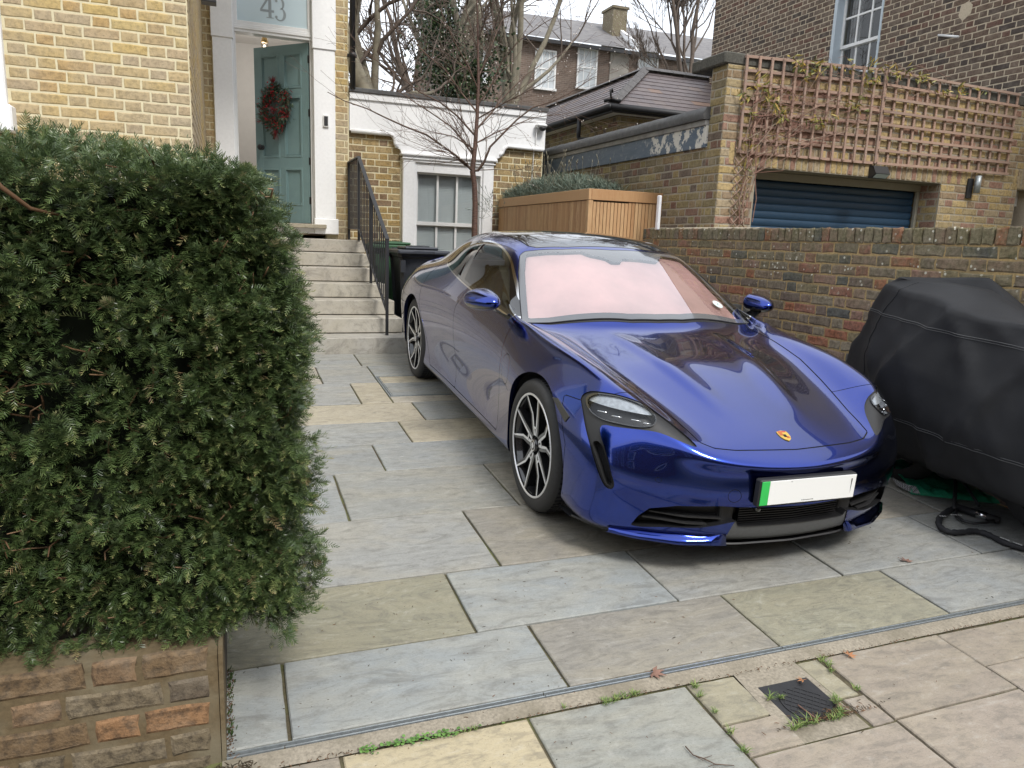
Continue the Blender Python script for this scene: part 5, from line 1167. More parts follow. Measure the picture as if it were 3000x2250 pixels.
for px,py,n in C:
    c=at(px+RL.gauss(0,4),py+RL.gauss(0,3),1,GY-.08)
    for _ in range(n): 
        a=RL.uniform(0,2*PI); d=np.array([math.cos(a),RL.gauss(-.3,.3),math.sin(a)*.8-.25]); rnd_needles(lf,c+np.array([RL.gauss(0,.03),RL.gauss(0,.02),RL.gauss(0,.03)]),d,2,.085,.008,RL,.25)
link('leaves',lf,mat_leaf('yellowing_leaves',[(0,(.10,.13,.035)),(.35,(.22,.22,.06)),(.7,(.38,.30,.07)),(1,(.42,.27,.06))],.5),cl,'stuff',fix=False)

# ------------------------------------------------------------------ weeds, moss, leaves and twigs on the ground
wd=thing('joint_weeds','bright green weeds and moss in the joint below the drain','weeds'); gm=MB(); gl_=MB(); RG=random.Random(77)
def tuft(x,y,n,h,lean=.5):
    for _ in range(n):
        a=RG.uniform(0,2*PI); p=np.array([x+RG.gauss(0,.006),y+RG.gauss(0,.005),gz(x,y)]); d=np.array([math.cos(a)*lean,math.sin(a)*lean,1]); d/=np.linalg.norm(d); s=np.array([-math.sin(a),math.cos(a),0])*.0013; hh=h*RG.uniform(.5,1.1)
        e=p+d*hh+np.array([math.cos(a),math.sin(a),-.4])*hh*.3; m_=p+d*hh*.6; gm.add([p-s,p+s,m_+s,m_-s,e],[(0,1,2,3),(3,2,4)],RG.random())
for x0,x1,y0,n in ((.95,1.30,1.955,10),(1.12,1.26,1.955,9),(.6,.68,1.95,3)):
    for _ in range(n): tuft(RG.uniform(x0,x1),y0+RG.gauss(0,.008),9,.018,.9)
for x,y,h in ((1.47,1.93,.03),(1.455,1.88,.028),(1.46,1.80,.02),(1.45,1.70,.03),(1.44,1.62,.03),(1.68,1.80,.04),(1.73,1.80,.02),(1.72,1.665,.045),(1.755,1.66,.03),(1.66,1.655,.045),(1.69,1.66,.03),(1.90,1.72,.04),(1.915,1.74,.03),(1.88,1.68,.03),(1.86,1.66,.03),(1.83,1.655,.025),(2.03,1.76,.025),(2.03,1.93,.03),(2.035,1.90,.03),(2.02,1.87,.02)):
    tuft(x,y,22,h,.9)
for _ in range(150):                                            # little round leaved weeds
    x=RG.uniform(.31,.62) if RG.random()<.85 else RG.uniform(.31,.8); y=1.947+RG.gauss(0,.008); z=gz(x,y)+RG.uniform(.002,.012); s=RG.uniform(.003,.0065); a=RG.uniform(0,6.28); tl=RG.uniform(-.3,.3)
    V=[(x+s*math.cos(a+k*PI/3),y+s*math.sin(a+k*PI/3),z+s*tl*math.cos(k*PI/3)) for k in range(6)]; gl_.add(V,[tuple(range(6))],RG.random())
for _ in range(60):
    x=-.045+RG.gauss(0,.006); y=RG.uniform(2.1,2.35) if RG.random()<.6 else RG.uniform(2.33,2.40); s=RG.uniform(.004,.008); z=gz(x,y)+RG.uniform(.003,.05); V=[(x+s*math.cos(k*PI/3)*.5,y+s*math.sin(k*PI/3),z+s*math.cos(k*PI/3)) for k in range(6)]; gl_.add(V,[tuple(range(6))],RG.random())
M['weed']=mat_leaf('weed_green',[(0,(.06,.11,.02)),(.6,(.14,.22,.05)),(1,(.26,.28,.10))],.6)
link('grass_blades',gm,M['weed'],wd,'stuff',fix=False); link('round_leaves',gl_,mat_leaf('fresh_weed',[(0,(.06,.14,.03)),(1,(.16,.30,.07))],.5),wd,'stuff',fix=False)
# crumbs of yew and soil scattered over the stones
db_=MB()
def crumb(x,y,L,w,a,tone,z=.002):
    dx,dy=math.cos(a)*L/2,math.sin(a)*L/2; nx_,ny_=-math.sin(a)*w/2,math.cos(a)*w/2; z0=gz(x,y)+z
    V=[(x-dx-nx_,y-dy-ny_,z0),(x+dx-nx_*.5,y+dy-ny_*.5,z0),(x+dx+nx_*.5,y+dy+ny_*.5,z0),(x-dx+nx_,y-dy+ny_,z0),(x,y,z0+w*.8)]
    db_.add(V,[(0,1,4),(1,2,4),(2,3,4),(3,0,4)],tone)
for _ in range(520):
    x=RG.uniform(-.05,3.9); y=1.3+RG.random()**.8*1.6
    if x>1.2 and RG.random()<.45: continue
    s=RG.random(); crumb(x,y,.004+.014*s**3,.0015+.002*RG.random(),RG.uniform(0,PI),RG.random()*.8)
for _ in range(500): x=RG.uniform(-.05,5); crumb(x,1.952+RG.gauss(0,.006),RG.uniform(.004,.012),.003,RG.uniform(0,PI),RG.random()*.6)
for _ in range(260): crumb(1.80+RG.gauss(.03,.09),1.66+abs(RG.gauss(0,.02)),RG.uniform(.004,.02),.003,RG.uniform(0,PI),RG.random())
for _ in range(300): crumb(-.052+RG.gauss(0,.008),RG.uniform(2.03,2.45),RG.uniform(.003,.010),.003,RG.uniform(0,PI),RG.random()*.7)
for _ in range(240): crumb(RG.uniform(-.5,.02),1.98+RG.gauss(0,.015),RG.uniform(.005,.03),.003,RG.uniform(0,PI),.6+.4*RG.random())
o=link('leaf_litter',db_,mat_leaf('litter',[(0,(.035,.03,.022)),(.5,(.07,.05,.03)),(1,(.18,.10,.06))],.9,.1),None,'stuff',fix=False); tag(o,'small dark crumbs of leaf and twig scattered over the paving','leaf litter')
# fallen maple leaves
M['leaf_orange']=mat_leaf('orange_dead_leaf',[(0,(.30,.12,.05)),(1,(.42,.20,.09))],.6); M['leaf_brown']=flat('brown_dead_leaf',(.20,.11,.08),.8,.3,60)
def maple(label,x,y,s,rot,mat,lobes=5,curl=.35):
    t_=thing('fallen_leaf',label,'leaf',(x,y,gz(x,y)+.004),'fallen leaves on the paving'); mb=MB()
    for k in range(lobes):
        a=rot+(k-(lobes-1)/2)*.72; L=s*(1-.25*abs(k-(lobes-1)/2)/2); w=s*.13; d=np.array([math.cos(a),math.sin(a)]); nn=np.array([-d[1],d[0]])
        V=[(0,0,.002),(*(d*L*.45+nn*w),.002+s*curl*.15),(*(d*L),.001+s*curl*.4*RG.random()),(*(d*L*.45-nn*w),.002)]
        mb.add([(a_,b_,c_+.0006*k) for a_,b_,c_ in V],[(0,1,2,3)],RG.random())
    link('blade',mb,mat,t_,fix=False); mb=MB(); mb.tube([(0,0,.003),(-s*.5*math.cos(rot+.3),-s*.5*math.sin(rot+.3),.004)],.0009,4); link('stalk',mb,mat,t_)
p=g1=at(2485,1925,2,.11); 
def gpt(px,py):
    r_=ray(px,py); n_=np.array([-SX,-SY,1.]); t_=-(n_@CAM)/(n_@r_); return CAM+t_*r_
q=gpt(2487,1925); maple('orange maple leaf lying on the pinkish slab right of the stopcock cover',q[0],q[1],.036,.4,M['leaf_orange'])
q=gpt(2352,1997); maple('orange brown leaf lying on the rim of the stopcock cover',q[0],q[1],.03,2.8,M['leaf_orange'],4)
q=gpt(2655,1648); maple('reddish maple leaf on the joint in front of the covered motorbike',q[0],q[1],.05,1.2,M['leaf_brown'])
q=gpt(1912,1975); maple('large dried red leaf lying across the drain',q[0],q[1],.055,-.8,M['leaf_brown'],5)
q=gpt(2470,2075); maple('pinkish curled leaf in the weeds beside the stopcock cover',q[0],q[1],.035,2.2,M['leaf_brown'],3)
tw=thing('fallen_twig','dark forked twig lying on the grey dimpled slab at the bottom edge','twig',group='fallen twigs'); mb=MB()
P_=[gpt(*q) for q in ((2008,2190),(2030,2215),(2060,2225),(2095,2242),(2150,2246))]; mb.tube([p+V3(0,0,.004) for p in P_],[.0022,.002,.002,.0018,.0012],5)
for a,b in (((2030,2215),(2060,2232)),((2060,2225),(2085,2218)),((2095,2242),(2075,2250))): mb.tube([gpt(*a)+V3(0,0,.004),gpt(*b)+V3(0,0,.005)],.0012,4)
link('branch',mb,M['twig'],tw)
tw2=thing('fallen_twig','short reddish stick lying across the stopcock cover','twig',group='fallen twigs'); mb=MB(); mb.tube([gpt(2337,2070)+V3(0,0,.006),gpt(2400,2115)+V3(0,0,.004)],.0026,6); link('stick',mb,M['leaf_brown'],tw2)
# ------------------------------------------------------------------ the blue sports saloon
HD=.0164
cF=np.array([-math.sin(HD),-math.cos(HD),0]); cF[2]=SX*cF[0]+SY*cF[1]; cF/=np.linalg.norm(cF)
cN=np.array([-SX,-SY,1.]); cN/=np.linalg.norm(cN); cL=np.cross(cN,cF)
cO=np.array([2.396,3.468,gz(2.396,3.468)])
car=thing('parked_car','glossy dark blue four door sports saloon parked nose first towards the pavement','car')
car.matrix_world=Matrix([[cF[0],cL[0],cN[0],cO[0]],[cF[1],cL[1],cN[1],cO[1]],[cF[2],cL[2],cN[2],cO[2]],[0,0,0,1]])
# materials
t=NT('gentian_blue_metallic'); v=t.coord()
fl_=t.n.new('ShaderNodeTexVoronoi'); fl_.inputs['Scale'].default_value=900; t.l.new(v,fl_.inputs['Vector'])
lw=t.n.new('ShaderNodeLayerWeight'); lw.inputs[0].default_value=.35
c=t.mix(lw.outputs['Facing'],(.009,.033,.265),(.006,.022,.185))
c=t.mix(t.math('MULTIPLY',fl_.outputs['Color'],.10),c,(.09,.16,.65))
t.p(color=c,rough=.17,metal=1.0,spec=.5,coat=1.0,coatr=.012); t.b.inputs['Coat IOR'].default_value=1.5; M['paint']=t.m
M['gap']=flat('panel_gap',(.004,.004,.006),.9,.0,5)
M['matt_black']=flat('matt_black_trim',(.018,.018,.019),.55,.1,60)
M['dark_grille']=flat('dark_grille_plastic',(.010,.010,.011),.5,.1,60)
M['lip_grey']=flat('grey_satin_plastic',(.085,.088,.092),.45,.12,80,bump=.08)
t=NT('gloss_black'); t.p(color=(.006,.006,.007),rough=.04,spec=.6,coat=1.0,coatr=.01); M['gloss_black']=t.m
t=NT('frit_black'); t.p(color=(.10,.105,.115),rough=.12,spec=.6,coat=1.0,coatr=.02); M['frit']=t.m
t=NT('roof_glass'); t.p(color=(.012,.013,.018),rough=.03,spec=.9,coat=1.0,coatr=.01); M['roof_glass']=t.m
def glassmat(name,tint,refl,rough=.01,power=1.0):
    t=NT(name); lw=t.n.new('ShaderNodeLayerWeight'); lw.inputs[0].default_value=.5
    gl=t.n.new('ShaderNodeBsdfGlossy'); gl.inputs[1].default_value=rough; gl.inputs[0].default_value=(.95,.97,1,1); tr=t.n.new('ShaderNodeBsdfTransparent'); tr.inputs[0].default_value=(*tint,1); ms=t.n.new('ShaderNodeMixShader')
    t.l.new(t.math('ADD',t.math('MULTIPLY',t.math('POWER',lw.outputs['Facing'],5.0),power),refl,clamp=True),ms.inputs[0]); t.l.new(tr.outputs[0],ms.inputs[1]); t.l.new(gl.outputs[0],ms.inputs[2]); t.l.new(ms.outputs[0],t.out.inputs[0]); return t.m
M['windscreen']=glassmat('windscreen_glass',(.93,.95,.93),.24); M['side_glass']=glassmat('tinted_side_glass',(.22,.25,.24),.12); M['lamp_glass']=glassmat('headlamp_glass',(.95,.96,.97),.03,.01,.45)
M['chrome']=flat('bright_metal',(.75,.76,.78),.12,.02,10,metal=1); M['alloy']=flat('machined_alloy',(.82,.82,.84),.34,.04,90,metal=.55); M['alloy_black']=flat('black_alloy',(.012,.012,.013),.16,.05,20,coat=.8)
M['tyre']=flat('tyre_rubber',(.022,.022,.023),.72,.15,60); M['disc']=flat('brake_disc',(.35,.35,.36),.3,.1,40,metal=1)
M['lamp_white']=flat('lamp_sky_sheen',(.34,.36,.38),.22,.25,60,metal=.5)
M['lamp_smoke']=flat('smoked_lens',(.03,.03,.03),.45,.3,120)
M['pink']=flat('pale_pink_veil',(.50,.29,.28),.7,.22,2.2,bump=.2); M['red_leather']=flat('dark_red_leather',(.20,.04,.04),.5,.1,20)

# control cage: band round the car (rows from underside to shoulder), top rows from shoulder to centreline
S_=[ # station: rows r0..r5 (x,y,z) then r6..r9
 dict(b=[(-3.60,.55,.22),(-3.62,.82,.28),(-3.66,.89,.42),(-3.68,.90,.58),(-3.66,.885,.74),(-3.58,.80,.90)],t=[(-3.60,.66,.945),(-3.62,.5,.965),(-3.64,.27,.985),(-3.66,0,.99)]),
 dict(b=[(-3.32,.6,.18),(-3.32,.90,.22),(-3.33,.955,.34),(-3.33,.972,.52),(-3.33,.962,.72),(-3.30,.86,.925)],t=[(-3.30,.71,.975),(-3.32,.54,1.01),(-3.34,.30,1.045),(-3.36,0,1.06)]),
 dict(b=[(-2.90,.6,.15),(-2.90,.91,.18),(-2.90,.955,.32),(-2.90,.978,.52),(-2.90,.975,.74),(-2.90,.875,.965)],t=[(-2.88,.75,1.05),(-2.90,.575,1.15),(-2.90,.32,1.205),(-2.90,0,1.225)]),
 dict(b=[(-2.45,.6,.15),(-2.45,.905,.17),(-2.45,.935,.30),(-2.45,.945,.50),(-2.45,.962,.75),(-2.45,.875,.998)],t=[(-2.45,.785,1.105),(-2.45,.64,1.255),(-2.45,.36,1.330),(-2.45,0,1.347)]),
 dict(b=[(-2.0,.6,.15),(-2.0,.90,.17),(-2.0,.925,.29),(-2.0,.928,.48),(-2.0,.950,.755),(-2.0,.878,1.002)],t=[(-2.0,.805,1.15),(-2.0,.672,1.305),(-2.0,.37,1.370),(-2.0,0,1.387)]),
 dict(b=[(-1.6,.6,.15),(-1.6,.90,.17),(-1.6,.922,.28),(-1.6,.924,.47),(-1.6,.946,.75),(-1.6,.878,.985)],t=[(-1.6,.80,1.135),(-1.60,.655,1.303),(-1.58,.36,1.372),(-1.56,0,1.389)]),
 dict(b=[(-1.2,.6,.15),(-1.2,.90,.17),(-1.2,.925,.28),(-1.2,.926,.48),(-1.2,.943,.745),(-1.2,.875,.966)],t=[(-1.2,.80,1.09),(-1.27,.628,1.262),(-1.22,.34,1.312),(-1.20,0,1.325)]),
 dict(b=[(-.88,.6,.15),(-.88,.90,.17),(-.88,.928,.28),(-.88,.93,.49),(-.88,.942,.74),(-.88,.868,.945)],t=[(-.90,.812,1.01),(-.97,.712,1.098),(-.88,.38,1.158),(-.84,0,1.17)]),
 dict(b=[(-.60,.6,.15),(-.60,.90,.17),(-.60,.935,.28),(-.60,.94,.50),(-.60,.945,.73),(-.60,.865,.918)],t=[(-.62,.825,.920),(-.66,.785,.918),(-.53,.42,.965),(-.47,0,.972)]),
 dict(b=[(-.36,.6,.15),(-.36,.90,.17),(-.36,.945,.29),(-.36,.955,.50),(-.36,.955,.72),(-.36,.845,.900)],t=[(-.36,.75,.894),(-.37,.64,.869),(-.36,.33,.887),(-.34,0,.893)]),
 dict(b=[(0,.6,.15),(0,.895,.17),(0,.945,.30),(0,.965,.50),(0,.955,.70),(0,.83,.870)],t=[(0,.72,.862),(0,.585,.813),(0,.31,.832),(0,0,.838)]),
 dict(b=[(.30,.58,.15),(.31,.87,.16),(.32,.93,.29),(.32,.948,.48),(.31,.925,.665),(.30,.80,.832)],t=[(.30,.69,.818),(.30,.545,.752),(.30,.29,.772),(.30,0,.778)]),
]
CORN=dict(b=[(.50,.54,.14),(.53,.855,.155),(.575,.895,.28),(.60,.888,.45),(.585,.855,.62),(.53,.765,.775)])
FC=[ # front columns
 dict(b=[(.60,.48,.14),(.665,.745,.155),(.715,.765,.27),(.745,.752,.42),(.735,.705,.57),(.665,.635,.712)]),
 dict(b=[(.68,.40,.14),(.795,.52,.158),(.85,.53,.25),(.868,.53,.40),(.855,.52,.53),(.79,.495,.628)]),
 dict(b=[(.75,.22,.14),(.87,.28,.160),(.915,.28,.25),(.938,.28,.40),(.922,.28,.51),(.852,.275,.592)]),
 dict(b=[(.78,0,.14),(.895,0,.160),(.935,0,.25),(.960,0,.40),(.945,0,.505),(.872,0,.582)]),
]
RC_=[ # rear columns
 dict(b=[(-3.70,.48,.24),(-3.80,.70,.28),(-3.84,.72,.44),(-3.86,.72,.60),(-3.85,.70,.78),(-3.78,.64,.95)]),
 dict(b=[(-3.72,.40,.24),(-3.86,.5,.28),(-3.90,.5,.44),(-3.92,.5,.60),(-3.91,.5,.80),(-3.84,.48,.99)]),
 dict(b=[(-3.74,.22,.24),(-3.90,.27,.28),(-3.94,.27,.44),(-3.96,.27,.60),(-3.95,.27,.82),(-3.88,.26,1.01)]),
 dict(b=[(-3.75,0,.24),(-3.92,0,.28),(-3.96,0,.44),(-3.98,0,.60),(-3.97,0,.82),(-3.90,0,1.02)]),
]
Vc=[];Fc=[];idm={}
def vid(p,side):
    p=(p[0],p[1]*side,p[2]); k=(round(p[0],5),round(p[1],5),round(p[2],5))
    if k not in idm: idm[k]=len(Vc); Vc.append(p)
    return idm[k]
for side in (1,-1):
    per=[RC_[3],RC_[2],RC_[1],RC_[0]]+S_+[CORN]+FC
    for a,b in zip(per[:-1],per[1:]):
        for r_ in range(5):
            q=[vid(a['b'][r_],side),vid(b['b'][r_],side),vid(b['b'][r_+1],side),vid(a['b'][r_+1],side)]
            Fc.append(q[::-1] if side>0 else q)
    rearrow=[CORN_ for CORN_ in []]
    tops=[[RC_[0]['b'][5] if False else S_[0]['b'][5]]+S_[0]['t']]
    rows=[[s_['b'][5]]+s_['t'] for s_ in S_]
    first=[None,RC_[0]['b'][5],RC_[1]['b'][5],RC_[2]['b'][5],RC_[3]['b'][5]]
    last=[CORN['b'][5]]+[f_['b'][5] for f_ in FC]
    first[0]=S_[0]['b'][5]
    allr=rows+[last]
    for a,b in zip(allr[:-1],allr[1:]):
        for k in range(4):
            q=[vid(a[k],side),vid(b[k],side),vid(b[k+1],side),vid(a[k+1],side)]
            Fc.append(q[::-1] if side>0 else q)
    # rear deck edge: station 0 row joins the rear columns
    for k in range(4):
        a0,a1=allr[0][k],allr[0][k+1]; b0=first[k] if k>0 else None; b1=first[k+1]
        if k==0: q=[vid(a0,side),vid(a1,side),vid(b1,side)]; q=[vid(a0,side),vid(a1,side),vid(b1,side)]
        else: q=[vid(a0,side),vid(a1,side),vid(b1,side),vid(b0,side)]
        Fc.append(q if side>0 else q[::-1])
CRS=set(vid(p_,sd_) for sd_ in (1,-1) for p_ in [s_['b'][5] for s_ in S_[8:]]+[CORN['b'][5],FC[0]['b'][5]])
def subd(Vl,level):
    me=bpy.data.meshes.new('cage'); me.from_pydata(Vl,[],Fc); me.update(calc_edges=True); ca_=me.attributes.new('crease_edge','FLOAT','EDGE'); ca_.data.foreach_set('value',[.35 if (e_.vertices[0] in CRS and e_.vertices[1] in CRS) else 0. for e_ in me.edges]); ob=bpy.data.objects.new('cage',me); COL.objects.link(ob)
    m=ob.modifiers.new('s','SUBSURF'); m.levels=level; m.render_levels=level; m.subdivision_type='CATMULL_CLARK'; m.use_limit_surface=True; m.quality=4
    dg=bpy.context.evaluated_depsgraph_get(); ev=ob.evaluated_get(dg); e=ev.to_mesh(); n=len(e.vertices); co=np.empty(n*3); e.vertices.foreach_get('co',co); no=np.empty(n*3); e.vertices.foreach_get('normal',no)
    fs=[tuple(p_.vertices) for p_ in e.polygons] if level>1 else None
    ev.to_mesh_clear(); bpy.data.objects.remove(ob); bpy.data.meshes.remove(me); return co.reshape(-1,3),no.reshape(-1,3),fs
T_=np.array(Vc); Cg=T_.copy()
for it in range(6):
    co,_,_=subd(Cg.tolist(),1); Cg=Cg+.8*(T_-co[:len(T_)])
SV,SN,SF=subd(Cg.tolist(),4)

yr=np.interp(SV[:,0],[-.35,.1,.66],[.345,.30,.215]); fade=np.clip((SV[:,0]+.42)/.25,0,1)*np.clip((.70-SV[:,0])/.45,0,1)*(SV[:,2]>.5)
dd_=np.abs(SV[:,1])-yr; prof=np.where(dd_<0,np.exp(-(dd_/.085)**2),np.exp(-(dd_/.030)**2)); SV[:,2]+=.013*fade*fade*(3-2*fade)*prof
acc=np.zeros_like(SV); Fq=np.array([f if len(f)==4 else (*f,f[-1]) for f in SF]); e1=SV[Fq[:,2]]-SV[Fq[:,0]]; e2=SV[Fq[:,3]]-SV[Fq[:,1]]; fn_=np.cross(e1,e2)
for k in range(4): np.add.at(acc,Fq[:,k],fn_)
acc/=np.linalg.norm(acc,axis=1)[:,None]+1e-12; sgn=np.sign((acc*SN).sum(1)); SN=acc*np.where(sgn==0,1,sgn)[:,None]
class Surf:
    def __init__(s,V,N,F):
        s.V=[tuple(v) for v in V]; s.N=[tuple(v) for v in N]; s.F=F; s._a=None
    def arr(s):
        if s._a is None or len(s._a)!=len(s.V): s._a=np.array(s.V)
        return s._a
    def split(s,faces,fn):
        """cut faces along fn=0; returns (fn<0, fn>=0)"""
        phi=fn(s.arr()); sg=phi<0; cache={}; ins=[];outs=[]; ph=phi.tolist(); sgl=sg.tolist()
        for f in faces:
            k=sum(sgl[i] for i in f)
            if k==len(f): ins.append(f)
            elif k==0: outs.append(f)
            else:
                A=[];B=[]; n=len(f)
                for j in range(n):
                    a,b=f[j],f[(j+1)%n]; (A if sgl[a] else B).append(a)
                    if sgl[a]!=sgl[b]:
                        key=(a,b) if a<b else (b,a)
                        if key not in cache:
                            i0,i1=key; t=ph[i0]/(ph[i0]-ph[i1]); t=min(max(t,.001),.999)
                            p0,p1=s.V[i0],s.V[i1]; n0,n1=s.N[i0],s.N[i1]
                            s.V.append(tuple(p0[c]+(p1[c]-p0[c])*t for c in range(3))); s.N.append(tuple(n0[c]+(n1[c]-n0[c])*t for c in range(3))); cache[key]=len(s.V)-1
                        A.append(cache[key]);B.append(cache[key])
                if len(A)>2: ins.append(tuple(A))
                if len(B)>2: outs.append(tuple(B))
        return ins,outs
    def exp2(s,name,faces,mat,parent,push=0.0):
        return [s.export(name,[f for f in faces if s.V[f[0]][1]*sd>0],mat,parent,push) for sd in (-1,1)]
    def export(s,name,faces,mat,parent,push=0.0,kind=None,flip=False):
        if not faces: return None
        used=sorted(set(i for f in faces for i in f)); mp_={g:k for k,g in enumerate(used)}
        V=np.array([s.V[i] for i in used]); N=np.array([s.N[i] for i in used]); N/=np.linalg.norm(N,axis=1)[:,None]+1e-9
        V=V+N*push
        me=bpy.data.meshes.new(name); me.from_pydata(V.tolist(),[],[tuple(mp_[i] for i in f) for f in faces]); me.polygons.foreach_set('use_smooth',[True]*len(faces)); me.update()
        me.normals_split_custom_set_from_vertices(N.tolist())
        o=put(name,me,mat,parent,kind); return o
def sdpoly(pts):
    P=np.array(pts,float); n=len(P)
    def f(u,v):
        d=np.full(u.shape,1e9); inside=np.zeros(u.shape,bool)
        for i in range(n):
            a=P[i];b=P[(i+1)%n]; e=b-a; wx=u-a[0];wy=v-a[1]; t=np.clip((wx*e[0]+wy*e[1])/(e@e),0,1); d=np.minimum(d,(wx-e[0]*t)**2+(wy-e[1]*t)**2)
            c=((a[1]<=v)&(b[1]>v))|((b[1]<=v)&(a[1]>v))
            if abs(e[1])>1e-12: inside^=c&(u<a[0]+(v-a[1])*e[0]/e[1])
        return np.where(inside,-1,1)*np.sqrt(d)
    return f
def smoothpoly(pts,n=8):
    """closed Catmull-Rom through the points"""
    P=[np.array(p,float) for p in pts]; m=len(P); out=[]
    for i in range(m):
        a,b,c,d=P[i-1],P[i],P[(i+1)%m],P[(i+2)%m]
        for k in range(n):
            t=k/n; out.append(.5*((2*b)+(-a+c)*t+(2*a-5*b+4*c-d)*t*t+(-a+3*b-3*c+d)*t**3))
    return out
def F_side(poly,off=0.0,zmin=None):
    g_=sdpoly(poly); return lambda V:np.where(np.abs(V[:,1])>.40,g_(V[:,0],V[:,2]),.2)+off
def F_front(poly,off=0.0,xmin=.25):
    g_=sdpoly(poly); return lambda V:np.where(V[:,0]>xmin,g_(np.abs(V[:,1]),V[:,2]),.2)+off
def F_top(poly,off=0.0,zmin=.45):
    g_=sdpoly(poly); return lambda V:np.where(V[:,2]>zmin,g_(V[:,0],np.abs(V[:,1])),.2)+off
su=Surf(SV,SN,SF); rest=su.F
# wheel arches
def F_arch(cx,r_): return lambda V:np.where(np.abs(V[:,1])>.62,np.maximum(np.hypot(V[:,0]-cx,V[:,2]-.355)-r_, -9),.2)
_,rest=su.split(rest,F_arch(0,.388)); _,rest=su.split(rest,F_arch(-2.9,.388))
def F_low(z): return lambda V:V[:,2]-z
body=thing('x','x','x'); bpy.data.objects.remove(body)
# windscreen, roof glass, rear window
ws=[(-.62,.812),(-.56,.66),(-.50,.42),(-.447,.18),(-.437,0),(-.437,-.3),(-1.148,-.3),(-1.148,0),(-1.178,.349),(-1.225,.54),(-1.245,.59),(-1.22,.632),(-1.06,.694),(-.85,.752)]
wsf=F_top(ws,0,.85); ins,rest=su.split(rest,wsf); 
vis,frit=su.split(ins,F_top(ws,.044,.85))
# sensor block and upper tint at the centre of the header
sens=sdpoly([(-1.20,-.29),(-1.20,.40),(-1.12,.38),(-1.035,.30),(-1.03,.03),(-.985,-.0),(-.985,-.07),(-1.03,-.09),(-1.075,-.19)])
fs=lambda V:np.where(V[:,2]>.85,sens(V[:,0],V[:,1]),.2)
s_in,vis=su.split(vis,fs); frit+=s_in
seal,frit=su.split(frit,lambda V:-(wsf(V)+.006))
seal_,_=[],[]
# (the split keeps the thin outermost band as a rubber seal)
wscreen=su.export('windscreen',vis,M['windscreen'],car); su.export('frit_band',frit,M['frit'],wscreen); su.export('seal',seal,M['gap'],wscreen,-.001)
rf=[(-1.19,-.3),(-1.20,.30),(-1.245,.50),(-1.30,.545),(-1.6,.568),(-2.0,.575),(-2.36,.545),(-2.42,.35),(-2.44,0),(-2.44,-.3)]
ins,rest=su.split(rest,F_top(rf,-.004,1.1)); ins,g1_=su.split(ins,F_top(rf,.004,1.1)); su.export('roof_panel',ins,M['roof_glass'],car); su.export('gap',g1_,M['gap'],car,-.004)
rw=[(-2.52,-.3),(-2.52,.35),(-2.50,.55),(-2.85,.56),(-3.30,.52),(-3.40,.3),(-3.42,0),(-3.42,-.3)]
ins,rest=su.split(rest,F_top(rw,0,.9)); su.export('rear_window',ins,M['gloss_black'],car)
# side windows
swp=smoothpoly([(-.655,.932),(-.829,1.005),(-1.001,1.098),(-1.227,1.204),(-1.452,1.263),(-1.68,1.288),(-1.907,1.279),(-2.136,1.240),(-2.30,1.18),(-2.37,1.125),(-2.33,1.085),(-2.178,1.062),(-1.794,1.016),(-1.445,.984),(-1.093,.960),(-.814,.941)],5)
ins,rest=su.split(rest,F_side(swp,-.012)); frame_c,ins2=su.split(ins,lambda V:-(F_side(swp,-.003)(V))) 
glass_,_blk=su.split(ins2,F_side(swp,.016)); 
bp=sdpoly([(-1.66,.90),(-1.775,.90),(-1.90,1.4),(-1.79,1.4)]); bpf=lambda V:np.where(np.abs(V[:,1])>.4,bp(V[:,0],V[:,2]),.2)
bpil,glass_=su.split(glass_,bpf)
su.exp2('window_trim',frame_c,M['chrome'],car,.001); su.exp2('window_surround',_blk,M['gloss_black'],car); su.exp2('pillar_cover',bpil,M['gloss_black'],car)
for sd in (-1,1):
    for lo,hi in ((-1.72,0),(-3,-1.84)):
        fc=[f for f in glass_ if su.V[f[0]][1]*sd>0 and lo<np.mean([su.V[i][0] for i in f])<hi]
        su.export('side_window',fc,M['side_glass'],car)
# bonnet
bn=[(.869,-.3),(.869,0),(.862,.15),(.853,.32),(.836,.42),(.800,.476),(.62,.508),(.33,.585),(.08,.645),(-.25,.69),(-.50,.725),(-.600,.765),(-.545,.66),(-.485,.42),(-.432,.18),(-.422,0),(-.422,-.3)]
ins,rest=su.split(rest,F_top(bn,-.0032)); hood,g1_=su.split(ins,F_top(bn,.0032)); su.export('gap',g1_,M['gap'],car,-.003)
bonnet=su.export('bonnet',hood,M['paint'],car)
# cowl strip between bonnet and windscreen
cw=[(-.422,-.3),(-.422,0),(-.432,.18),(-.485,.42),(-.545,.66),(-.600,.765),(-.62,.812),(-.56,.66),(-.50,.42),(-.447,.18),(-.437,0),(-.437,-.3)]
ins,rest=su.split(rest,F_top(cw,-.002)); su.export('cowl',ins,M['matt_black'],car,-.006)
# head lamps
hl=smoothpoly([(.864,.720),(.847,.744),(.818,.763),(.759,.770),(.690,.754),(.642,.730),(.634,.702),(.655,.677),(.69,.666),(.732,.662),(.792,.664),(.843,.668),(.866,.686)],5)
sur=smoothpoly([(.880,.70),(.870,.727),(.851,.750),(.820,.768),(.759,.775),(.684,.757),(.612,.718),(.548,.667),(.503,.611),(.562,.624),(.632,.648),(.69,.654),(.795,.650),(.845,.645),(.857,.605),(.849,.545),(.833,.458),(.819,.404),(.828,.379),(.850,.387),(.871,.438),(.889,.523),(.894,.618)],4)
def F_front2(poly,off=0.0):
    g_=sdpoly(poly); return lambda V:np.where(V[:,0]>.52-.95*(np.abs(V[:,1])-.62),g_(np.abs(V[:,1]),V[:,2]),.2)+off
ins,rest=su.split(rest,F_front2(sur)); lampf,surf_=su.split(ins,F_front(hl))
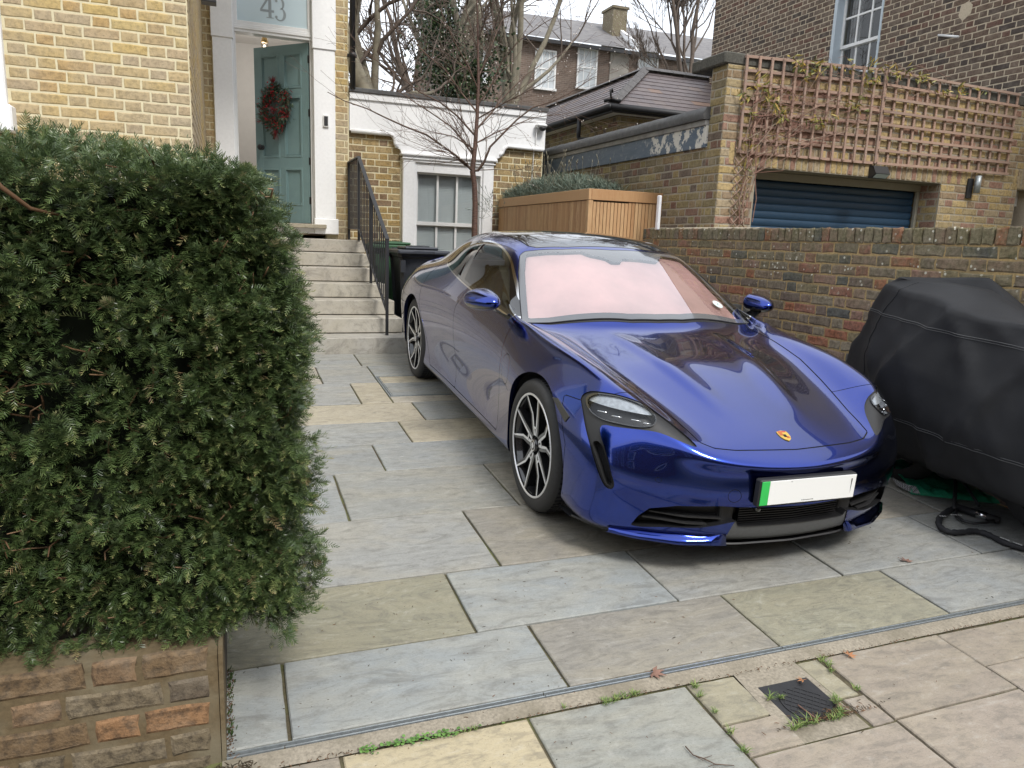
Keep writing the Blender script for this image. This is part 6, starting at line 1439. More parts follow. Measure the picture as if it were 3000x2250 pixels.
slot=smoothpoly([(.885,.552),(.873,.578),(.858,.562),(.848,.514),(.831,.427),(.829,.400),(.842,.392),(.857,.426),(.876,.498)],4)
slf,surf_=su.split(surf_,F_front(slot))
# mouth: one wide opening under the bumper
mo=[(-.3,.345),(.0,.345),(.30,.352),(.41,.357),(.58,.345),(.68,.316),(.715,.27),(.735,.215),(.70,.212),(.605,.230),(.47,.242),(.40,.257),(.345,.272),(.31,.278),(.295,.25),(0,.25),(-.3,.25)]
mof=F_front(mo,0,.45); mouth,rest=su.split(rest,mof)
# lower centre lip in satin grey, dark skirts
lc=[(-.3,.0),(.0,.0),(.36,.0),(.350,.14),(.318,.282),(.295,.282),(0,.262),(-.3,.262)]
ins,rest=su.split(rest,F_front(lc,0,.45)); su.export('front_lip',ins,M['lip_grey'],car,-.004)
ins,rest=su.split(rest,F_low(.150)); under,_r=ins,None
ins,rest=su.split(rest,lambda V:np.where((V[:,0]<-.33)&(V[:,0]>-2.6),V[:,2]-.205,.2)); under+=ins
su.export('sill_skirt',under,M['matt_black'],car)
# doors, flap, bumper seams
def seam(rest,fn,w=.0028): 
    i,o=su.split(rest,lambda V:fn(V)-w); a,g=su.split(i,lambda V:fn(V)+w); return a,g,o
fd=[(-.60,1.3),(-.585,.90),(-.58,.80),(-.556,.70),(-.575,.55),(-.60,.40),(-.60,.245),(-1.60,.245),(-1.635,.5),(-1.645,.687),(-1.655,.828),(-1.60,.90),(-1.54,.96),(-1.60,1.3)]
rdp=[(-1.60,1.3),(-1.54,.96),(-1.60,.90),(-1.655,.828),(-1.645,.687),(-1.635,.5),(-1.60,.245),(-2.34,.245),(-2.44,.36),(-2.54,.55),(-2.66,.72),(-2.69,.83),(-2.64,.95),(-2.46,1.06),(-2.40,1.3)]
sidef=lambda g_:(lambda V:np.where(np.abs(V[:,1])>.72,g_(V[:,0],V[:,2]),.2))
doors=[]
for nm_,pl in (('door',fd),('door',rdp)):
    a,g,rest=seam(rest,sidef(sdpoly(pl))); su.exp2('gap',g,M['gap'],car,-.003)
    for sd in (-1,1):
        d_=su.export(nm_,[f for f in a if su.V[f[0]][1]*sd>0],M['paint'],car); doors.append(d_)
fa,g,rest=seam(rest,lambda V:np.where(np.abs(V[:,1])>.8,np.hypot((V[:,0]+.455)*1.0,(V[:,2]-.66)*.82)-.072,.2),.0018); su.exp2('gap',g,M['gap'],car,-.002); su.exp2('charge_flap',fa,M['paint'],car)
bu=[(.28,.71),(.44,.715),(.70,.90),(1.2,.9),(1.2,.0),(.30,.0),(.38,.30),(.40,.5)]
buf=lambda V:np.where(V[:,0]>.1,np.maximum(sdpoly(bu)(V[:,0],V[:,2]),-1),.3)
bm2,g,rest=seam(rest,buf,.0018); su.export('gap',g,M['gap'],car,-.002)
# circular tow cover and parking sensors pressed into the bumper
tcov=lambda V:np.where((V[:,0]>.7)&(V[:,1]<0),np.hypot(V[:,1]+.345,V[:,2]-.405)-.030,.2)
a,g,bm2=seam(bm2,tcov,.0012); su.export('gap',g,M['gap'],car,-.001); tow=a
psn=lambda V:np.where(V[:,0]>.5,np.hypot(np.abs(V[:,1])-.66,V[:,2]-.455)-.0125,.2)
a2,g,bm2=seam(bm2,psn,.0008); su.exp2('gap',g,M['gap'],car,-.001)
bumper=su.export('bumper',bm2,M['paint'],car); su.export('tow_cover',tow,M['paint'],bumper); su.exp2('parking_sensor',a2,M['paint'],bumper)
shell=su.export('body',rest,M['paint'],car)
# inner walls and pocket of an opening cut in the skin
def boundary(faces,fn,tol=2e-4):
    phi=fn(su.arr()); cnt={}
    for f in faces:
        for j in range(len(f)):
            a,b=f[j],f[(j+1)%len(f)]; k=(min(a,b),max(a,b)); cnt[k]=cnt.get(k,0)+1
    return [k for k,c in cnt.items() if c==1 and abs(phi[k[0]])<tol and abs(phi[k[1]])<tol]
def walls(name,faces,fn,off,mat,parent,tol=6e-4):
    E=boundary(faces,fn,tol); mb=MB()
    for a,b in E:
        p,q=np.array(su.V[a]),np.array(su.V[b]); mb.add([p,q,q+off(q,su.N[b]),p+off(p,su.N[a])],[(0,1,2,3)],smooth=True)
    return link(name,mb,mat,parent,fix=False)
inw=lambda p,n_:np.array([-.022*0,-np.sign(p[1])*.035,0.])
for cx in (0,-2.9):
    for sd in (-1,1): walls('arch_lip',[f for f in rest+bm2+under if su.V[f[0]][1]*sd>0],F_arch(cx,.388),inw,M['paint'],shell,3e-3)
walls('intake_wall',mouth,mof,lambda p,n_:np.array([-.07,0,0]),M['dark_grille'],bumper,3e-3)
mk=su.export('intake_pocket',mouth,M['dark_grille'],bumper)
mk.location=(-.07,0,0)
# slats in the side intakes and the centre grille
def noseX(y,z=.3):
    y=abs(y); return np.interp(y,[0,.28,.53,.70,.80],[.945,.925,.86,.755,.66])
for sd in (-1,1):
    for z0,ya,yb in ((.285,.37,.665),(.255,.43,.69)):
        gs_=MB(); n_=10; P_=[(noseX(ya+(yb-ya)*k/n_)-.030,sd*(ya+(yb-ya)*k/n_),z0+.010*k/n_) for k in range(n_+1)]
        V=[];[V.extend([(x-.035,y,z+.004),(x+.012,y,z),(x+.012,y,z-.006),(x-.035,y,z-.004)]) for x,y,z in P_]
        gs_.add(V,[(4*k+j,4*k+(j+1)%4,4*k+4+(j+1)%4,4*k+4+j) for k in range(n_) for j in range(4)])
        link('intake_vane',gs_,M['matt_black'],bumper)
    gs_=MB(); gs_.bbox(.80,.875,sd*.335-.035,sd*.335+.035,.262,.345,.006); link('intake_sensor',gs_,M['matt_black'],bumper)
for k in range(8):
    cg=MB(); z=.256+k*.0115; n_=8; P_=[(noseX(-.28+.56*j/n_)-.045,-.28+.56*j/n_,z) for j in range(n_+1)]
    V=[];[V.extend([(x-.03,y,zz+.002),(x+.004,y,zz+.001),(x+.004,y,zz-.0035),(x-.03,y,zz-.0035)]) for x,y,zz in P_]
    cg.add(V,[(4*q+j,4*q+(j+1)%4,4*q+4+(j+1)%4,4*q+4+j) for q in range(n_) for j in range(4)]); link('grille_slat',cg,M['dark_grille'],bumper)
# splitter blades that carry the paint under the intakes
for sd in (-1,1):
    bl_=MB(); Y=np.linspace(.335,.80,14); V=[]
    for y in Y:
        x=noseX(y); f=(y-.335)/.465; top=.215-.01*f if y>.40 else .262-.045*(y-.335)/.065
        V+= [(x-.055,sd*y,top+.006),(x-.008-.02*(1-min(1,f*8)),sd*y,top-.03),(x+.010,sd*(y+.015),.165),(x-.02,sd*(y+.015),.150)]
    bl_.add(V,[(4*k+j,4*k+j+1,4*k+5+j,4*k+4+j) for k in range(13) for j in range(3)]+[(0,1,2,3)],smooth=True); o=link('splitter_blade',bl_,M['paint'],bumper)
lp=MB(); Y=np.linspace(-.90,.90,40); V=[]
for y in Y:
    x=float(np.interp(abs(y),[0,.28,.53,.72,.84,.90],[.915,.895,.825,.715,.58,.45])); V+=[(x,y,.160),(x+.005,y,.154),(x-.03,y,.140),(x-.2,y,.138)]
lp.add(V,[(4*k+j,4*k+j+1,4*k+5+j,4*k+4+j) for k in range(39) for j in range(3)]); link('lip_edge',lp,M['matt_black'],bumper)
# lamp pods: black surround sunk a little, lens over a bowl with four light bars
for sd in (-1,1):
    sf=[f for f in surf_ if su.V[f[0]][1]*sd>0]; lf_=[f for f in lampf if su.V[f[0]][1]*sd>0]; sl2=[f for f in slf if su.V[f[0]][1]*sd>0]
    hs=su.export('headlight',lf_,M['lamp_glass'],car,.001)
    so_=su.export('surround',sf,M['matt_black'],hs,-.008); so_.name='surround'
    wl3=walls('surround_edge',sf+lf_+sl2,F_front2(sur),lambda p,n_:-np.array(n_)*.012,M['gloss_black'],hs,3e-3)
    bowl=su.export('bowl',lf_,M['dark_grille'],hs,-.042); walls('bowl_wall',lf_,F_front(hl),lambda p,n_:-np.array(n_)*.045,M['gloss_black'],hs,3e-3)
    su.export('air_slot',sl2,M['gap'],hs,-.035); walls('slot_wall',sl2,F_front(slot),lambda p,n_:-np.array(n_)*.035,M['matt_black'],hs,3e-3)
    dr_=MB()
    def onl(y,z):                                     # a point on the lamp skin
        A=su.arr(); m_=(A[:,0]>.3)&(A[:,1]*sd>0); B_=A[m_]; k=np.argmin((np.abs(B_[:,1])-y)**2+(B_[:,2]-z)**2); return B_[k]
    rim_,lens_=[],lf_
    inner,rim_=su.split(lf_,F_front(hl,.004)); su.export('lens_rim',rim_,M['gloss_black'],hs,.0016)
    upf,lowf=su.split(inner,lambda V:(.727-.05*(.865-np.abs(V[:,1])))-V[:,2]); su.export('sky_band',upf,M['lamp_white'],hs,-.010)  # pale band painted in for the sky reflected on the lens top
    for (y0_,z0_) in ((.842,.697),(.800,.694),(.735,.683),(.695,.679)):
        p=onl(y0_,z0_); q=onl(y0_-.030,z0_-.001); m_=MB(); m_.tube([p+np.array([-.010,0,-.008]),p+np.array([-.010,0,0]),q+np.array([-.010,0,0])],.0028,6); link('light_bar',m_,M['chrome'],hs)
# side repeater on the front wing
for sd in (-1,1):
    A=su.arr(); 
    def ons(x,z):
        m_=(A[:,1]*sd>.6)&(A[:,0]>0); B_=A[m_]; k=np.argmin((B_[:,0]-x)**2+(B_[:,2]-z)**2); return B_[k]
    mb=MB(); P_=[(.215,.684),(.26,.688),(.385,.636),(.375,.606)]; V=[ons(a,b)*np.array([1,1.004,1])+np.array([0,sd*.0015,0]) for a,b in P_]; mb.add([*V,*[v-np.array([0,sd*.01,0]) for v in V]],[(0,1,2,3),(4,7,6,5),(0,4,5,1),(1,5,6,2),(2,6,7,3),(3,7,4,0)]); link('side_repeater',mb,M['lamp_smoke'],car)
    for d_,x in zip([q for q in doors if q.data.vertices[0].co.y*sd>0],(-1.46,-2.24)):
        pass
# inside: pink veil panel behind the glass, wheel, dash, seats, black box floor
su.export('pink_veil_panel',vis,M['pink'],car,-.020)  # panel added: lit red cabin and sky veil painted as one pink
sw_=MB(); A=su.arr(); NA=np.array(su.N)
def onws0(y,x,d):
    m_=(A[:,2]>.85)&(A[:,0]<-.4)&(A[:,0]>-1.3)&(np.abs(A[:,1])<.8); B_=A[m_]; k=np.argsort((B_[:,0]-x)**2+(B_[:,1]-y)**2)[:4]; n_=NA[m_][k].mean(0); return B_[k].mean(0)-n_/np.linalg.norm(n_)*d

dsh=MB(); dsh.bbox(-1.05,-.52,-.76,.76,.60,.86,.03); link('dashboard',dsh,M['red_leather'],car)
for (x,y) in ((-1.75,-.38),(-1.75,.38),(-2.6,-.38),(-2.6,.38)):
    s3=MB(); s3.bbox(x-.12,x+.05,y-.24,y+.24,.45,1.08,.05); s3.bbox(x-.10,x+.0,y-.11,y+.11,1.10,1.24,.03); s3.bbox(x-.1,x+.45,y-.25,y+.25,.35,.52,.05); link('seat',s3,M['red_leather'],car)
flr=MB(); flr.box(-3.5,.3,-.80,.80,.17,.22); flr.box(.34,.62,-.55,.55,.16,.60); flr.box(-.62,-.57,-.78,.78,.2,.84); link('floor_pan',flr,M['gap'],car)
# wheel wells
for cx in (0,-2.9):
    for sd in (-1,1):
        m_=MB(); n_=20; V=[]
        for k in range(n_+1):
            a=PI*k/n_*1.2-.3; V+=[(cx+.400*math.cos(a),sd*.925,.355+.400*math.sin(a)),(cx+.36*math.cos(a),sd*.62,.355+.33*math.sin(a))]
        m_.add(V,[(2*k,2*k+1,2*k+3,2*k+2) for k in range(n_)]); m_.add([(cx-.40,sd*.62,.15),(cx+.38,sd*.62,.15),(cx+.38,sd*.62,.60),(cx-.40,sd*.62,.66)],[(0,1,2,3)]); link('wheel_well',m_,M['gap'],car,fix=False)
# wheels: ten armed star of five forked spokes
def make_wheel():
    w=bpy.data.objects.new('wheel',None); COL.objects.link(w)      # axis: local z points outwards
    R1=.355; tm=MB(); pr=[(.262,-.215),(.275,-.235),(.325,-.238),(.345,-.228),(.352,-.20),(R1,-.15),(R1,-.08),(.352,-.035),(.345,-.012),(.328,.002),(.300,.006),(.279,-.002),(.270,-.012)]
    tm.lathe(pr,64); tyre=link('tyre',tm,M['tyre'],w)
    gm_=MB()
    for k in range(72):
        a=2*PI*k/72; Mk=Matrix.Rotation(a,4,'Z'); gm_.box(R1-.001,R1+.0015,-.0015-.004,.0015+.004,-.072,-.03,M=Mk); gm_.box(R1-.001,R1+.0015,-.0015-.004,.0015+.004,-.205,-.16,M=Mk@Matrix.Rotation(.04,4,'Z'))
    for zz in (-.085,-.12,-.15): gm_.lathe([(R1+.0004,zz-.004),(R1+.0006,zz),(R1+.0004,zz+.004)],64)
    link('tread',gm_,M['gap'],tyre)
    rm=MB(); rm.lathe([(.262,-.21),(.250,-.19),(.245,-.10),(.252,-.03),(.262,-.012)],64); rm.lathe([(.245,-.12),(.05,-.14),(0,-.14)],32); link('rim_barrel',rm,M['alloy_black'],w)
    rl_=MB(); rl_.lathe([(.276,-.010),(.279,-.003),(.276,.001),(.268,.001),(.266,-.004)],72); link('rim_edge',rl_,M['alloy'],w)
    for k in range(5):
        a0=2*PI*k/5+.31; sp=MB(); fc=MB()
        for s_ in (-1,1):
            pts=[(.052,s_*.34),(.098,s_*.285),(.165,s_*.235),(.268,s_*.315)]
            L=[(r_*math.cos(a0+th_),r_*math.sin(a0+th_)) for r_,th_ in pts]; zz=[-.026,-.024,-.022,-.006]; wds=[.017,.017,.014,.011]
            for (mb_,wk,zt_,zb_) in ((sp,1.0,0,-.045),(fc,.42,.0012,-.002)):
                V=[]
                for i,(x,y) in enumerate(L):
                    d=np.array(L[min(i+1,3)])-np.array(L[max(i-1,0)]); d/=np.linalg.norm(d); n2=np.array([-d[1],d[0]]); 
                    ww=wds[i]*wk; c_=np.array([x,y])+n2*(-s_*wds[i]*(.56 if mb_ is fc else 0))
                    for e in (-1,1): V.append((*(c_+n2*e*ww),zz[i]+zt_))
                    for e in (1,-1): V.append((*(c_+n2*e*ww*(1.0 if mb_ is fc else 1.15)),zz[i]+zb_))
                mb_.add(V,[(4*i+j,4*i+(j+1)%4,4*i+4+(j+1)%4,4*i+4+j) for i in range(3) for j in range(4)]+[(0,1,2,3),(12,15,14,13)])
        th=.215; P4=[(.090,-th),(.090,th),(.103,th),(.103,-th)]; V=[(r_*math.cos(a0+q_),r_*math.sin(a0+q_),z_) for z_ in (-.0225,-.045) for r_,q_ in P4]; (sp).add(V,[(0,1,2,3),(4,7,6,5),(0,4,5,1),(1,5,6,2),(2,6,7,3),(3,7,4,0)]); fc.add([(x_,y_,-.0215) for x_,y_,_z in V[:4]],[(0,1,2,3)])
        so2=link('spoke',sp,M['alloy_black'],w); link('machined_face',fc,M['alloy'],so2)
    hb=MB(); hb.lathe([(0,-.012),(.026,-.012),(.033,-.016),(.036,-.03),(.036,-.09)],28)
    for k in range(5): hb.lathe([(0,-.036),(.009,-.036),(.009,-.06)],8,M=Matrix.Translation((.056*math.cos(k*2*PI/5),.056*math.sin(k*2*PI/5),0)))
    hub=link('hub',hb,M['alloy_black'],w); m_=MB(); m_.lathe([(.027,-.0118),(.029,-.0105),(.031,-.0118)],28); m_.lathe([(0,-.0108),(.017,-.0112)],6); link('hub_cap_ring',m_,M['alloy'],hub)
    dm=MB(); dm.lathe([(.06,-.105),(.195,-.105),(.195,-.135),(.06,-.135)],48); link('brake_disc',dm,M['disc'],w)
    cm_=MB(); Mq=Matrix.Rotation(-.9,4,'Z'); cm_.bbox(.13,.222,-.09,.09,-.16,-.075,.012,M=Mq); link('brake_caliper',cm_,M['alloy_black'],w)
    return w
w0=make_wheel()
for i,(cx,sd) in enumerate(((0,-1),(-2.9,-1),(0,1),(-2.9,1))):
    w=w0 if i==0 else copy_tree(w0)
    w.parent=car; w.matrix_local=Matrix.Translation((cx,sd*.952,.355))@Matrix.Rotation(PI/2*(-sd if sd>0 else 1),4,'X')@Matrix.Rotation((.12,.35,.2,.8)[i],4,'Z')
# mirrors
for sd in (-1,1):
    cg2=[(-.88,.90,.945),(-.88,1.10,.945),(-.88,1.12,1.055),(-.88,.91,1.085),(-.60,.92,.965),(-.64,1.04,.965),(-.65,1.05,1.04),(-.60,.93,1.055),(-.84,.885,.925),(-.84,1.12,.925),(-.84,1.145,1.065),(-.84,.895,1.10)]
    V=[(x,sd*y,z) for x,y,z in cg2]; me=bpy.data.meshes.new('m'); me.from_pydata(V,[],[(0,3,2,1),(8,9,10,11)][:0]+[(0,1,9,8),(1,2,10,9),(2,3,11,10),(3,0,8,11),(8,9,5,4),(9,10,6,5),(10,11,7,6),(11,8,4,7),(4,5,6,7),(0,3,2,1)])
    ob=bpy.data.objects.new('m',me); COL.objects.link(ob); md=ob.modifiers.new('s','SUBSURF'); md.levels=4
    ev=ob.evaluated_get(bpy.context.evaluated_depsgraph_get()); e=ev.to_mesh(); mv=[tuple(v_.co) for v_ in e.vertices]; mf=[tuple(p_.vertices) for p_ in e.polygons]; ev.to_mesh_clear(); bpy.data.objects.remove(ob)
    up_=[f for f in mf if np.mean([mv[i][2] for i in f])>.985]; lo_=[f for f in mf if np.mean([mv[i][2] for i in f])<=.985]
    a=MB(); a.add(mv,up_,smooth=True); mo_=link('door_mirror',a,M['paint'],car); b=MB(); b.add(mv,lo_,smooth=True); link('mirror_base',b,M['gloss_black'],mo_)
    a=MB(); a.add([(x,sd*y,z) for x,y,z in [(-.70,.955,.965),(-.80,.96,.965),(-.80,.87,.925),(-.66,.865,.925),(-.70,.945,.95),(-.80,.95,.95),(-.80,.86,.895),(-.66,.855,.895)]],[(0,1,2,3),(4,7,6,5),(0,4,5,1),(1,5,6,2),(2,6,7,3),(3,7,4,0)]); link('mirror_arm',a,M['gloss_black'],mo_)
# door handle flush strips, badge, plate
A=su.arr()
def onbody(x,y,z,ax): 
    d=[(A[:,0]-x)**2 if x is not None else 0,(A[:,1]-y)**2 if y is not None else 0,(A[:,2]-z)**2 if z is not None else 0]; m_=A[:,2]>.4 if ax==2 else A[:,2]>.2; dd=sum(d)+np.where(m_,0,9); return A[np.argmin(dd)]
bdg=MB(); M['gold']=flat('gold_enamel',(.72,.48,.10),.3,.06,200,metal=.5); M['red_enamel']=flat('red_enamel',(.45,.03,.03),.3,.05,50)
p=onbody(.775,0,None,2); q=onbody(.70,0,None,2); dx=(p-q); dx/=np.linalg.norm(dx); nn_=np.array([-dx[2],0,dx[0]]); 
if nn_[2]<0: nn_=-nn_
Mb=Matrix([[dx[0],0,nn_[0],p[0]],[0,1,0,p[1]],[dx[2],0,nn_[2],p[2]],[0,0,0,1]])
shp=[(-.034,-.026),(-.040,0),(-.034,.026),(-.02,.029),(.004,.027),(.022,.018),(.036,0),(.022,-.018),(.004,-.027),(-.02,-.029)]
V=[tuple(Mb@Vector((a,b,h))) for h in (-.003,.0035) for a,b in shp]; n_=len(shp); bdg.add(V,[tuple(range(n_)),tuple(range(n_,2*n_))]+[(i,(i+1)%n_,n_+(i+1)%n_,n_+i) for i in range(n_)]); badge=link('bonnet_badge',bdg,M['gold'],car)
rb_=MB()
for k in range(3): rb_.box(-.024+.0,-.004,-.022+k*.007,-.0185+k*.007,.0037,.0045,M=Mb); rb_.box(.003,.018,.003+k*.006,.0055+k*.006,.0037,.0045,M=Mb)
rb_.box(-.034,-.027,-.022,.022,.0037,.0043,M=Mb); link('badge_stripes',rb_,M['red_enamel'],badge)
bk=MB(); bk.bbox(-.010,.008,-.008,.008,.0036,.0052,.001,M=Mb); link('badge_centre',bk,M['gap'],badge)
# number plate: white, green flash at the car's right, blanked as in the photograph
pz=.434; px_=.988
ph=MB(); ph.bbox(.945,px_-.004,-.266,.266,pz-.066,pz+.061,.006); pl_=link('number_plate',ph,M['matt_black'],car)
t=NT('plate_white'); t.p(color=(.86,.87,.86),rough=.35,coat=.3); ph=MB(); ph.bbox(px_-.0035,px_,-.218,.26,pz-.0555,pz+.0555,.001); link('white_face',ph,t.m,pl_)
ph=MB(); ph.bbox(px_-.0035,px_,-.26,-.2185,pz-.0555,pz+.0555,.001); link('green_flash',ph,flat('plate_green',(.035,.52,.10),.4,.02,10),pl_)
ph=MB(); ph.add([(px_+.0006,.232,pz+.038),(px_+.0006,.239,pz+.038),(px_+.0006,.235,pz-.035)],[(0,1,2)])
for k in range(9): ph.box(px_+.0002,px_+.0005,-.035+k*.0075,-.030+k*.0075,pz-.0465,pz-.0435)
ph.box(px_+.0002,px_+.0005,-.108,-.098,pz+.046,pz+.0475); link('print_remnants',ph,M['gap'],pl_)
# front camera under the plate, permit disc on the glass
cmr=MB(); cmr.lathe([(0,.012),(.010,.012),(.014,0),(.014,-.02)],14,M=Matrix.Translation((.925,-.215,.335))@Matrix.Rotation(PI/2,4,'Y')); link('front_camera',cmr,M['gloss_black'],car)
def onws(y,x): 
    m_=(A[:,2]>.85)&(A[:,0]<-.4)&(A[:,0]>-1.3); B_=A[m_]; return B_[np.argmin((B_[:,0]-x)**2+(B_[:,1]-y)**2)]
p=onws(.60,-.72); nrm=np.array([.45,.2,.87]); nrm/=np.linalg.norm(nrm); u=np.cross([0,1,0],nrm);u/=np.linalg.norm(u); v2=np.cross(nrm,u)
dc=MB(); V=[p+nrm*.004+(u*math.cos(a)+v2*math.sin(a))*.038 for a in np.linspace(0,2*PI,20)[:-1]]; dc.add(V,[tuple(range(19))]); link('permit_disc',dc,flat('permit_paper',(.60,.75,.72),.5,.05,30),wscreen,fix=False)
dc=MB(); V=[p+nrm*.0045+(u*math.cos(a)+v2*math.sin(a)*.5)*.010 for a in np.linspace(0,2*PI,8)[:-1]]; dc.add(V,[tuple(range(7))]); link('permit_print',dc,M['gap'],wscreen,fix=False)
# washer nozzles
# ------------------------------------------------------------------ covered motorbike, tarpaulin, lock
bike=thing('covered_motorbike','motorbike under a draped black cover, beside the car and the garden wall','motorbike cover',(3.95,3.0,gz(3.95,3.0)))
t=NT('black_cover_cloth'); p=t.pos(); f=t.noise(260,3,.6,p); g=t.noise(3.2,5,.55,p)
t.p(color=t.mix(t.ramp(g,[(.3,0.0),(.7,1.0)]),(.012,.0125,.0145),(.022,.023,.026)),rough=.72,spec=.3); t.bump(t.math('ADD',t.math('MULTIPLY',f,.25),t.math('MULTIPLY',t.noise(14,4,.6,p),.8)),.25,.006); M['cover']=t.m
# the cover as a skin over a few support points: rings from the hem to the ridge
def ring(pts,n=144):
    P=[np.array(q,float) for q in pts]; m=len(P); d=[0]
    for i in range(m): d.append(d[-1]+np.linalg.norm(P[(i+1)%m]-P[i]))
    out=[]
    for k in range(n):
        s=d[-1]*k/n; i=max(j for j in range(m) if d[j]<=s+1e-9); f=(s-d[i])/(d[i+1]-d[i]); a,b,c,e=P[i-1],P[i],P[(i+1)%m],P[(i+2)%m]
        cat=.5*((2*b)+(-a+c)*f+(2*a-5*b+4*c-e)*f*f+(-a+3*b-3*c+e)*f**3); lin=b+(c-b)*f; out.append(lin*.78+cat*.22)
    return out
gb=lambda x,y,h:(x,y,gz(x,y)+h)
# ridge: front corner (mirror) is the near left peak; the cover falls away right (towards the tail and camera)
HL=[.105,.28,.55,.80,1.00,1.165,1.285]
CX_={0:[4.02,4.0,4.0,3.99,3.97,3.95,3.93],1:[3.96,3.78,3.70,3.69,3.72,3.79,3.83],2:[3.97,3.72,3.61,3.60,3.66,3.745,3.86],3:[3.98,3.70,3.58,3.58,3.64,3.70,3.95],4:[4.0,3.68,3.57,3.58,3.65,3.70,4.04],5:[4.0,3.68,3.58,3.60,3.66,3.71,4.02],6:[4.02,3.72,3.62,3.62,3.68,3.75,4.04],7:[4.1,4.0,3.95,3.95,3.98,4.0,4.08],8:[4.27]*4+[4.26,4.24,4.18],9:[4.275]*5+[4.26,4.19],10:[4.275]*5+[4.26,4.18],11:[4.275]*4+[4.26,4.22,4.10]}
CY_={0:[3.97,3.98,3.94,3.85,3.74,3.62,3.50],1:[3.42,3.43,3.45,3.47,3.465,3.455,3.44],2:[3.22,3.22,3.22,3.24,3.27,3.30,3.37],3:[3.0,3.0,3.0,3.02,3.04,3.06,3.18],4:[2.78,2.77,2.77,2.77,2.77,2.76,2.98],5:[2.5,2.48,2.47,2.47,2.48,2.50,2.70],6:[2.1,2.06,2.05,2.06,2.1,2.16,2.35],7:[1.72,1.68,1.68,1.72,1.8,1.9,2.1],8:[1.85,1.85,1.85,1.88,1.95,2.05,2.3],9:[2.6]*6+[2.75],10:[3.1]*6+[3.11],11:[3.6,3.6,3.58,3.55,3.52,3.48,3.40]}
HT={0:0,1:0,2:-.005,3:.005,4:-.01,5:-.12,6:-.24,7:-.36,8:-.30,9:-.16,10:.045,11:.01}; HC={0:.06,1:.07,2:.05,3:.045,4:-.02,5:-.01,6:-.10,7:-.22,8:-.20,9:-.08,10:.02,11:0}
rings=[]
for li,h in enumerate(HL):
    rings.append(ring([gb(CX_[c][li],CY_[c][li],h+(HT[c] if li==6 else HC[c] if li==5 else 0)+((.05 if c in (0,1) else .05 if c in (2,3,4,5,6) else 0) if li==0 else 0)) for c in range(12)]))
rt=np.array(rings[-1]); cen_=rt.mean(0); rings.append([cen_+(q-cen_)*.45 for q in rt])
NR=len(rings); n=144; Vg=[]
sub=6
def crom(a,b,c,d,f): return .5*((2*b)+(-a+c)*f+(2*a-5*b+4*c-d)*f*f+(-a+3*b-3*c+d)*f**3)
rows=[]
for i in range(NR-1):
    for k in range(sub):
        f=k/sub; rows.append([ (.5*crom(np.array(rings[max(i-1,0)][j]),np.array(rings[i][j]),np.array(rings[i+1][j]),np.array(rings[min(i+2,NR-1)][j]),f)+.5*(np.array(rings[i][j])*(1-f)+np.array(rings[i+1][j])*f)) if i<4 else (np.array(rings[i][j])*(1-f)+np.array(rings[i+1][j])*f) for j in range(n)])
rows.append(rings[-1]); rw=np.array(rows); m=len(rows)
# drape folds: tension lines fanning from the peak and hem gathers
cen=rw.mean(axis=1,keepdims=True); outd=rw-cen; outd[:,:,2]=0; outd/=np.linalg.norm(outd,axis=2,keepdims=True)+1e-9
hh=np.clip(np.arange(m)/36.,0,1)[:,None];  ss=rw[:,:,1]
fold=.055*((1-np.abs(np.sin(ss*5.2+hh*4.6)))**2.8-.25)*np.sin(hh*PI)**.7 + .032*((1-np.abs(np.sin(ss*8.7-hh*5.0+.8)))**2.5-.2)*(1-hh)**.6*np.clip(hh*5,0,1) + .016*np.sin(ss*27-hh*7)*(1-hh)**1.5*.6 + .020*np.exp(-((ss-(3.1-.9*(1-hh)))/.05)**2)*np.sin(hh*PI) + .018*np.exp(-((ss-(3.0-1.6*(1-hh)))/.07)**2)*np.sin(hh*PI)
fl2=(vnoise(rw.reshape(-1,3),7.,4)-.5).reshape(m,n)*.03+(vnoise(rw.reshape(-1,3),16.,8)-.5).reshape(m,n)*.012
nearwall=(outd[:,:,0]>.3); amp=np.where(nearwall,.2,1.0)
rw=rw+outd*((fold+fl2)*amp)[:,:,None]
rw[:,:,0]=np.minimum(rw[:,:,0],4.285)
hemw=.012*np.sin(np.arange(n)*1.7)+.01*np.sin(np.arange(n)*.6); rw[0,:,2]+=hemw; rw[1,:,2]+=hemw*.7
mb=MB(); loc=np.array(bike.location); V=(rw-loc).reshape(-1,3)
F=[(i*n+j,i*n+(j+1)%n,(i+1)*n+(j+1)%n,(i+1)*n+j) for i in range(m-1) for j in range(n)]+[tuple((m-1)*n+j for j in range(n))]
mb.add(V,F,smooth=True); cov=link('cover',mb,M['cover'],bike)
def seamrow(i0,name='seam'):
    s_=MB()
    for d in (0,.012):
        pts=[]
        for j in list(range(0,n)):
            q=rw[int(i0),j]*(1-(i0%1))+rw[min(int(i0)+1,m-1),j]*(i0%1)-loc; q=q+outd[int(i0),j]*.0035+np.array([0,0,d])
            pts.append(q)
        k0=[j for j in range(n) if outd[int(i0),j,0]<.6]
        pts=[pts[j] for j in range(0,int(n*.62))]
        s_.tube(pts,.0022,4,cap=False)
    link(name,s_,flat('grey_seam_thread',(.075,.077,.08),.7,.1,60) if 'seam' not in M else M['seam'],cov)
seamrow(25.5); seamrow(10.6)
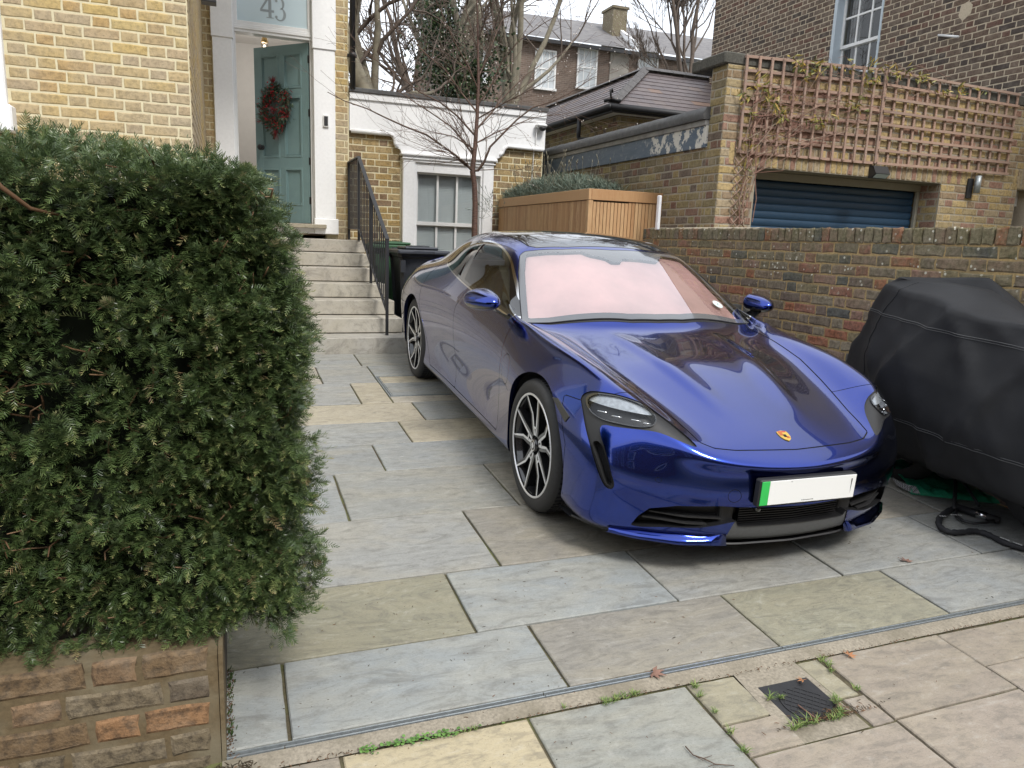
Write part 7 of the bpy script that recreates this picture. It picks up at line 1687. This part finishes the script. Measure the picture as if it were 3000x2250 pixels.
# upright seam down the front corner
s_=MB(); j0=12; s_.tube([rw[i,j0]-loc+outd[i,j0]*.003 for i in range(2,36)],.0025,4,cap=False); link('seam',s_,M['cover'],cov)
el=MB()
for k in range(2): 
    q=rw[3,int(n*.115)]-loc; 
q=np.array(gpt(2720,1425)); 
eye=MB(); c=rw[2,19]-loc+outd[2,19]*.01; Me=Matrix.Translation(tuple(c))@Matrix.Rotation(PI/2,4,'X')@Matrix.Rotation(-1.0,4,'Y'); eye.lathe([(.007,-.002),(.008,.002),(.013,.002),(.014,-.002)],16,M=Me); link('eyelet',eye,M['chrome'],cov)
# wheel and stand glimpsed below the hem
w_=MB(); w_.lathe([(.20,-.05),(.26,-.06),(.285,-.03),(.285,.03),(.26,.06),(.20,.05)],30,M=Matrix.Translation((.08,-.55,.29))@Matrix.Rotation(PI/2,4,'Y')); link('tyre',w_,M['tyre'],bike); w_=MB(); w_.lathe([(.20,-.05),(.26,-.06),(.285,-.03),(.285,.03),(.26,.06),(.20,.05)],30,M=Matrix.Translation((.08,.42,.29))@Matrix.Rotation(PI/2,4,'Y')); link('tyre',w_,M['tyre'],bike)
# green tarpaulin
tarp=thing('green_tarpaulin','rolled bright green tarpaulin lying under the hem of the motorbike cover','tarpaulin',(3.9,3.12,gz(3.9,3.12)))
t=NT('green_polythene'); p=t.pos(); t.p(color=t.mix(t.ramp(t.noise(12,5,.6,p),[(.3,0.0),(.7,1.0)]),(.015,.22,.115),(.04,.38,.20)),rough=.38,spec=.5); t.bump(t.noise(22,5,.6,p,dist=1.5),.6,.012); M['tarp']=t.m
A_=gpt(2668,1448)-np.array(tarp.location); B_=gpt(2960,1480)-np.array(tarp.location); mb=MB(); n1=26; V=[]
for i in range(n1+1):
    f=i/n1; c=A_+(B_-A_)*f; d=(B_-A_)/np.linalg.norm(B_-A_); s=np.array([-d[1],d[0],0]); 
    for k in range(9):
        a=PI*(k/8)*1.0; r_=.030+.008*math.sin(i*1.3+k)+.004*math.sin(i*2.9); V.append(c+s*(.04-math.cos(a)*.05)*1.2+np.array([0,0,.004+math.sin(a)*r_*(1.1+.25*math.sin(i*.8))]))
mb.add(V,[(9*i+j,9*i+j+1,9*i+10+j,9*i+9+j) for i in range(n1) for j in range(8)]+[tuple(range(9))],smooth=True); link('roll',mb,M['tarp'],tarp)
mb=MB(); r=random.Random(4); V=[]
for i in range(n1+1):
    f=i/n1; c=A_+(B_-A_)*f; 
    for k in range(7): V.append(c+s*(.05+.06*k)+np.array([0,0,.030+.012*k+.010*math.sin(i*1.1+k*1.7)+r.uniform(-.004,.004)]))
mb.add(V,[(7*i+j,7*i+j+1,7*i+8+j,7*i+7+j) for i in range(n1) for j in range(6)],smooth=True); link('loose_sheet',mb,M['tarp'],tarp,fix=False)
# woven strap
strap=thing('ratchet_strap','flat grey and white woven strap between the car and the green tarpaulin','strap')
t=NT('woven_webbing'); v=t.coord(); ch_=t.n.new('ShaderNodeTexChecker'); ch_.inputs['Scale'].default_value=150; t.l.new(v,ch_.inputs[0]); ch_.inputs[1].default_value=(.05,.05,.055,1); ch_.inputs[2].default_value=(.42,.42,.42,1); t.p(color=ch_.outputs[0],rough=.8); M['web']=t.m
P_=[gpt(2618,1425)+V3(0,0,.035),gpt(2640,1436)+V3(0,0,.03),gpt(2665,1446)+V3(0,0,.03),gpt(2688,1452)+V3(0,0,.034)]; mb=MB(); V=[]
for i,q in enumerate(P_): V+=[q+V3(-.005,-.022,-.016),q+V3(.005,.026,.018)]
mb.add(V,[(2*i,2*i+1,2*i+3,2*i+2) for i in range(3)]); link('webbing',mb,M['web'],strap,fix=False)
# chain lock in its cloth sleeve, d-lock and disc lock
ck=thing('chain_lock','thick black sleeved security chain with white lettering on the paving below the motorbike','lock',tuple(gpt(2790,1550)))
lc_=np.array(ck.location); mb=MB(); path=[(2790,1500),(2768,1512),(2750,1530),(2752,1553),(2778,1568),(2812,1570),(2845,1566),(2875,1570),(2905,1582),(2940,1600),(2975,1612),(3015,1622),(3050,1630)]
P_=[gpt(*q)-lc_+V3(0,0,.020) for q in path]; pts=[];rad=[]
for i in range(len(P_)-1):
    for k in range(4): f=k/4; pts.append(crom(P_[max(i-1,0)],P_[i],P_[i+1],P_[min(i+2,len(P_)-1)],f)); rad.append(.0155+.0022*math.sin(len(pts)*2.4)+.001*math.sin(len(pts)*5.1))
mb.tube(pts,rad,12); slv=link('sleeve',mb,(lambda t:(t.p(color=(.014,.014,.016),rough=.75),t.bump(t.noise(70,4,.6,t.pos()),.5,.004),t.m)[2])(NT('black_nylon')),ck)
mb=MB()
for (px,py,n_) in ((2748,1528,3),(2780,1524,5),(2925,1592,4),(2962,1606,4)):
    for k in range(n_):
        q=gpt(px+k*7,py+k*(2.6 if px>2800 else .4))-lc_+V3(-.004,-.012,.038); a=.0035
        mb.box(q[0]-a,q[0]-a*.3,q[1]-.005,q[1]+.005,q[2],q[2]+.001); mb.box(q[0]+a*.2,q[0]+a*.9,q[1]-.005,q[1]+.005,q[2],q[2]+.001); mb.box(q[0]-a*.3,q[0]+a*.2,q[1]-.001,q[1]+.0015,q[2],q[2]+.001)
link('lettering',mb,flat('white_print',(.75,.75,.74),.6,.02,40),slv)
dl=thing('d_lock','black shackle lock with a steel collar lying beside the chain','lock',tuple(gpt(2850,1520)))
lc_=np.array(dl.location); mb=MB(); a=gpt(2800,1500)-lc_+V3(0,0,.03); b=gpt(2925,1540)-lc_+V3(0,0,.03); mb.tube([a,b],.021,14); link('crossbar',mb,M['matt_black'],dl)
mb=MB(); c1=a+(b-a)*.48; c2=a+(b-a)*.72; mb.tube([c1,c2],.0225,16); link('steel_collar',mb,M['chrome'],dl)
mb=MB(); P_=[gpt(*q)-lc_+V3(0,0,.025) for q in ((2800,1505),(2798,1522),(2820,1538),(2850,1546),(2885,1544),(2910,1538))]; mb.tube(P_,.0085,8); link('shackle',mb,M['matt_black'],dl)
ca=thing('cable_lock','dark cable looped up from the chain into the motorbike cover','cable',tuple(gpt(2800,1480)))
lc_=np.array(ca.location); mb=MB(); e0=gpt(2793,1505)-lc_+V3(0,0,.03); e1=gpt(2822,1440)-lc_+V3(.02,.1,.12); mb.tube([e0,(e0+e1)/2+V3(.01,0,.01),e1],.011,8); e2=gpt(2865,1500)-lc_+V3(0,0,.04); mb.tube([e1,(e1+e2)/2+V3(0,.02,.02),e2],.009,8); link('cable',mb,M['matt_black'],ca)
